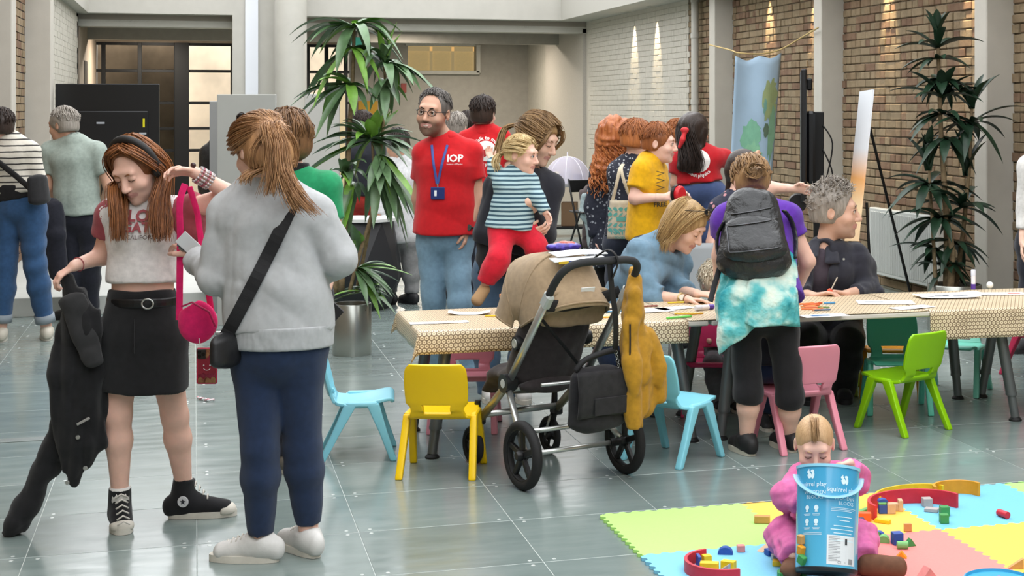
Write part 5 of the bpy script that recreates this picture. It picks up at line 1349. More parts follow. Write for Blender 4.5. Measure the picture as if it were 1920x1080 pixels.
class Fig:
    def __init__(s,label,px,Y,jt,head=None,size=1.0,B=MALE,skin=SK,z0=0,name='person',zoff=0,limb=1.0,lr=(.088,.060,.057,.037)):
        s.lr=lr
        s.Y=Y; p=at(px,300,Y); s.X0=(px-CX)*Y/FPX; s.z0=z0; s.k=size; s.B=B; s.skin=skin; s.limb=limb
        s.root=thing(name,label,'person',(p.x,p.y,z0),-YAW)
        s.j={a:s.J(*q) for a,q in jt.items()}
        s.side=(s.j['sr']-s.j['sl']).normalized()
        s.H=None
        if head: s.H=Head(s.J(*head[0]),head[1],head[2] if len(head)>2 else 1.0,head[3] if len(head)>3 else 0)
    def J(s,px,py,dy=0): return Vector(((px-CX)*(s.Y+dy)/FPX-s.X0,dy,CH-(py-HY)*(s.Y+dy)/FPX-s.z0))
    def torso(s,S,o=0,top=True,hips=True,k=.035):
        j,B,z=s.j,s.B,s.k; pe,nk=j['pe'],j['nk']; W_=pe.lerp(nk,.40); C=pe.lerp(nk,.76); q=lambda t:(t[0]*z+o,t[1]*z+o)
        if 'ps' in j: ps=(j['ps']-pe).normalized()
        else: ps=s.side
        if hips: S.ecap(pe,W_,ps,*q(B['p']),*q(B['w']),k)
        S.ecap(W_,C,s.side,*q(B['w']),*q(B['c']),k)
        if top:
            S.ecap(C,C.lerp(nk,.75),s.side,*q(B['c']),B['c'][0]*z*.62+o,B['c'][1]*z*.62+o,k)
            S.cap(j['sl'],j['sr'],.054*z+o,None,k); S.cap(nk,j['sl'],.045*z+o,.052*z+o,k); S.cap(nk,j['sr'],.045*z+o,.052*z+o,k)
    def arm(s,S,a,o=0,t0=1.0,t1=1.0,flat=False,k=.02,r=(.053,.043,.042,.027)):
        z=s.k*s.limb; sh,el,wr=s.j['s'+a],s.j['e'+a],s.j['w'+a]
        if t0<1: S.cap(sh,sh.lerp(el,t0),r[0]*z+o,(r[0]+(r[1]-r[0])*t0)*z+o,k,flat=flat); return
        S.cap(sh,el,r[0]*z+o,r[1]*z+o,k)
        S.cap(el,el.lerp(wr,t1),r[2]*z+o,(r[2]+(r[3]-r[2])*t1)*z+o,k,flat=flat)
    def leg(s,S,a,o=0,t0=1.0,t1=1.0,flat=False,k=.025,r=None):
        r=r or s.lr
        z=s.k*s.limb; h,kn,an=s.j['h'+a],s.j['k'+a],s.j['a'+a]
        if t0<1: S.cap(h,h.lerp(kn,t0),r[0]*z+o,(r[0]+(r[1]-r[0])*t0)*z+o,k,flat=flat); return
        S.cap(h,kn,r[0]*z+o,r[1]*z+o,k); m=kn.lerp(an,.32)
        if t1<=.32: S.cap(kn,kn.lerp(an,t1),r[1]*z+o,r[2]*z+o,k,flat=flat); return
        S.cap(kn,m,r[1]*z*.96+o,r[2]*z*1.04+o,k); S.cap(m,kn.lerp(an,t1),r[2]*z*1.04+o,(r[2]*1.04+(r[3]-r[2]*1.04)*(t1-.32)/.68)*z+o,k,flat=flat)
    def body(s,hands=(),h=.0145,hh=.0054,hd=.0052,legs=True,feet=True):
        S=SDF(); s.torso(S,-.004)
        for a in 'lr':
            if 'e'+a in s.j: s.arm(S,a)
            if legs and 'h'+a in s.j: s.leg(S,a)
        parts=[]
        if s.H: S.cap(s.j['nk'],s.H.p(0,-.02,-.05),.055*s.k,.052*s.k,.03)
        parts.append(S.mesh(h))
        if s.H:
            T=SDF(); s.H.skull(T); T.cap(s.j['nk'].lerp(s.H.p(0,-.02,-.05),.35),s.H.p(0,-.02,-.05),.053*s.k,.051*s.k,.03); parts.append(T.mesh(hd))
        for (a,d,nrm,kw) in hands:
            T=SDF(); w=s.j['w'+a]; el=s.j['e'+a]; T.cap(el.lerp(w,.75),w,.031*s.k*s.limb,.026*s.k*s.limb,.012); hand(T,w,d,nrm,s.k*kw.pop('s',1.0),**kw); parts.append(T.mesh(hh))
        lp=s.H.lips() if s.H else None
        s.bodyo=npobj('body',parts,[s.skin,m_lip],s.root,midx=lp); return s.bodyo
    def cl(s,name,S,mat,h=.008,fold=None,seed=0,fs=11,an=(1,1,.6)):
        if fold: S.disp=folds(fold,fs,seed,an)
        return sobj(name,S,h*1.2,mat,s.root)
    def shirt(s,name,mat,o=.014,sleeve=.55,hem=None,long=None,fold=.005,seed=1,h=.008,hemz=None,neck=.055,k=.035,so=None,fs=11):
        S=SDF(); s.torso(S,o,k=k); S.ecap(s.j['pe'],s.j['pe'].lerp(s.j['nk'],.3),s.side,s.B['p'][0]*s.k+o+.018,s.B['p'][1]*s.k+o+.018,s.B['w'][0]*s.k+o,s.B['w'][1]*s.k+o,k); so=o+.004 if so is None else so
        for a in 'lr':
            if 'e'+a not in s.j: continue
            if long is not None: s.arm(S,a,so,1,long,True)
            elif sleeve: s.arm(S,a,so,sleeve,flat=True)
        up=(s.j['nk']-s.j['pe']).normalized()
        if hem is not None: S.clip(s.j['pe'].lerp(s.j['nk'],hem),-up)
        if hemz is not None: S.clip((0,0,hemz),(0,0,-1))
        if neck: S.ell(s.j['nk']+up*.03,(neck*1.15*s.k,neck*s.k,.035),None,.01,'sub')
        return s.cl(name,S,mat,h,fold,seed,fs)
    def trousers(s,name,mat,o=.012,waist=.12,t1=.95,fold=.005,seed=2,h=.008,r=(.088,.062,.060,.045),k=.03,an=(.8,.8,1.0),fs=10):
        S=SDF(); j,B,z=s.j,s.B,s.k; pe,nk=j['pe'],j['nk']; q=lambda t:(t[0]*z+o,t[1]*z+o); ps=s.side if 'ps' not in j else (j['ps']-pe).normalized()
        S.ecap(pe,pe.lerp(nk,.3),ps,*q(B['p']),*q(B['w']),k)
        for a in 'lr':
            if 'h'+a in j: s.leg(S,a,o,1,t1,True,r=r); S.cap(pe.lerp(j['h'+a],.5),j['h'+a],.092*z+o,r[0]*z+o,.03)
        up=(nk-pe).normalized(); S.clip(pe.lerp(nk,waist),up)
        return s.cl(name,S,mat,h,fold,seed,fs,an)
    def shoe(s,an,toe,mat,sole,size=1.0,high=0,lace=None,h=.006,name='shoe',toecap=None,z=0):
        a=Vector((an[0],an[1],z)); t=Vector((toe[0],toe[1],z)); d=(t-a); L=d.length; d=d.normalized(); sd=d.cross(Vector((0,0,1)))
        heel=a-d*.055*size; w=.040*size; S=SDF(); up=Vector((0,0,1))
        S.ecap(heel+up*.045*size,a+d*.03*size+up*.058*size,sd,w*.8,.045*size,w*.9,.05*size,.03); S.ecap(a+d*.02+up*.052*size,t-d*.04*size+up*.034*size,sd,w*.9,.048*size,w*1.05,.034*size,.03)
        S.cap(a-d*.015+up*.06*size,Vector((an[0],an[1],z+.085*size+high)),.046*size,.043*size,.02,flat=True); S.clip((0,0,z+.012),(0,0,-1))
        o=sobj(name,S,h,mat,s.root)
        P=[];N=26
        for i in range(N):
            q=2*PI*i/N; y=math.cos(q);x=math.sin(q); c=(t+heel)/2; hl=(t-heel).length/2+.010*size
            P.append(c+d*y*hl*(abs(y)**.0)+sd*math.copysign(abs(x)**.75,x)*w*(1.14 if y>0 else 1.0))
        mb=MB(); mb.add([(p.x,p.y,z+.001) for p in P]+[(p.x,p.y,z+.026*size) for p in P],[tuple(reversed(range(N))),tuple(range(N,2*N))]+[(i,(i+1)%N,N+(i+1)%N,N+i) for i in range(N)]); mb.build('sole',sole,o,auto=40)
        if lace:
            for i in range(7):
                c=a+d*(.032+.018*i)*size+up*(.106-.0072*i)*size
                if high: c=a+d*(.028+.016*i)*size+up*(.097+high*.75-(.0095+high*.105)*i)
                MB().tube([c-sd*.024*size+up*-.008,c+up*.006,c+sd*.024*size+up*-.008],.0035*size,6).build('lace',lace,o,smooth=True)
        if toecap:
            T=SDF(); T.ell(t-d*.038*size+up*.026*size,(.046*size,.046*size,.034*size),None,.01); T.clip((0,0,z+.012),(0,0,-1)); T.clip(t-d*.055*size,-d); sobj('toe_cap',T,.005,toecap,o)
        return o
def strands(root,guides,n,mat,r=.003,spread=.012,seed=0,name='hair_strand',wave=0,segs=3,parent=None,taper=.35):
    rg=random.Random(seed); mb=MB()
    for g in guides:
        G=spline(g[0] if isinstance(g[0],(list,tuple)) and not isinstance(g[0][0],(int,float)) else g,segs)
        L=len(G)
        sc=1.0
        for _ in range(n):
            o0=Vector((rg.gauss(0,1),rg.gauss(0,1),rg.gauss(0,.4)))*spread*.7; o1=o0*.6+Vector((rg.gauss(0,1),rg.gauss(0,1),rg.gauss(0,.6)))*spread; ph=rg.uniform(0,6.28); cut=rg.uniform(.8,1.0); P=[]
            m=max(4,int(L*cut))
            for i in range(m):
                t=i/(L-1); q=G[i]+o0*(1-t)+o1*t
                if wave: q=q+Vector((math.sin(t*wave+ph),math.cos(t*wave*.9+ph),0))*.012*min(1,t*3)
                P.append(q)
            mb.tube(P,[r*(1-.0*t) if t<.6 else r*(1-(t-.6)/.4*(1-taper)) for t in [i/(m-1) for i in range(m)]],3,caps=False)
    o=mb.build(name,mat,parent or root,smooth=True); o['kind']='stuff'; return o
def auto_strands(f,H,mat,n=260,o=.016,r=.0028,front=62,sidea=95,back=128,seed=1,part=0,mess=.004,crown=-.02):
    rg=random.Random(seed); mb=MB()
    for i in range(n):
        a=rg.uniform(-PI,PI); c=math.cos(a); tm=(sidea+(front-sidea)*max(0,c)+(back-sidea)*max(0,-c))*rg.uniform(.74,1.05); t0=rg.uniform(0,.35)*tm; P=[]; da=rg.uniform(-.25,.25); oo=o+rg.uniform(-.004,.005)
        for k in range(6):
            th=math.radians(t0+(tm-t0)*k/5); aa=a+da*k/5; x=(.077+oo)*math.sin(th)*math.sin(aa); y=crown+(.097+oo)*math.sin(th)*math.cos(aa)*(1+.0*th); z=.034+(.088+oo)*math.cos(th)
            if th>PI/2: z=.034-.075*(th-PI/2); s_=max(.72,1-.28*(th-PI/2)); x=(.077+oo)*s_*math.sin(aa); y=crown+(.097+oo)*s_*math.cos(aa)
            P.append(H.p(x+rg.gauss(0,mess),y+rg.gauss(0,mess),z+rg.gauss(0,mess)))
        mb.tube(P,r*H.k,3,caps=False)
    ob=mb.build('hair_strand',mat,f.root,smooth=True); ob['kind']='stuff'; return ob
def glasses(H,root,c='#1c1c1e',lens=None,name='glasses',z=.012,y=.106,off=None):
    m=M('frame_'+c,c,.35); f=MB()
    for x in (-1,1):
        P=[H.p(x*.032+.021*math.cos(a),y-.012*abs(math.cos(a))*(1 if x*math.cos(a)>0 else 0),z+.016*math.sin(a)) for a in [2*PI*i/16 for i in range(17)]]; f.tube(P,.0022,6,caps=False)
        f.tube([H.p(x*.053,y-.012,z+.004),H.p(x*.078,.05,z+.004),H.p(x*.085,-.01,z+.004)],.002,6)
    f.tube([H.p(-.011,y,z+.004),H.p(0,y+.003,z+.008),H.p(.011,y,z+.004)],.002,6)
    o=f.build(name,m,root,smooth=True)
    if lens:
        for x in (-1,1):
            mb=MB(); mb.add([H.p(x*.032+.020*math.cos(a),y-.003-.008*abs(math.cos(a)),z+.015*math.sin(a)) for a in [2*PI*i/16 for i in range(16)]],[tuple(range(16))]); mb.build('lens',lens,o)
    return o
m_denimb=cloth('denim_black','#1b1b1d',.5,1500,var=.2); m_denimd=cloth('denim_dark','#1f2f4c',.7,1500,var=.12); m_denimm=cloth('denim_mid','#33547c',.7,1400,var=.12); m_denimp=cloth('denim_pale','#7897ac',.7,1400,var=.1)
m_black=cloth('black_jersey','#1a191b',.3,1400,var=.25); m_navy=cloth('navy_wool','#23252d',.4,1200,var=.2); m_sole=M('rubber_white','#cfcabf',.6,noise=(30,.06)); m_sneak=M('white_leather','#cfcdca',.5,noise=(30,.05),bump=(90,.15)); m_blacksole=M('rubber_black','#202022',.7)
# ---------------------------------------------------------------- girl with the headband
g=Fig('girl in a rose-sleeved tee and black skirt raising a pink bag strap',272,6.12,dict(nk=(270,388,.05),sl=(212,404,.02),sr=(332,400,.05),el=(192,480,.06),wl=(140,498,-.08),er=(436,366,.02),wr=(366,324,-.06),pe=(267,590,.02),hl=(232,628,.02),hr=(300,628,.04),kl=(221,778,.0),al=(225,925,.03),kr=(328,780,.12),ar=(345,912,.19)),((256,318,-.02),(-.20,-.80,-.52),.98,.10),.86,KID,SK2,limb=.98)
b=g.body([('l',(-.8,-.3,-.55),(.2,.3,-.9),dict(curl=.75,thumb=-1)),('r',(-.85,-.2,.12),(-.2,-.6,-.7),dict(curl=.6,thumb=1))],h=.010,hd=.0036)
g.H.face(g.root,'#8a5a3c',True)
o=g.shirt('tee',cloth('tee_white','#e2dddb',.5),.012,0,hem=.30,fold=.004,h=.0075)
m_rose=cloth('sleeve_rose','#9c4a52',.35)
for a in 'lr':
    S=SDF(); sh,el=g.j['s'+a],g.j['e'+a]; S.cap(g.j['nk'].lerp(sh,.5)+V(0,0,-.01),sh,.052,.064,.03); S.cap(sh,sh.lerp(el,.50 if a=='l' else .42),.062,.062,.02,flat=True)
    if a=='r': S.cap(sh,sh+V(.06,0,-.06),.05,.055,.03)
    g.cl('sleeve',S,m_rose,.0075,.003,4)
# print on the tee
m_pr=M('print_rose','#a04a50',.7); m_prd=M('print_brown','#5a4340',.7)
tz=lambda x,y,px0,py0:FJ(g,px0,py0)+V(x,0,y)
for body_,px,py,sz,mm in (('LOS',255,417,.062,m_pr),('GATOS',262,437,.052,m_pr),('CALIFORNIA',262,451,.024,m_prd)):
    vs,fs=text_mesh(body_,sz,bold=.035 if sz>.03 else 0); project(vs,fs,mm,o,lambda x,y:tz(x,y,px,py),(0,1,0),.009,'tee_print',g.root)
S=SDF(); up=(g.j['nk']-g.j['pe']).normalized(); pe=g.j['pe']
S.ecap(pe+V(0,0,.075),pe+V(0,.01,-.08),g.side,.128,.095,.165,.118,.03).ecap(pe+V(0,.01,-.08),V(pe.x-.01,.04,g.J(267,726,.05).z),g.side,.165,.118,.178,.135,.03,flat=True); S.clip(pe+V(0,0,.10),(0,0,1))
sk_=g.cl('skirt',S,m_denimb,.0075,.004,6)
MB().tube([pe+V(-.134*math.cos(t)+.0,.0-.100*math.sin(t)+.0,.055) for t in [PI*i/20-.3 for i in range(25)]],.017,8,flat=.22,up=V(0,1,0)).build('belt',M('belt_black','#141416',.4),g.root)
bk_=pe+V(.055,-.102,.055); MB().tube([bk_+V(.022*math.cos(q),-.004,.019*math.sin(q)) for q in [2*PI*i/14 for i in range(15)]],.0035,6,caps=False).build('belt_buckle',m_tube,g.root,smooth=True)
MB().tube([pe+V(.01,-.125,.0),pe+V(.015,-.14,-.13)],.0025,5).build('zip_line',m_strap,sk_)
m_conv=cloth('canvas_black','#1c1c1f',.2,1500); m_lace=M('lace_white','#cfcac2',.8)
def gp(px,py): q=flo(px,py)-g.root.location; return V(q.x*CA-q.y*SA,q.x*SA+q.y*CA,0)
s1=g.shoe(g.J(225,925,.03),gp(231,1003),m_conv,m_sole,.98,.075,m_lace,.005,'high_top_shoe',m_sole)
s2=g.shoe(g.J(346,912,.19),gp(440,966),m_conv,m_sole,.98,.075,m_lace,.005,'high_top_shoe',m_sole)
ac=g.J(343,941,.13); MB().lathe([(0,.002),(.021,.002),(.022,0)],24,ac,(0,-1,0)).build('ankle_patch',M('patch_white','#cfcfd2',.6),s2)
star=[(.013*math.cos(PI/2+PI*i/5)*(1 if i%2==0 else .42),.013*math.sin(PI/2+PI*i/5)*(1 if i%2==0 else .42)) for i in range(10)]
MB().add([ac+V(x,-.0032,y) for x,y in star],[tuple(range(10))]).build('patch_star',M('star_navy','#22242c',.6),s2)
for a,t in (('l',.93),('r',.93)):
    q=g.j['k'+a].lerp(g.j['a'+a],.98); MB().tube([q+V(0,0,.02),q-V(0,0,.05)],.040,14).build('sock',M('sock_white','#d8d4d0',.9),g.root,smooth=True)
H=g.H; m_ginger=hairmat('hair_auburn','#4f2b18','#a4683a')
S=SDF(); H.cap(S,.010,.065,-.03); H.ell(S,(0,-.06,-.02),(.085,.06,.09),.03)
g.cl('hair',S,m_ginger,.005)
gl=[]
for i in range(15):
    t=i/14; 
    gl.append([H.p(.002,.03-.10*t,.122),H.p(.050,.055-.11*t,.108),H.p(.086,.035-.09*t,.04),H.p(.088,.02-.075*t,-.04),g.J(208+24*t,352,-.10+.12*t),g.J(212+20*t,405,-.15+.05*t),g.J(212+20*t,462+4*math.sin(i*2),-.165)])
    gl.append([H.p(-.002,.03-.10*t,.122),H.p(-.050,.055-.11*t,.108),H.p(-.086,.03-.09*t,.04),H.p(-.092,.0-.06*t,-.04),g.J(290+22*t,372,-.10+.10*t),g.J(284+34*t,425,-.15+.04*t),g.J(288+24*t,455+5*math.sin(i*1.7),-.165)])
strands(g.root,gl,38,m_ginger,.0022,.011,3)
for i in range(1):
    hb=[H.p(.094*math.cos(t),-.005+.0*math.sin(t),.01+.128*math.sin(t)) for t in [PI*i/26 for i in range(27)]]
    MB().tube(hb,.019,10,flat=.9,up=V(0,1,0)).build('hair_band',M('band_black','#1f1d1c',.6),g.root,smooth=True)
    for sx in (-1,1): MB().lathe([(0,-.012),(.03,-.012),(.036,0),(.03,.014),(0,.014)],22,H.p(sx*.094,-.01,-.01),H.R).build('ear_pad',M('band_black','#1f1d1c',.6),g.root,auto=40)
MB().sphere(H.p(-.086,.0,-.032),.0045,8,6).build('ear_stud',M('pearl','#e8e2da',.2),g.root,smooth=True)
# bracelets
w=g.j['wr']; d=(g.j['er']-w).normalized(); a1,a2=frame(d)
for i in range(7):
    c=w+d*(.012+.009*i); P=[c+(a1*math.cos(t)+a2*math.sin(t))*.031 for t in [2*PI*k/14 for k in range(15)]]; br=MB()
    for q in P[:-1]: br.sphere(q,.0052,6,4)
    o=br.build('bead_bracelet',M(['bead_silver','bead_pink','bead_white'][i%3],['#b9b4b6','#b06a78','#d8d0ce'][i%3],.3),g.root,smooth=True); o['kind']='stuff'
MB().sphere(w+d*.01+V(-.01,-.02,.035),.011,8,6).build('charm',M('charm_dark','#3a1f1f',.3),g.root,smooth=True)
w=g.j['wl']; d=(g.j['el']-w).normalized(); a1,a2=frame(d); MB().tube([w+d*.02+(a1*math.cos(t)+a2*math.sin(t))*.027 for t in [2*PI*k/14 for k in range(15)]],.002,5).build('wristband',m_pr,g.root)
# jacket in her hand
def gthing(f,name,label,cat,px,Y,py=None):
    p=at(px,300,Y); return thing(name,label,cat,(p.x,p.y,0),-YAW)
def cthing(name,label,cat,px,Y):
    p=at(px,300,Y); t=thing(name,label,cat,(p.x,p.y,0),-YAW); X0=(px-CX)*Y/FPX
    return t,(lambda a,b,dy=0:Vector(((a-CX)*(Y+dy)/FPX-X0,dy,CH-(b-HY)*(Y+dy)/FPX)))
t,J=cthing('denim_jacket','black denim jacket dangling from the girl\'s hand with one sleeve reaching the floor','jacket',150,6.05)
S=SDF(); S.chain([J(128,524),J(140,560),J(150,620)],[.022,.035,.05],.03)
S.ecap(J(150,590),J(146,700),(1,.2,0),.07,.035,.10,.045,.03).ecap(J(146,700),J(152,830),(1,.2,0),.10,.045,.085,.035,.03).ecap(J(152,830),J(136,900),(1,.1,0),.085,.035,.03,.02,.03)
S.cap(J(165,590,-.03),J(170,620,-.03),.03,.035,.03); S.disp=folds(.010,15,3,(2,2,.25)); sobj('jacket_body',S,.008,m_denimb,t)
S=SDF(); S.chain([J(120,800,.05),J(85,880,.05),J(48,950,.02),J(30,985,0),J(15,1012,0)],[.05,.045,.04,.038,.036],.02,True); S.disp=folds(.008,25,5); S.clip((0,0,.004),(0,0,-1)); sobj('sleeve',S,.008,m_denimb,t)
S=SDF(); S.ecap(J(136,560,-.05),J(175,680,-.06),(1,.3,-.3),.05,.02,.035,.015,.02); S.disp=folds(.006,20,9); sobj('collar',S,.008,cloth('denim_worn','#2d2d2e',.4),t)
for q in ((146,820),(126,905),(160,878)): MB().lathe([(0,.004),(.007,.004),(.009,0)],12,J(*q,-.055),(0,-1,0)).build('button',m_tube,t)
MB().box(J(156,790,-.055),(.055,.006,.010),.002,rot=Matrix.Rotation(-.5,3,'Y')).build('pocket_trim',M('trim_pale','#9a9894',.7),t)
# pink bag, strap and phone
t,J=cthing('pink_bag','hot pink half-moon bag hanging on its strap from the girl\'s raised hand','bag',370,6.0)
m_pink=cloth('hot_pink','#e6246d',.35,1300,var=.1)
S=SDF(); S.ell(J(371,603),(.074,.032,.082),None,.02); S.clip(J(348,578),(-.55,0,.85)); S.disp=folds(.004,22,2); bo=sobj('bag_body',S,.006,m_pink,t)
MB().tube([J(340,575,-.03),J(360,567,-.034),J(392,585,-.034),J(404,612,-.03)],.004,6).build('zip',M('zip_pink','#b31852',.4),bo)
MB().tube(spline([J(336,600,-.0),J(337,520,0),J(338,440,-.02),J(337,380,-.05),J(347,345,-.05)],6),.013,8,flat=.2,up=V(0,1,0)).build('strap',m_pink,t)
MB().tube(spline([J(397,590,.03),J(390,540,.05),J(374,430,.05),J(370,400,.04),J(355,350,0)],6),.012,8,flat=.2,up=V(0,1,0)).build('strap',m_pink,t)
t,J=cthing('phone_case','pink drip-patterned phone case hanging below the pink bag','phone',388,5.98)
MB().box(J(388,686),(.078,.012,.138),.005).build('case',M('case_pink','#c9304f',.35),t)
c=J(388,686,-.0075)
def drip(z0,amp,seed,c1,nm,zlow):
    r=random.Random(seed); n=16; P=[c+V(-.034+.068*i/n,0,zlow) for i in range(n+1)]+[c+V(.034-.068*i/n,0,z0+amp*(math.sin(i*1.1+seed)+.4*math.sin(i*2.3))) for i in range(n+1)]
    MB().add(P,[tuple(range(len(P)))]).build(nm,M(nm+c1,c1,.4),t)
MB().box(c+V(0,.001,0),(.068,.002,.128)).build('print_base',M('case_maroon','#8e2234',.4),t)
drip(.035,.006,2,'#d99a6a','drip_cream',.064); drip(-.045,.006,5,'#c9a06a','drip_tan',-.064); drip(-.03,.004,8,'#c04a63','drip_rose',-.044)
for dx in (-.012,.012): MB().sphere(c+V(dx,-.001,.002),.003,8,5).build('smile_eye',m_paper,t)
MB().tube([c+V(.012*math.cos(q),-.001,-.008+.008*math.sin(q)) for q in [PI+PI*i/8 for i in range(9)]],.0012,5).build('smile',m_paper,t)
MB().box(c+V(-.02,-.002,.045),(.032,.004,.036),.004).build('camera_bump',M('cam_black','#2a2522',.3),t)
for q in ((-.028,.053),(-.028,.037),(-.013,.045)): MB().lathe([(0,.003),(.006,.003),(.007,0)],12,c+V(q[0],-.003,q[1]),(0,-1,0)).build('lens',M('lens_black','#0c0c0e',.1),t)
MB().tube([c+V(-.03,0,.068),c+V(-.028,0,.095),c+V(-.03,0,.105)],.0015,5).build('loop',m_paper,t)
pcord=flo(385,752); t=thing('twisted_cord','short pink and white twisted cord lying on the floor below the phone case','cord',(pcord.x,pcord.y,.004),-YAW)
for k in (0,1): MB().tube([V(-.06+.012*i+.0*k,.05-.010*i+.006*math.sin(i*1.9+PI*k)-(.02*(i-6) if i<0 else 0),.006+.004*math.cos(i*1.9+PI*k)) for i in range(8)]+[V(.03,-.02,.006),V(.05,-.005,.006),V(.055,-.022,.006)],.005,6).build('strand',[M('cord_pink','#d9a0a8',.8),m_paper][k],t,smooth=True)

# ---------------------------------------------------------------- woman in grey sweatshirt
w_=Fig('woman seen from behind in a pale grey sweatshirt, dark jeans and white trainers',520,5.72,dict(nk=(500,342,.04),sl=(428,404,.02),sr=(588,404,.04),el=(408,518,.0),wl=(362,478,.26),er=(636,484,.04),wr=(596,522,.28),pe=(524,655,.02),hl=(484,690,.02),hr=(562,690,.03),kl=(489,845,-.04),al=(490,1000,-.02),kr=(566,838,.04),ar=(578,982,.06)),((490,285,.02),(-.62,.66,-.30),1.04),1.0,dict(p=(.166,.122),w=(.158,.115),c=(.160,.115)),SK2,lr=(.070,.054,.052,.033))
w_.body([('l',(-.5,.5,.3),(.3,-.3,-.8),dict(curl=.5,thumb=1)),('r',(-.3,.8,0),(-.5,0,-.8),dict(curl=.4,thumb=-1))])
m_gmarl=cloth('grey_marl','#bcbec0',.8,1400,var=.06,fs=10)
S=SDF(); w_.torso(S,.020,k=.035); J=w_.J
S.ecap(J(524,560,.02),J(524,646,.02),w_.side,.180,.132,.188,.138,.04,flat=True)
for a in 'lr': S.cap(w_.j['s'+a],w_.j['e'+a],.070,.062,.018); S.cap(w_.j['e'+a],w_.j['e'+a].lerp(w_.j['w'+a],.85),.064,.048,.02,flat=True)
S.clip(J(524,612,.02),(0,0,-1)); S.disp=folds(.007,15,12,(1.7,1.7,.3)); sw=sobj('sweatshirt',S,.008,m_gmarl,w_.root)
S=SDF(); S.ecap(J(524,604,.02),J(524,649,.02),w_.side,.199,.152,.194,.148,.02,flat=True); S.clip(J(524,606,.02),(0,0,1)); sobj('hem_rib',S,.007,cloth('grey_rib','#b0b2b4',.4,1800,var=.06,fs=30),w_.root)
S=SDF(); S.cap(w_.j['nk']+V(0,-.005,-.012),w_.j['nk']+V(0,0,.022),.075,.068,.01,flat=True); sobj('neck_rib',S,.006,MATS['grey_rib'],w_.root)
w_.trousers('jeans',m_denimd,.010,.12,.99,.004,3,.0075,(.074,.058,.056,.034),k=.015)
def wp(px,py,f): q=flo(px,py)-f.root.location; return V(q.x*CA-q.y*SA,q.x*SA+q.y*CA,0)
for (an,to) in (((490,1000,-.02),(398,1050)),((578,982,.06),(528,1020))):
    q=w_.J(*an); w_.shoe(q,wp(*to,w_) if to else 0,m_sneak,m_sole,1.0,.0,m_lace,.006,'trainer')
    MB().tube([q+V(0,0,.03),q-V(0,0,.05)],.036,14).build('ankle',SK2,w_.root,smooth=True)
H=w_.H; m_redbr=hairmat('hair_redbrown','#6d4629','#c99a6c')
S=SDF(); H.cap(S,.014,.0,-.075); H.ell(S,(0,-.075,-.02),(.072,.045,.075),.03); w_.cl('hair',S,m_redbr,.005)
pt=H.p(0,-.118,.065); gl=[]
for i in range(22):
    a=PI*(i/21)*1.24-.12*PI; x=.088*math.cos(a); z=.03+.092*math.sin(a)
    gl.append([H.p(x*.98,.055,z*.95+.015),H.p(x*1.08,0,z*1.08+.012),H.p(x*.82,-.075,z*.8+.026),pt])
for i in range(16):
    x=-.085+.17*i/15; gl.append([H.p(x*.9,-.06-.035*(1-abs(x)/.085),-.075),H.p(x*1.0,-.085-.03*(1-abs(x)/.085),-.02),H.p(x*.55,-.115,.03),pt])
strands(w_.root,gl,46,m_redbr,.0017,.008,5)
gl=[[pt,J(512,236,-.09),J(526,270,-.12),J(532,320,-.14),J(548+5*i,372,-.17),J(562+14*i,398+5*i,-.175)] for i in range(4)]+[[pt,J(508,236,-.10),J(516,280,-.13),J(514,330,-.15),J(505,372,-.16)] for i in range(3)]+[[H.p(.05,-.08,-.06),J(470,325,-.1),J(462,345,-.1)]]
strands(w_.root,gl,95,m_redbr,.0018,.016,6)
MB().lathe([(.012+.006*math.cos(q),.006*math.sin(q)) for q in [2*PI*k/8 for k in range(9)]],16,pt,(pt-H.p(0,0,.03))).build('hair_tie',M('tie_brown','#6d4a30',.7),w_.root,smooth=True)
sg_=Head(H.p(0,-.015,.072),(H.F+H.U*.9),1.0); glasses(sg_,w_.root,'#2b2622',M('lens_dark','#15181c',.08),'sunglasses')
# her bag
t,J=cthing('crossbody_bag','black crossbody bag with a wide strap on the back of the woman in grey','bag',440,5.6)
S=SDF(); S.ecap(J(424,640),J(425,672),(.25,1,0),.09,.03,.095,.034,.03); S.disp=folds(.003,20,1); sobj('bag_body',S,.006,M('bag_leather','#19191b',.45,bump=(120,.2)),t)
bv=BVHTree.FromPolygons([v.co for v in sw.data.vertices],[tuple(p.vertices) for p in sw.data.polygons]); P=[]; off=t.location-w_.root.location; offl=V(off.x*CA-off.y*SA,off.x*SA+off.y*CA,0)
last=-.1
for i in range(25):
    f=i/24; px=562+(425-562)*f+ -14*math.sin(PI*f)*0; py=352+(630-352)*f**.92
    o_=w_.J(px,py,-.14); hit,n_,ix,ds=bv.ray_cast(V(o_.x,-.8,o_.z),V(0,1,0)); y=(hit.y if hit else last); last=y; q=w_.J(px,py,y); P.append(V(q.x,y-.012,q.z)-offl)
sv=[]
for i,p in enumerate(P):
    d=(P[min(i+1,24)]-P[max(i-1,0)]).normalized(); s_=d.cross(V(0,1,0)).normalized(); sv+=[p-s_*.024,p+s_*.024,p+s_*.024+V(0,.004,0),p-s_*.024+V(0,.004,0)]
MB().add(sv,[(i*4+e,i*4+(e+1)%4,i*4+4+(e+1)%4,i*4+4+e) for i in range(24) for e in range(4)]).build('strap',m_strap,t,smooth=False)
t,J=cthing('leaflets','small fan of folded leaflets in the hand of the woman in grey','leaflets',358,5.95)
for i,(c,r) in enumerate((('#c9cdd0',-.75),('#56646f',-.65),('#8f8a80',-.55))): MB().box(J(356+3*i,460+4*i,.01*i),(.10,.004,.055),.001,rot=Matrix.Rotation(-r,3,'Y')).build('leaflet',M('leaf_'+c,c,.5),t)
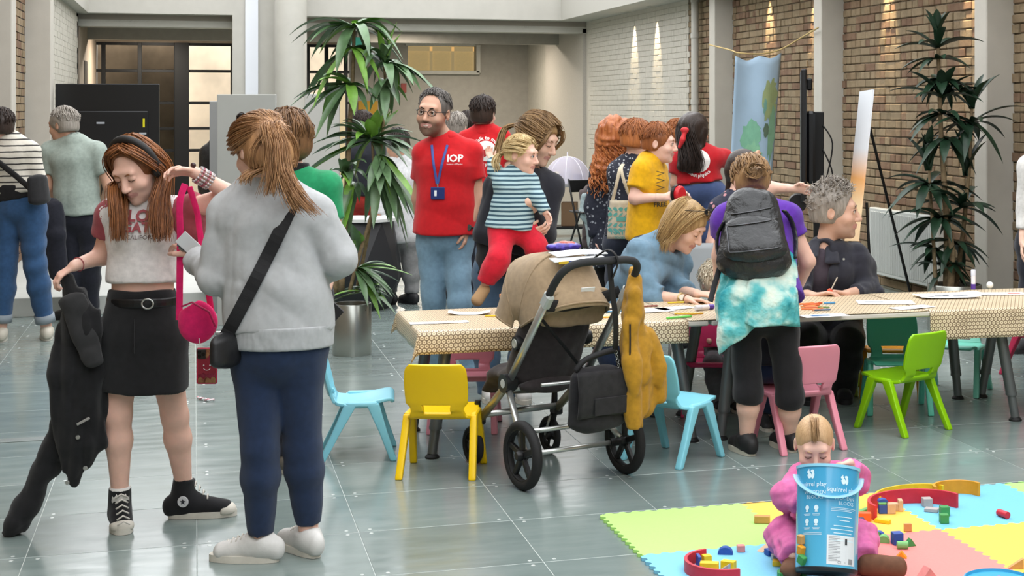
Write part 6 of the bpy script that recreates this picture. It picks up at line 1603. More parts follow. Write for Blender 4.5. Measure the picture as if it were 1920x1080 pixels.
# ---------------------------------------------------------------- generic figure with simple clothes
def stand(label,px,Y,top,bot,hair,hd,hf,hs=1.0,B=MALE,sk=SK,z0=0,sleeve=.5,long=None,hem=.08,shoes='#2a2a2c',sh=None,arms=None,size=1.0,hairlow=-.05,hairo=.014,legs=None,H_=None,hands=True,fold=.006,front=.02,back=0,h=.0125,t1=.97,waist=.14,face=False):
    """a standing figure; sh = neck and shoulder pixels, pelvis and legs follow plumb below"""
    k=FPX/Y; nk,sl,sr=sh['nk'],sh['sl'],sh['sr']; pe=sh.get('pe',(nk[0],nk[1]+.50*size*k))
    zf=lambda z:HY+(CH-z-z0)*k
    zp=CH-(pe[1]-HY)/k-z0
    j=dict(nk=nk,sl=sl,sr=sr,pe=pe)
    dx=.09*size*k; lg=legs or {}
    j['hl']=lg.get('hl',(pe[0]-dx,zf(zp-.05))); j['hr']=lg.get('hr',(pe[0]+dx,zf(zp-.05)))
    for a in 'lr':
        hx=j['h'+a]; j['k'+a]=lg.get('k'+a,(hx[0],zf(zp*.53))); j['a'+a]=lg.get('a'+a,(hx[0],zf(.09)))
        if arms and 'e'+a in arms: j['e'+a]=arms['e'+a]; j['w'+a]=arms['w'+a]
        else:
            s_=sh['s'+a]; sg=-1 if a=='l' else 1; j['e'+a]=(s_[0]+sg*.05*k,s_[1]+.28*size*k); j['w'+a]=(s_[0]+sg*.03*k,s_[1]+.52*size*k,-.05)
    f=Fig(label,px,Y,j,(hd,hf,hs),size,B,sk,z0)
    hn=[]
    if hands:
        for a in 'lr':
            d=(f.j['w'+a]-f.j['e'+a]).normalized(); hn.append((a,d,(V(1,0,0) if a=='l' else V(-1,0,0))*.6+V(0,-.2,-.1),dict(curl=.35,thumb=1 if a=='l' else -1)))
    f.body(hn,h=.014,hh=.0075,hd=.006)
    if top: f.shirt('top',top,.014,sleeve,hem,long,fold,3,h)
    if bot: f.trousers('trousers',bot,.012,waist,t1,.006,4,h)
    if shoes:
        m_=M('shoe_'+shoes,shoes,.55)
        for a in 'lr':
            q=f.j['a'+a]; d=V(hf[0],hf[1],0).normalized(); f.shoe(q,q+d*.17*size,m_,m_sole if shoes!='#2a2a2c' else m_blacksole,size,0,None,.010)
    if hair:
        S=SDF(); f.H.cap(S,hairo,front,hairlow,back)
        f.cl('hair',S,hair,.009)
        if hairo<.02: auto_strands(f,f.H,hair,220,hairo+.002,.0036,50+front*100,80,106,int(px),mess=.004)
        else: auto_strands(f,f.H,hair,260,hairo+.002,.0036,60,125,150,int(px),mess=.005)
    return f
h_grey=hairmat('hair_grey','#6e665e','#b5ada3'); h_dark=hairmat('hair_dark','#1d1512','#3a2a22'); h_brown=hairmat('hair_brown','#4a3322','#8a6440'); h_salt=hairmat('hair_salt','#3a3735','#77716c'); h_redk=hairmat('hair_ginger','#6d3d22','#b8723f'); h_blond=hairmat('hair_blond','#8a6a42','#d9bb86'); h_curl=hairmat('hair_curlred','#8a4520','#d98a4e')
m_green=cloth('green_jersey','#1f8a5a',.4); m_dktr=cloth('dark_trouser','#20212b',.35,var=.2)
# woman in green
f=stand('woman with a brown bob in a green top standing behind the woman in grey',546,7.1,m_green,m_dktr,h_brown,(538,268),(-.55,.75,-.1),1.02,FEM,SK2,sh=dict(nk=(550,330),sl=(485,352),sr=(612,352),pe=(548,545)),sleeve=.6,size=.95,shoes='#6d665e',hairo=.026,hairlow=-.11,front=-.01,arms=dict(el=(480,450),wl=(500,520,.2),er=(628,455),wr=(612,540,-.1)),legs=dict(kr=(540,700),ar=(535,855),kl=(515,700),al=(522,850,.15)))
S=SDF(); S.cap(f.j['nk']+V(0,0,-.02),f.j['nk']+V(0,0,.06),.078,.07,.01,flat=True); f.cl('collar',S,m_black,.008)
t,J=cthing('black_folder','black folder held at the side of the woman in green','folder',628,6.95); MB().box(J(620,585),(.085,.012,.085),.002,rot=Matrix.Rotation(.75,3,'Y')).build('cover',M('folder_black','#1f1f21',.5),t)
# woman in stripes
def stripes(name,c1,c2,period,duty=.35,axis=2,warp=0):
    if name in MATS: return MATS[name]
    m=bpy.data.materials.new(name); m.use_nodes=True; n=NT(m); v=n.coord(); z=n.sep(v)[axis]
    if warp: z=n.math('ADD',z,n.math('MULTIPLY',n.noise(v,5),warp))
    q=n.math('FRACT',n.math('DIVIDE',n.math('ADD',z,5.0),period)); n.link(n.mix(n.math('LESS_THAN',q,duty),c1,c2),n.b.inputs['Base Color']); n.b.inputs['Roughness'].default_value=.85
    n.bump(n.noise(n.coord('Object',(1.2,1.2,.7)),9,3),.35,.03); MATS[name]=m; return m
f=stand('woman in a black and cream striped top and turned-up jeans at the left edge',36,11.05,stripes('stripe_cream','#cfc9bd','#3a3836',.042,.24,2,.02),m_denimm,h_dark,(2,240),(-.4,.9,-.1),1.0,FEM,SK2,sh=dict(nk=(16,262),sl=(-24,284),sr=(55,284),pe=(36,388)),sleeve=.6,long=.7,arms=dict(el=(-34,345),wl=(-20,395,.15),er=(70,338),wr=(62,360,.2)),legs=dict(kl=(10,500),al=(2,618,.02),kr=(66,500),ar=(88,618,.1)),shoes='#c9c2b4',t1=.86,hem=.2)
for a in 'lr':
    q=f.j['k'+a].lerp(f.j['a'+a],.86); d=(f.j['a'+a]-f.j['k'+a]).normalized(); MB().tube([q-d*.05,q+d*.008],.068,16).build('turn_up',M('denim_cuff','#8b949c',.8),f.root,smooth=True)
S=SDF(); S.ecap(f.J(30,352),f.J(34,374),(1,0,0),.155,.13,.16,.13,.02,flat=True); S.clip(f.J(30,344),(0,0,1)); f.cl('waist_band',S,m_black,.01)
t,J=cthing('shoulder_bag','black shoulder bag on the hip of the woman in stripes','bag',70,10.9); S=SDF(); S.ecap(J(70,335),J(74,375),(.4,1,0),.09,.03,.10,.035,.02); sobj('bag_body',S,.009,m_black,t); MB().tube([J(-8,300,-.02),J(30,330,-.02),J(66,362,-.03)],.02,8,flat=.3,up=V(0,1,0)).build('strap',m_strap,t)
# man in sage polo
f=stand('grey-haired man in a sage green polo with a dark jacket over his arm',140,12.2,cloth('sage_knit','#9ba79f',.3),m_dktr,h_grey,(118,236),(-.92,.3,-.18),1.05,MALE,SK3,sh=dict(nk=(136,262),sl=(92,284),sr=(182,284),pe=(148,412)),sleeve=.62,arms=dict(el=(90,352),wl=(98,392,.12),er=(204,350),wr=(196,372,.25)),hem=.06,legs=dict(kl=(134,490),al=(134,585),kr=(170,490),ar=(170,585,.1)),hairlow=-.055,front=.01)
t,J=cthing('dark_jacket','dark navy jacket draped over the arm of the man in the sage polo','jacket',98,12.0); S=SDF(); S.ecap(J(98,385),J(98,440),(1,0,0),.07,.05,.10,.05,.03).ecap(J(98,440),J(108,515),(1,0,0),.10,.05,.05,.03,.03); S.disp=folds(.014,12,2,(1.5,1.5,.4)); sobj('fabric',S,.011,m_dktr,t)
# person in leather jacket behind the boards
f=stand('person in a black leather jacket half hidden behind the grey display board',415,12.75,M('leather_black','#1b1b1d',.35,bump=(14,.4,.02)),m_dktr,h_dark,(422,235),(.2,.95,0),1.0,MALE,SK,sh=dict(nk=(420,262),sl=(394,288),sr=(448,286),pe=(415,412)),long=.95,arms=dict(el=(386,350),wl=(392,410,.1),er=(455,350),wr=(450,400,.1)),z0=.15)
# man in red polo facing the camera
m_red=cloth('red_polo','#c4171f',.4,1300,var=.08)
r=Fig('smiling bearded man with glasses in a red polo facing the camera',838,9.4,dict(nk=(838,268,.02),sl=(798,290,.02),sr=(880,288,.03),el=(786,372,.08),wl=(790,440,.14),er=(895,372,.04),wr=(876,432,-.03),pe=(834,442,.02),hl=(810,462,.02),hr=(857,462,.03),kl=(813,562,-.02),kr=(862,568,-.1),al=(820,712,.06),ar=(884,704,-.2)),((812,213,-.03),(-.22,-.95,-.06),1.12,-.10),1.03,MALE,SK3,lr=(.076,.055,.053,.037))
r.body([('l',(0,.1,-1),(1,0,0),dict(curl=.4,thumb=-1)),('r',(-.15,-.1,-1),(-1,.1,0),dict(curl=.45,thumb=-1))],hd=.0038)
H=r.H
bearded(r,'#c99c84','#4a362b',lambda x,y,z:sg_m(-.040-z-.35*np.maximum(0,.045-np.abs(x)),.006)*sg_m(y-.0,.012)*sg_m(z+.128,.006)*.95+np.exp(-((z+.040)/.008)**2)*sg_m(.030-np.abs(x),.005)*sg_m(y-.07,.006)*.9)
H.face(r.root,'#2a211c',False,'#3a2a1e'); glasses(H,r.root,'#1a1614')
MB().tube([H.p(-.016,.0925,-.0545),H.p(-.008,.1,-.0575),H.p(0,.103,-.0585),H.p(.008,.1,-.0575),H.p(.016,.0925,-.0545)],.0022,6).build('teeth',M('teeth','#e6ded2',.3),r.root,smooth=True)
S=SDF(); H.cap(S,.006,.085,-.02); r.cl('hair',S,h_salt,.005); auto_strands(r,H,h_salt,420,.010,.0022,40,80,112,2,mess=.003)
o=r.shirt('polo_shirt',m_red,.016,.56,.02,None,.006,5,.008,so=.020)
S=SDF(); S.cap(r.j['nk']+V(0,.005,-.02),r.j['nk']+V(0,.005,.050),.098,.080,.01,flat=True); S.ell(r.j['nk']+V(-.012,-.10,.02),(.032,.065,.075),None,.01,'sub'); r.cl('collar',S,m_red,.006)
r.trousers('jeans',m_denimp,.008,.1,.97,.004,4,.009,(.078,.058,.056,.044),k=.02)
for tx,px,py,sz in (('IOP',852,303,.058),('Institute of Physics',852,309,.012)):
    vs,fs=text_mesh(tx,sz,bold=.03 if sz>.03 else 0); project(vs,fs,M('print_white','#ece6e2',.7),o,lambda x,y:FJ(r,px,py)+V(x,0,y),(0,1,0),.003,'chest_print',r.root)
m_lan=M('lanyard_blue','#3f559a',.6)
def drape(f,o,pts,off=.005):
    bv=BVHTree.FromPolygons([v.co for v in o.data.vertices],[tuple(p.vertices) for p in o.data.polygons]); P=[];last=-.1
    for (px,py) in pts:
        q=f.J(px,py,-.1); hit,n_,ix,ds=bv.ray_cast(V(q.x,-.7,q.z),V(0,1,0)); y=hit.y if hit else last; last=y; P.append(V(q.x,y-off,q.z))
    return P
def lin(a,b,n=8): return [(a[0]+(b[0]-a[0])*i/n,a[1]+(b[1]-a[1])*i/n) for i in range(n+1)]
for a,b_ in (((808,272),(820,345)),((838,272),(821,345))): MB().tube(drape(r,o,lin(a,b_)),.0075,8,flat=.3,up=V(0,1,0)).build('lanyard',m_lan,r.root)
MB().box(drape(r,o,[(822,362)],.012)[0],(.082,.006,.072),.004).build('badge',M('badge_navy','#27346e',.3),r.root); MB().box(drape(r,o,[(818,362)],.017)[0],(.014,.003,.034),.001).build('badge_figure',m_paper,r.root); MB().tube(drape(r,o,[(821,344),(822,352)],.010),.004,6).build('clip',m_tube,r.root)
w=r.j['wr']; d=(r.j['er']-w).normalized(); a1,a2=frame(d); MB().tube([w+d*.02+(a1*math.cos(t)+a2*math.sin(t))*.033 for t in [2*PI*k/18 for k in range(19)]],.010,8,flat=.4).build('watch_strap',m_plast,r.root); MB().lathe([(0,.012),(.018,.012),(.021,.006),(.021,0)],20,w+d*.02+V(.004,-.03,0),(.1,-1,.1)).build('watch_face',M('watch_dark','#4a4a48',.25,metal=.5),r.root)
# second volunteer from behind
b2=stand('man in a red volunteer tee with a rocket print seen from behind',908,12.1,cloth('red_tee','#c4171f',.35,1300,var=.08),m_dktr,h_dark,(907,215),(.25,.95,-.05),1.06,MALE,SK,sh=dict(nk=(908,243),sl=(876,262),sr=(940,260),pe=(906,395)),sleeve=.6,hairlow=-.065,front=.0)
S=SDF(); S.cap(b2.j['nk']+V(0,0,-.02),b2.j['nk']+V(0,0,.045),.095,.078,.01,flat=True); b2.cl('collar',S,MATS['red_tee'],.008)
top=[c for c in b2.root.children if c.name.startswith('top')][0]
m_pw=M('print_white','#ece6e2',.7); FR=lambda x,y:FJ(b2,911,283)+V(x,0,y)
circ=[(.078*math.cos(2*PI*i/32),.078*math.sin(2*PI*i/32)) for i in range(32)]; vs,fs=fill([circ],.012); project(vs,fs,m_pw,top,FR,(0,1,0),.003,'print_disc',b2.root)
def rot2(P,a,s=1,o=(0,0)): return [(s*(x*math.cos(a)-y*math.sin(a))+o[0],s*(x*math.sin(a)+y*math.cos(a))+o[1]) for x,y in P]
rk=[(-.4,-.16),(-.1,-.2),(.3,-.16),(.62,0),(.3,.16),(-.1,.2),(-.4,.16)]; fins=[[(-.35,.14),(0,.19),(-.3,.42),(-.55,.38)],[(-.35,-.14),(0,-.19),(-.3,-.42),(-.55,-.38)],[(-.45,-.08),(-.72,0),(-.45,.08)]]
vs,fs=fill([rot2(rk,.7,.075)]+[rot2(q,.7,.075) for q in fins],.012); project(vs,fs,M('print_red2','#b8252c',.7),top,FR,(0,1,0),.005,'print_rocket',b2.root)
vs,fs=fill([[(.018+.013*math.cos(q),.015+.013*math.sin(q)) for q in [2*PI*i/12 for i in range(12)]]],.01); project(vs,fs,m_pw,top,FR,(0,1,0),.007,'print_window',b2.root)
def arctext(f,o,body,FR,rad,a0,size,mat,nm,flip=False,parent=None):
    vs,fs=text_mesh(body,size,bold=.02); out=[]
    for p in vs:
        if not flip: a=a0-p[0]/rad; out.append(((rad+p[1])*math.cos(a),(rad+p[1])*math.sin(a)))
        else: a=a0+p[0]/(rad+size*.7); out.append(((rad+size*.7-p[1])*math.cos(a),(rad+size*.7-p[1])*math.sin(a)))
    project(out,fs,mat,o,FR,(0,1,0),.003,nm,parent or f.root)
arctext(b2,top,'Talk to me',FR,.088,PI/2,.038,m_pw,'print_text'); arctext(b2,top,'about physics',FR,.088,-PI/2,.036,m_pw,'print_text',True)
stand('person with cropped fair hair glimpsed between the two men in red',862,13.6,m_black,m_dktr,h_grey,(858,240),(.3,.9,0),1.0,MALE,SK,sh=dict(nk=(858,266),sl=(832,284),sr=(884,284)),hands=False)
stand('person with long dark hair glimpsed behind the man in the rocket tee',878,14.4,m_black,m_dktr,h_dark,(875,240),(-.3,.9,0),1.0,FEM,SK,sh=dict(nk=(876,266),sl=(852,284),sr=(902,284)),hairo=.03,hairlow=-.12,front=-.01,hands=False)
# ---------------------------------------------------------------- people behind the plant
stand('person in a navy top and red trousers standing behind the drooping plant',680,14.2,m_navy,cloth('red_trouser','#a03028',.4),h_dark,(682,236),(.3,.9,0),1.0,MALE,SK3,sh=dict(nk=(680,262),sl=(652,282),sr=(708,282),pe=(680,375)))
stand('person with short dark hair in a loose white shirt behind the drooping plant',752,13.2,cloth('white_linen','#cfd0d2',.5),cloth('grey_trouser','#8f8f90',.4),h_dark,(745,272),(-.6,.6,-.3),1.0,FEM,SK3,sh=dict(nk=(752,300),sl=(722,318),sr=(784,318),pe=(752,440)),long=.4,hem=-.1)
# ---------------------------------------------------------------- mother and toddler
m_=Fig('woman with a ponytail in a dark sweatshirt carrying a toddler on her hip',955,8.80,dict(nk=(990,322,.04),sl=(934,350,.03),sr=(1030,352,.06),el=(908,438,-.02),wl=(985,438,-.24),er=(1022,438,.02),wr=(992,378,-.30),pe=(950,480,.04),hl=(920,505,.04),hr=(978,505,.05),kl=(912,630,.02),kr=(978,632,.02),al=(915,740,.05),ar=(975,745,.06)),((1008,262,.0),(.82,-.38,-.42),1.10),.98,dict(p=(.17,.12),w=(.145,.105),c=(.155,.115)),SK)
m_.body([('l',(.9,-.1,.12),(0,.6,.5),dict(curl=.5,thumb=1)),('r',(-.9,-.25,-.1),(.1,.9,0),dict(curl=.35,thumb=1))],hd=.004)
m_.H.face(m_.root,'#6d5138',True)
o=m_.shirt('sweatshirt',cloth('navy_cotton','#26272f',.6,1200,var=.12),.020,0,.10,.80,.010,7,.008,so=.016)
S=SDF(); pe=m_.j['pe']; S.ecap(pe+V(.01,0,.16),pe+V(0,0,-.10),m_.side,.165,.128,.185,.14,.03,flat=True); S.clip(pe+V(0,0,.14),(0,0,1)); m_.cl('tunic',S,m_black,.009,.008,3)
m_.trousers('jeans',cloth('denim_blue','#4d6680',.7,1400,var=.1),.010,.05,.97,.006,4,.009)
for a in 'lr': q=m_.j['a'+a]; m_.shoe(q,q+V(.05,-.16,0),m_sneak,m_sole,1.0,0,None,.010)
H=m_.H; h_mouse=hairmat('hair_mouse','#5f4630','#b08e62')
S=SDF(); H.cap(S,.012,.02,-.06); m_.cl('hair',S,h_mouse,.006); 
pt=H.p(0,-.125,.03); gl=[]
for i in range(18):
    a=PI*(i/17)*1.2-.1*PI; x=.088*math.cos(a); z=.03+.092*math.sin(a); gl.append([H.p(x*.9,.058,z*.9+.008),H.p(x*1.08,.0,z*1.06+.008),H.p(x*.82,-.08,z*.8+.02),pt])
strands(m_.root,gl,60,h_mouse,.0018,.015,5)
gl=[[H.p(x,.08,.085),H.p(x*1.6,.085,.03),H.p(x*1.55,.06,-.04),H.p(x*1.4,.05,-.085)] for x in (.058,-.058)]; strands(m_.root,gl,26,h_mouse,.003,.007,8)
strands(m_.root,[[pt,m_.J(948,240,.05),m_.J(936,280,.04),m_.J(930,320,.0),m_.J(934,345,-.02)]]*2,45,h_mouse,.0034,.014,6)
t_=Fig('blonde toddler in a blue striped top and red leggings on the woman\'s hip',962,8.56,dict(nk=(968,326,0),sl=(944,342,-.02),sr=(992,340,.0),el=(930,322,.06),wl=(922,300,.12),er=(1006,372,-.05),wr=(1022,398,-.08),pe=(958,424,.0),hl=(944,434,-.02),hr=(980,432,.02),kl=(934,484,-.12),kr=(1006,462,-.02),al=(908,536,-.10),ar=(1012,500,.10)),((978,292,-.01),(.84,-.30,-.16),.86),.60,dict(p=(.17,.14),w=(.155,.135),c=(.15,.125)),SK2,zoff=0,limb=1.05)
t_.body([('l',(-.3,.5,.6),(0,0,1),dict(curl=.5,thumb=1)),('r',(.5,-.3,-.8),(-.3,-.4,0),dict(curl=.5,thumb=-1))],hd=.0036,hh=.0036)
t_.H.face(t_.root,'#b08a5a',False,'#3a5a7a')
t_.shirt('striped_top',stripes('stripe_teal','#a9c4c9','#2f4f60',.0235,.45,2,.01),.014,0,-.02,.97,.005,3,.006,so=.012)
t_.trousers('leggings',cloth('red_jersey','#cf1f35',.5),.012,.1,.85,.005,4,.007,(.10,.075,.068,.05))
for a,d in (('l',V(-.035,-.03,-.075)),('r',V(.03,.05,-.12))):
    S=SDF(); q=t_.j['a'+a]; S.ecap(q+V(0,0,-.02),q+d,(1,.3,0),.032,.034,.034,.03,.02); t_.cl('shoe',S,M('suede_beige','#a98862',.85),.006)
H=t_.H; h_tod=hairmat('hair_toddler','#a98a5c','#e6cf9c')
S=SDF(); H.cap(S,.006,.045,-.04); t_.cl('hair',S,h_tod,.006); auto_strands(t_,H,h_tod,520,.009,.0024,52,86,115,4,mess=.003)
pt=H.p(0,-.115,-.01); gl=[[H.p(.08*math.cos(a),.045,.03+.088*math.sin(a)),H.p(.088*math.cos(a),-.01,.03+.093*math.sin(a)),H.p(.07*math.cos(a),-.08,.02+.07*math.sin(a)),pt] for a in [PI*i/12 for i in range(13)]]; strands(t_.root,gl,34,h_tod,.0018,.012,5)
strands(t_.root,[[pt,t_.J(936,290,.02),t_.J(930,305,0),t_.J(936,325,-.02)]]*2,34,h_tod,.003,.012,6)
MB().box(H.p(-.03,.03,.118),(.03,.01,.006),.002).build('hair_clip',m_plast,t_.root)
# ---------------------------------------------------------------- children and helpers by the map
def dotted(name,c1,c2,scale):
    if name in MATS: return MATS[name]
    m=bpy.data.materials.new(name); m.use_nodes=True; n=NT(m); v=n.coord(); vo=n.new('ShaderNodeTexVoronoi'); vo.inputs['Scale'].default_value=scale; n.link(v,vo.inputs['Vector'])
    n.link(n.mix(n.math('LESS_THAN',vo.outputs['Distance'],.28),c1,c2),n.b.inputs['Base Color']); n.b.inputs['Roughness'].default_value=.8; n.bump(n.noise(v,9,3),.5,.03); MATS[name]=m; return m
m_dot=dotted('dotted_navy','#1b2030','#8f949c',34)
f=stand('girl with long curly red hair in a dark dotted dress by the far wall',1150,10.3,m_dot,m_black,None,(1158,262),(.55,.78,-.05),1.0,KID,SK2,sh=dict(nk=(1158,300),sl=(1126,318),sr=(1186,316),pe=(1160,425)),long=.9,hem=-.25,size=.88)
S=SDF(); pe=f.j['pe']; S.ecap(pe+V(0,0,.1),pe+V(0,0,-.24),f.side,.14,.11,.21,.16,.03,flat=True); f.cl('skirt',S,m_dot,.011,.012,3)
rg=random.Random(9); mb=MB()
S=SDF(); f.H.cap(S,.03,.01,None); S.ecap(f.J(1152,250,-.02),f.J(1148,318,-.05),(1,0,0),.105,.09,.125,.08,.04); S.disp=folds(.012,40,3,(1,1,1)); f.cl('hair',S,h_curl,.009)
for i in range(420):
    a=rg.uniform(0,2*PI); t0=rg.random()*1.15-.15; py0=242+75*t0; rx=(.09+.05*t0); cx,cz=f.J(1153-4*t0,py0,-.02).x,f.J(1153,py0,-.02).z; r0=.011; P=[]; ph=rg.uniform(0,6.28); rr_=.010+.004*rg.random(); L=rg.uniform(.12,.2)
    bx0=cx+rx*math.cos(a); by0=-.03+.095*math.sin(a)
    if by0>.03 and bx0>cx+.03: continue
    for k in range(11):
        q=k/10; P.append(V(bx0+rr_*math.cos(q*13+ph)+.02*q*math.cos(a),by0+rr_*math.sin(q*13+ph),cz-L*q))
    mb.tube(P,[.0055*(1-.4*k/10) for k in range(11)],3,caps=False)
o=mb.build('hair_curl',h_curl,f.root,smooth=True); o['kind']='stuff'
f=stand('short-haired redhead in a navy speckled top with a tote bag on the shoulder',1186,9.95,dotted('speckled_navy','#1c2030','#a9adb3',48),cloth('dark_jeans','#2a3040',.6),h_redk,(1197,264),(.85,.45,-.12),.98,KID,SK2,sh=dict(nk=(1186,300),sl=(1160,322),sr=(1212,322),pe=(1182,440)),sleeve=.75,arms=dict(el=(1172,385,-.03),wl=(1180,425,.1),er=(1222,390,.1),wr=(1235,420,.2)),size=.9,hairlow=-.05,front=.0,hem=-.02)
t,J=cthing('tote_bag','cream tote bag with a teal printed pattern hanging from a shoulder','bag',1165,9.7)
mb=MB(); mb.grid(lambda u,v:tuple(J(1139+60*u+(1-v)*0+ (5*(.5-u))*v*2,448-72*v,-.02-.05*math.sin(PI*u)*(1-.5*v))),12,12,.012); bo=mb.build('bag_body',cloth('tote_cream','#c9bfa9',.7,900),t,smooth=True)
MB().tube(spline([J(1148,378,-.02),J(1156,345,-.03),J(1162,318,0),J(1168,308,.06)],5),.010,6,flat=.3,up=V(0,1,0)).build('handle',MATS['tote_cream'],t)
MB().tube(spline([J(1186,380,-.02),J(1172,345,-.03),J(1165,318,0),J(1169,308,.06)],5),.010,6,flat=.3,up=V(0,1,0)).build('handle',MATS['tote_cream'],t)
m_teal=M('print_teal','#5aa39b',.7); ft=lambda x,y:V(J(1170,412,0).x+x,-.6,J(1170,412,0).z+y)
polys=[]
for i in range(5):
    for k in range(5):
        if i in (1,2,3) and k in (2,): continue
        polys.append([(-.085+.034*i+.014*math.cos(q+.4*i)*(1+.2*math.sin(3*q)),-.06+.032*k+.013*math.sin(q+k)) for q in [2*PI*z/8 for z in range(8)]])
polys.append([(-.045,-.006),(.05,-.006),(.05,.022),(-.045,.022)])
vs,fs=fill(polys,.02); project(vs,fs,m_teal,bo,ft,(0,1,0),.003,'tote_pattern',t)
vs,fs=text_mesh('NATURE',.042,bold=.03); project(vs,fs,m_teal,bo,lambda x,y:V(J(1170,438,0).x+x,-.6,J(1170,438,0).z+y),(0,1,0),.003,'tote_print',t)
vs,fs=text_mesh('FOOD FOR',.022); project(vs,fs,m_teal,bo,lambda x,y:V(J(1170,446,0).x+x,-.6,J(1170,446,0).z+y),(0,1,0),.003,'tote_print',t)
b_=Fig('boy with short red hair in a yellow tee holding a red and black toy',1220,9.4,dict(nk=(1217,306,.0),sl=(1202,322,-.08),sr=(1228,322,.10),el=(1190,372,-.12),wl=(1246,370,-.16),er=(1230,372,.12),wr=(1262,366,.06),pe=(1214,440,.02),hl=(1206,452,-.06),hr=(1222,452,.08),kl=(1208,555,-.06),kr=(1222,555,.08),al=(1206,672,-.05),ar=(1222,672,.08)),((1236,270,0),(.96,-.16,-.12),.93),.86,KID,SK2)
b_.body([('l',(.95,.1,.1),(0,.7,-.5),dict(curl=.5,thumb=1)),('r',(.9,-.3,.1),(0,-.7,-.4),dict(curl=.5,thumb=1))],hd=.004,hh=.005)
b_.H.face(b_.root,'#8a5634',False,'#33414f')
o=b_.shirt('tee',cloth('tee_yellow','#d9a307',.55),.018,.62,-.06,None,.008,5,.008,so=.024)
b_.trousers('trousers',cloth('grey_jogger','#45474d',.5),.012,.06,.97,.006,4,.010)
for a in 'lr': q=b_.j['a'+a]; b_.shoe(q,q+V(.16,-.02,0),M('shoe_grey','#55575a',.6),m_sole,.86,0,None,.010)
S=SDF(); b_.H.cap(S,.010,.025,-.045); b_.cl('hair',S,h_redk,.006); auto_strands(b_,b_.H,h_redk,520,.014,.0024,60,78,106,6,mess=.003)
for tx,px,py,sz in (('PEACE',1238,352,.05),('\u2248\u2248\u2248',1236,338,.05)):
    pass
fr=lambda x,y:FJ(b_,1236,345)+V(x,0,y)
zz=[]
for i in range(4): zz.append([(-.022+.045*(k%2)*1.0+(.012 if side_ else 0),.075-.042*i-.014*k) for side_ in (0,) for k in range(3)]+[(-.010+.045*(k%2),.075-.042*i-.014*k) for k in (2,1,0)])
vs,fs=fill(zz,.012); project(vs,fs,M('print_graphic','#4f4a35',.7),o,fr,(0,1,0),.003,'tee_graphic',b_.root)
vs,fs=text_mesh('FREE',.038,bold=.03); project(vs,fs,M('print_graphic','#4f4a35',.7),o,lambda x,y:FJ(b_,1238,388)+V(x,0,y),(0,1,0),.003,'tee_letters',b_.root)
t,J=cthing('red_toy','round red and black toy in the hands of the boy in yellow','toy',1275,9.25); MB().lathe([(0,-.02),(.04,-.02),(.05,-.01),(.05,.01),(.04,.02),(0,.02)],20,J(1274,364),(.8,-.6,0)).build('disc',M('toy_red','#c8202a',.35),t,auto=40); MB().lathe([(.045,-.025),(.054,-.02),(.054,.0),(.045,.0)],20,J(1272,364),(.8,-.6,0)).build('rim',m_plast,t,auto=40)
c_=stand('ginger child with glasses in a cream jacket behind the boy in yellow',1268,11.3,cloth('cream_jacket','#b9afa3',.6),cloth('khaki','#6f695c',.4),h_redk,(1274,258),(.6,-.5,-.1),.92,KID,SK2,sh=dict(nk=(1264,290),sl=(1246,306),sr=(1284,306),pe=(1262,400)),long=.95,size=.86,hairo=.018,front=-.005,face=True); c_.H.face(c_.root,'#8a5634',False); glasses(c_.H,c_.root)
d_=stand('dark-haired woman in a red volunteer tee pointing at the map banner',1312,10.8,cloth('red_tee2','#b5141f',.5,1300,var=.08),cloth('denim_violet','#44557f',.7,1400,var=.1),None,(1302,248),(.55,.78,-.02),1.02,FEM,SK3,sh=dict(nk=(1305,284),sl=(1274,302),sr=(1338,296),pe=(1312,352)),sleeve=.55,hem=.16,arms=dict(el=(1268,345),wl=(1280,380,.1),er=(1385,296,.15),wr=(1412,292,.3)),size=.94,legs=dict(kl=(1296,445),kr=(1330,448),al=(1290,545),ar=(1332,548)))
S=SDF(); d_.H.cap(S,.016,.0,None); S.ecap(d_.J(1302,245,-.03),d_.J(1292,315,-.10),(1,0,0),.085,.05,.085,.035,.04); S.disp=folds(.006,30,2,(1.5,1.5,.3)); d_.cl('hair',S,h_dark,.007)
strands(d_.root,[[d_.H.p(-.04+.02*i,-.08,.09),d_.H.p(-.06+.03*i,-.12,.0),d_.J(1278+9*i,300,-.15),d_.J(1276+9*i,326,-.15)] for i in range(5)],34,h_dark,.0034,.014,4)
S=SDF(); S.ell(d_.J(1284,244,-.16),(.03,.02,.022),None,.01); S.chain([d_.J(1284,248,-.16),d_.J(1280,262,-.17),d_.J(1274,276,-.17)],[.016,.018,.012],.01); d_.cl('hair_bow',S,M('bow_red','#c0272d',.6,noise=(40,.3)),.006)
top=[c for c in d_.root.children if c.name.startswith('top')][0]; FR2=lambda x,y:FJ(d_,1310,302)+V(x,0,y)
vs,fs=fill([circ],.014); project(vs,fs,m_pw,top,FR2,(0,1,0),.004,'print_disc',d_.root); arctext(d_,top,'about physics',FR2,.086,-PI/2,.034,m_pw,'print_text',True)
fl_=stand('dark-haired woman in a navy and pink floral dress reaching across behind the backpack',1392,9.9,dotted('floral_navy','#23263a','#b8848a',24),m_black,None,(1396,322),(.7,-.2,-.3),1.0,FEM,SK2,sh=dict(nk=(1385,365),sl=(1350,392),sr=(1418,388),pe=(1380,525)),sleeve=.4,arms=dict(el=(1336,455,0),wl=(1370,480,-.2),er=(1445,352,.0),wr=(1488,354,-.05)),size=.95)
S=SDF(); fl_.H.cap(S,.018,.0,None); S.ecap(fl_.J(1390,320,.03),fl_.J(1378,370,.05),(1,0,0),.085,.05,.07,.04,.04); fl_.cl('hair',S,h_dark,.008)
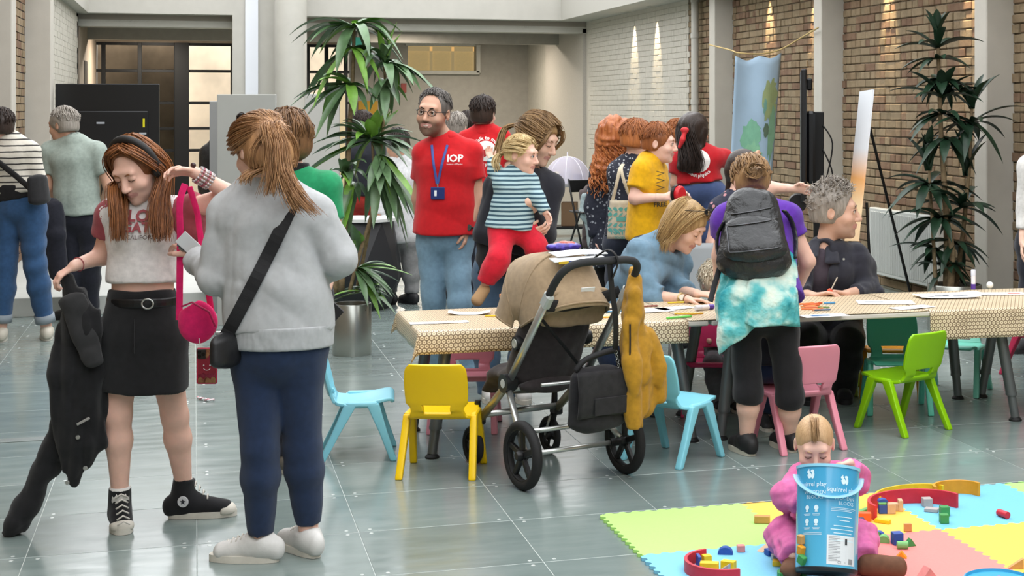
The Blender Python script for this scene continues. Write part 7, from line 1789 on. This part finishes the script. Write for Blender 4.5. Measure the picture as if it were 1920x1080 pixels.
# ---------------------------------------------------------------- woman in the denim shirt
n_=Fig('blonde woman in a denim shirt leaning on the table to draw',1215,8.75,dict(nk=(1242,468,-.02),sl=(1200,485,-.08),sr=(1262,484,.14),el=(1222,556,-.22),wl=(1288,562,-.36),er=(1266,545,.02),wr=(1306,551,-.22),pe=(1160,590,.12),hl=(1145,640,.0),hr=(1190,640,.2),kl=(1168,720,-.1),kr=(1195,720,.1),al=(1160,790,.1),ar=(1195,790,.25)),((1284,424,-.06),(.74,-.38,-.56),1.10),.98,FEM,SK,limb=1.0)
n_.body([('l',(.95,-.2,-.02),(0,-.2,-.9),dict(curl=.3,thumb=-1)),('r',(.9,-.3,.0),(0,.2,-.9),dict(curl=.45,thumb=1))],hd=.004)
n_.H.face(n_.root,'#8a6a45',True)
m_chamb=cloth('chambray','#7090a6',.9,1200,var=.1,fs=14)
S=SDF(); n_.torso(S,.03,k=.05)
for a,t1 in (('l',.34),('r',.5)): S.cap(n_.j['s'+a],n_.j['e'+a],.078,.068,.04); S.cap(n_.j['e'+a],n_.j['e'+a].lerp(n_.j['w'+a],t1),.066,.056,.03,flat=True)
S.disp=folds(.015,17,5,(1.2,1.2,.8)); S.ell(n_.j['nk']+V(.05,-.03,.03),(.07,.07,.05),None,.02,'sub'); n_.cl('denim_shirt',S,m_chamb,.008)
S=SDF(); S.cap(n_.j['nk']+V(-.035,.0,.0),n_.j['nk']+V(.01,0,.035),.085,.07,.01,flat=True); S.ell(n_.j['nk']+V(.06,-.05,.03),(.06,.08,.08),None,.02,'sub'); n_.cl('collar',S,m_chamb,.007,.004,2)
n_.trousers('jeans',m_denimd,.012,.1,.97,.006,4,.010)
for a in 'lr': q=n_.j['a'+a]; n_.shoe(q,q+V(.1,-.14,0),m_sneak,m_sole,.95,0,None,.010,z=0)
H=n_.H
S=SDF(); H.cap(S,.016,.005,None); H.ell(S,(0,-.06,-.06),(.078,.05,.08),.03); n_.cl('hair',S,h_blond,.006)
gl=[]
for i in range(13):
    t=i/12; gl.append([H.p(.004,.06-.14*t,.122),H.p(.058,.055-.13*t,.105),H.p(.094,.035-.1*t,.03),H.p(.098,.02-.08*t,-.06),n_.J(1252-22*t,455,-.16+.1*t),n_.J(1248-26*t,480-14*t,-.15+.1*t)])
    gl.append([H.p(-.004,.06-.14*t,.122),H.p(-.058,.055-.13*t,.105),H.p(-.094,.035-.1*t,.03),H.p(-.094,.03-.08*t,-.07)])
strands(n_.root,gl,38,h_blond,.0022,.010,5)
sg_=Head(H.p(0,-.0,.085),(H.F+H.U*.6),1.0); glasses(sg_,n_.root,'#2b2622',M('lens_dark','#15181c',.08),'sunglasses')
w=n_.j['wl']; d=(n_.j['el']-w).normalized(); a1,a2=frame(d)
MB().tube([w+d*.035+(a1*math.cos(t)+a2*math.sin(t))*.031 for t in [2*PI*k/18 for k in range(19)]],.008,8,flat=.4).build('watch_strap',M('watch_gold','#b59a6a',.35,metal=.6),n_.root); MB().lathe([(0,.008),(.014,.008),(.016,0)],18,w+d*.035+V(0,-.03,.012),(0,-1,.4)).build('watch_face',M('watch_cream','#d8d0c0',.3),n_.root)
MB().tube([w+d*.002+(a1*math.cos(t)+a2*math.sin(t))*.029 for t in [2*PI*k/18 for k in range(19)]],.003,6).build('bracelet',M('bracelet','#7a5030',.5),n_.root)
# ---------------------------------------------------------------- woman with the backpack
k_=Fig('woman leaning over the table with a black backpack and teal top tied round her hips',1425,7.45,dict(nk=(1412,385,.30),sl=(1362,412,.24),sr=(1474,408,.24),el=(1350,480,.30),wl=(1348,545,.42),er=(1514,490,.26),wr=(1488,556,.42),pe=(1428,570,.02),hl=(1396,612,.02),hr=(1466,612,.03),kl=(1404,738,-.02),kr=(1482,745,.0),al=(1400,815,.02),ar=(1478,822,.10)),((1408,345,.40),(-.1,.80,-.58),1.02),.98,dict(p=(.168,.125),w=(.16,.115),c=(.16,.115)),SK2,limb=.94,lr=(.064,.055,.053,.037))
k_.body([('l',(.1,.5,-.6),(.8,0,0),dict(curl=.4,thumb=-1)),('r',(-.2,.5,-.6),(-.8,0,0),dict(curl=.4,thumb=1))])
k_.shirt('tee',cloth('purple_tee','#5a2a9c',.6),.018,.42,.05,None,.008,5,.008,so=.016)
k_.trousers('leggings',cloth('legging_black','#1a191c',.5,var=.15),.012,.12,.14,.004,4,.0075,(.068,.058,.056,.042),k=.010)
for (an,to) in (((1400,815,.02),0),((1478,822,.10),0)):
    q=k_.J(*an); k_.shoe(V(q.x,q.y,0),V(q.x-.06,q.y+.15,0),M('trainer_black','#1c1b1c',.6),M('sole_cream','#c9c4b4',.6),1.0,.0,None,.007,'trainer')
H=k_.H; h_lt=hairmat('hair_lightbrown','#5a4028','#b08a5e')
S=SDF(); H.cap(S,.014,.0,-.07); H.ell(S,(0,-.105,-.01),(.06,.04,.045),.02); k_.cl('hair',S,h_lt,.006); auto_strands(k_,H,h_lt,420,.018,.003,70,110,120,7)
bc_=H.p(0,-.135,-.01); strands(k_.root,[[bc_+V(.05*math.cos(t),-.01,.03*math.sin(t)),bc_+V(.055*math.cos(t+.9),-.035,.04*math.sin(t+.9)),bc_+V(.04*math.cos(t+1.8),-.03,.035*math.sin(t+1.8)),bc_+V(.015*math.cos(t+2.6),-.02,.01)] for t in [2*PI*i/8 for i in range(8)]],22,h_lt,.003,.006,3)
S=SDF(); pe=k_.j['pe']; J=k_.J
S.ecap(J(1424,500,.10),J(1426,575,.0),k_.side,.175,.135,.195,.155,.03).ecap(J(1426,570,-.01),J(1424,612,-.03),k_.side,.195,.15,.19,.15,.03)
S.clip(J(1496,560,-.05),(1,0,0)); S.clip(J(1430,604,-.05),(-.06,0,-1)); S.disp=folds(.010,16,7,(1.3,1.3,.5))
m_tie=bpy.data.materials.new('tie_dye_teal'); m_tie.use_nodes=True; n=NT(m_tie); v=n.coord(); n.link(n.ramp(n.noise(v,6.5,3,.5),[(.36,'#1f8f9a'),(.48,'#5fb6b8'),(.58,'#bfd9cf'),(.68,'#d9e2d4')]),n.b.inputs['Base Color']); n.b.inputs['Roughness'].default_value=.85; n.bump(n.noise(v,14,3),.7,.03)
sobj('tied_sweatshirt',S,.0075,m_tie,k_.root)
S=SDF(); S.ecap(J(1390,560,-.09),J(1376,640,-.12),k_.side,.10,.055,.08,.045,.03); S.cap(J(1366,620,-.12),J(1362,662,-.12),.05,.03,.02); S.clip(J(1395,628,-.1),(.55,0,-.84)); S.disp=folds(.008,18,5,(1.3,1.3,.5)); sobj('hanging_fold',S,.0075,m_tie,k_.root)
# backpack
pb=k_.J(1414,440,.02); t,J=cthing('backpack','black leather backpack with front zip pocket worn by the woman at the table','backpack',1414,7.35)
m_lea=M('leather_soft','#2a2b2d',.33,noise=(9,.15),bump=(16,.5,.03))
S=SDF(); S.ecap(J(1410,385,.20),J(1414,490,.06),(1,.02,0),.125,.085,.175,.095,.05); S.disp=folds(.004,16,3); bo=sobj('main_body',S,.0075,m_lea,t)
S=SDF(); S.ecap(J(1412,425,.07),J(1416,470,-.01),(1,.02,0),.13,.05,.15,.055,.04); S.disp=folds(.004,20,6); sobj('front_pocket',S,.007,m_lea,t)
def bpd(pts,off=.004):
    bv=BVHTree.FromPolygons([v.co for c in t.children if c.type=='MESH' for v in c.data.vertices],[tuple(q) for q in sum([[[i+o0 for i in p.vertices] for p in c.data.polygons] for c,o0 in zip([c for c in t.children if c.type=='MESH'],np.cumsum([0]+[len(c.data.vertices) for c in t.children if c.type=='MESH'])[:-1].tolist())],[])])
    P=[];last=0
    for a,b in pts:
        q=J(a,b,0); hit,n_,ix,ds=bv.ray_cast(V(q.x,-.8,q.z),V(0,1,0)); y=hit.y if hit else last; last=y; P.append(V(q.x,y-off,q.z))
    return P
zz_=[bpd(p) for p in (lin((1366,425),(1462,412),12),lin((1362,420),(1366,470),6)+lin((1368,472),(1462,462),10),lin((1372,405),(1450,392),10))]
for P in zz_: MB().tube(P,.0035,6).build('zip',M('zip_dark','#55565a',.3,metal=.7),t,smooth=True)
MB().tube(spline([J(1392,372,.2),J(1400,358,.2),J(1418,358,.2),J(1426,372,.2)],5),.009,8).build('grab_handle',m_lea,t,smooth=True)
MB().tube(spline([J(1358,415,.1),J(1346,440,.12),J(1345,470,.1),J(1352,490,.08)],5),.014,8,flat=.4).build('side_strap',m_lea,t,smooth=True)
MB().tube([J(1350,500,.1),J(1338,540,.05),J(1332,565,.0)],.013,8,flat=.25,up=V(0,1,0)).build('loose_strap',m_strap,t)
MB().tube(spline([J(1470,395,.2),J(1484,415,.24),J(1492,450,.22),J(1490,485,.15)],5),.016,8,flat=.4).build('shoulder_strap',m_lea,t,smooth=True)
# ---------------------------------------------------------------- grey-haired man
v_=Fig('man with curly grey hair in a navy jacket seated at the table looking right',1556,9.0,dict(nk=(1545,472,.0),sl=(1512,496,-.02),sr=(1604,490,.02),el=(1498,552,-.06),wl=(1524,556,-.30),er=(1628,545,-.02),wr=(1588,552,-.26),pe=(1556,618,.10),hl=(1524,632,.04),hr=(1586,632,.06),kl=(1508,632,-.28),kr=(1592,640,-.26),al=(1512,742,-.15),ar=(1580,745,-.12)),((1566,398,-.02),(.95,-.20,-.06),1.24),1.05,MALE,SK3)
v_.body([('l',(.75,-.1,.15),(.2,-.3,-.8),dict(curl=.5,thumb=1,s=1.1)),('r',(-.8,-.15,.12),(-.2,-.3,-.8),dict(curl=.5,thumb=-1,s=1.1))],hd=.0042)
v_.H.face(v_.root,'#6d6258',False,'#3a3228'); H=v_.H
bearded(v_,'#cda28c','#7d6b60',lambda x,y,z:sg_m(-.050-z-.3*np.maximum(0,.045-np.abs(x)),.008)*sg_m(y-.01,.015)*sg_m(z+.128,.006)*.6)
v_.shirt('tee',cloth('tee_plum','#453d46',.4),.010,0,.1,None,.004,3,.010)
m_nj=cloth('navy_canvas','#2b2c36',.8,1300,var=.1,fs=12)
S=SDF(); v_.torso(S,.026,k=.04)
for a,t1 in (('l',.55),('r',.6)): S.cap(v_.j['s'+a],v_.j['e'+a],.080,.070,.04); S.cap(v_.j['e'+a],v_.j['e'+a].lerp(v_.j['w'+a],t1),.066,.052,.03,flat=True)
q=v_.J(1546,500,-.2); S.ecap(v_.J(1546,462,-.12),v_.J(1534,600,-.16),(1,0,0),.050,.11,.060,.12,.02,'sub'); S.clip(v_.J(1556,625,.1),(0,0,-1)); S.disp=folds(.013,15,9,(1.2,1.2,.7)); v_.cl('jacket',S,m_nj,.008)
for sx,(a_,b__) in ((-1,((1528,452),(1520,482))),(1,((1556,458),(1562,492)))):
    S=SDF(); S.ecap(v_.J(a_[0],a_[1],-.04),v_.J(b__[0],b__[1],-.13),(1,.3*sx,.2),.03,.012,.045,.010,.015); S.disp=folds(.003,20,4); v_.cl('collar',S,m_nj,.006)
MB().lathe([(0,.004),(.006,.004),(.007,0)],10,v_.J(1582,486,-.15),(0,-1,0)).build('button',m_tube,v_.root)
v_.trousers('trousers',m_black,.014,.45,.97,.006,4,.010)
for a in 'lr': q=v_.j['a'+a]; v_.shoe(q,q+V(0,-.18,0),m_black,m_blacksole,1.05,0,None,.010)
S=SDF(); H.cap(S,.012,.035,-.05); v_.cl('hair',S,h_grey,.006)
rg=random.Random(3); mb=MB()
for i in range(520):
    a=rg.uniform(-PI,PI); c=math.cos(a); tm=88-40*max(0,c)+22*max(0,-c); th=math.radians(rg.uniform(0,tm)); o_=.014; d=V(math.sin(th)*math.sin(a),math.sin(th)*math.cos(a),math.cos(th)); b0=V((.077+o_)*d.x,-.018+(.097+o_)*d.y,.034+(.088+o_)*d.z); L=.028 if th<1.1 else .014; tx=V(rg.gauss(0,1),rg.gauss(0,1),rg.gauss(0,1)).normalized(); P=[]
    for k in range(6):
        q=k/5; P.append(H.p(*(b0+d*L*math.sin(q*2.2)*.8+tx*L*.8*q*q+d.cross(tx)*L*.35*math.sin(q*5))))
    mb.tube(P,[.0030*(1-.4*k/5) for k in range(6)],3,caps=False)
o=mb.build('hair_curl',h_grey,v_.root,smooth=True); o['kind']='stuff'
t,J=cthing('craft_piece','small orange craft piece on a pale stick held by the grey-haired man','craft',1556,8.68); MB().tube([J(1556,548),J(1570,520,-.02)],.0035,6).build('stick',M('stick_pale','#c9c2b6',.6),t); MB().sphere(J(1556,546),(.016,.012,.016),10,8).build('blob',M('blob_orange','#e0583a',.5),t,smooth=True)
# ---------------------------------------------------------------- half-hidden children at the table
def seated(label,px,Y,headpx,hf,hs,hair,top,bot,j,size=.62,hairo=.02,sleeve=.6,shoes='#2a2a2c',face=False):
    f=Fig(label,px,Y,j,(headpx,hf,hs),size,KID,SK2); f.body([],h=.012,hd=.006); f.shirt('top',top,.014,sleeve,.0,None,.006,3,.009); f.trousers('trousers',bot,.012,.45,.93,.006,4,.009)
    for a in 'lr': q=f.j['a'+a]; f.shoe(V(q.x,q.y,0),V(q.x+.02,q.y-.11,0),M('shoe_'+shoes,shoes,.6),m_sole,.68,0,None,.008,z=max(0,q.z-.06))
    S=SDF(); f.H.cap(S,hairo,.0,-.06); f.cl('hair',S,hair,.007); auto_strands(f,f.H,hair,300,hairo+.004,.0034,62,100,118,int(px),mess=.010); return f
h_cream=hairmat('hair_cream','#cbbd9f','#f0e8d4')
seated('small fair curly-haired child half hidden behind the backpack woman at the table',1345,8.75,(1342,535,0),(.3,-.9,-.3),.86,h_cream,cloth('cream_knit','#b5a892',.6),cloth('grey_leggings','#6d6f74',.6),dict(nk=(1350,578,0),sl=(1328,592,0),sr=(1374,592,0),el=(1318,625,0),wl=(1330,640,-.1),er=(1384,625,0),wr=(1375,640,-.1),pe=(1355,665,.06),hl=(1340,672,.02),hr=(1372,672,.02),kl=(1338,685,-.22),kr=(1380,680,-.24),al=(1345,765,-.18),ar=(1378,760,-.2)))
seated('small child on the pink chair hidden behind the backpack woman, legs showing',1438,7.72,(1440,528,.02),(0,1,-.2),.84,h_brown,m_navy,m_denimd,dict(nk=(1440,570,.02),sl=(1414,585,.02),sr=(1466,585,.02),el=(1408,625,.1),wl=(1420,640,.2),er=(1472,625,.1),wr=(1462,640,.2),pe=(1440,685,-.02),hl=(1428,690,0),hr=(1454,690,0),kl=(1430,700,.2),kr=(1450,700,.2),al=(1432,780,.18),ar=(1450,782,.18)))
# ---------------------------------------------------------------- baby
y_=Fig('baby in a pink snowsuit sitting behind the blue bucket',1536,5.78,dict(nk=(1532,890,.02),sl=(1500,902,.0),sr=(1572,898,.0),el=(1474,930,-.14),wl=(1508,945,-.24),er=(1606,900,-.08),wr=(1594,868,-.13),pe=(1538,995,.06),hl=(1512,1010,.02),hr=(1564,1010,.02),kl=(1470,1005,-.14),kr=(1612,1012,-.16),al=(1488,1044,-.30),ar=(1622,1048,-.30)),((1527,836,-.05),(-.03,-.90,-.40),.86),.52,dict(p=(.19,.17),w=(.18,.16),c=(.165,.14)),SK2,limb=1.05)
y_.body([('l',(.6,-.3,-.3),(.3,0,-.8),dict(curl=.5,thumb=1)),('r',(-.8,-.4,.0),(0,-.2,-.9),dict(curl=.75,thumb=-1,s=1.15))],h=.010,hd=.0036,hh=.0038)
y_.H.face(y_.root,'#c09a78',True); H=y_.H
m_snow=cloth('snowsuit_pink','#e070aa',.9,900,var=.1,fs=16)
S=SDF(); y_.torso(S,.014,k=.04)
for a in 'lr':
    S.cap(y_.j['s'+a],y_.j['e'+a],.044,.048,.03); S.cap(y_.j['e'+a],y_.j['e'+a].lerp(y_.j['w'+a],.86),.048,.036,.02,flat=True)
    S.cap(y_.j['h'+a],y_.j['k'+a],.068,.062,.03); S.cap(y_.j['k'+a],y_.j['a'+a],.058,.046,.03,flat=True)
S.ell(y_.j['nk']+V(0,-.02,.03),(.05,.05,.03),None,.01,'sub'); S.clip((0,0,.016),(0,0,-1)); S.disp=folds(.006,30,4,(1,1,1)); y_.cl('snowsuit',S,m_snow,.0066)
S=SDF(); S.cap(y_.j['nk']+V(0,-.02,-.012),y_.j['nk']+V(0,-.01,.022),.066,.062,.01,flat=True); y_.cl('collar',S,M('collar_dark','#2a2026',.8),.005)
MB().tube([y_.J(1500,905,-.16),y_.J(1494,950,-.17),y_.J(1500,985,-.15)],.014,8,flat=.4).build('front_zip',M('zip_flap','#33262b',.7),y_.root,smooth=True)
m_suede=M('suede_brown','#6f4a35',.8,noise=(40,.15))
for a,d,kx in (('l',V(-.015,-.06,.0),1),('r',V(.095,-.025,.0),1)):
    q=V(y_.j['a'+a].x,y_.j['a'+a].y,.052); S=SDF(); S.ecap(q+V(0,0,0),q+d+V(.02 if a=='r' else 0,0,-.004),(0,0,1) if a=='r' else (1,0,0),.040,.030,.038,.028,.02); S.clip((0,0,.015),(0,0,-1)); y_.cl('bootie',S,m_suede,.005)
S=SDF(); H.ell(S,(0,-.018,.036),(.080,.100,.090)); H.ell(S,(0,.135,-.02),(.092,.105,.115),.012,'sub'); S.clip(H.p(0,0,-.03),-H.U); h_baby=hairmat('hair_baby','#b08a62','#d9b48a',80); y_.cl('hair',S,h_baby,.005)
strands(y_.root,[[H.p(.0+.01*i,-.08,.10),H.p(.004+.008*i,.0,.128),H.p(.004+.006*i,.055,.108),H.p(.004+.004*i,.085,.07)] for i in (-1,0,1)],30,hairmat('hair_babydark','#8a6844','#b08a5e'),.0018,.007,2)
# person just entering at the right edge
stand('person in a white shirt cut off by the right edge',1952,10.6,cloth('white_shirt','#d2d0cc',.6),m_dktr,h_brown,(1960,250),(-.7,-.4,-.1),1.0,FEM,SK,sh=dict(nk=(1958,288),sl=(1930,312),sr=(1988,312),pe=(1958,440)),long=.8,arms=dict(el=(1922,400),wl=(1918,455,-.1),er=(1995,395),wr=(1990,450,.1)))
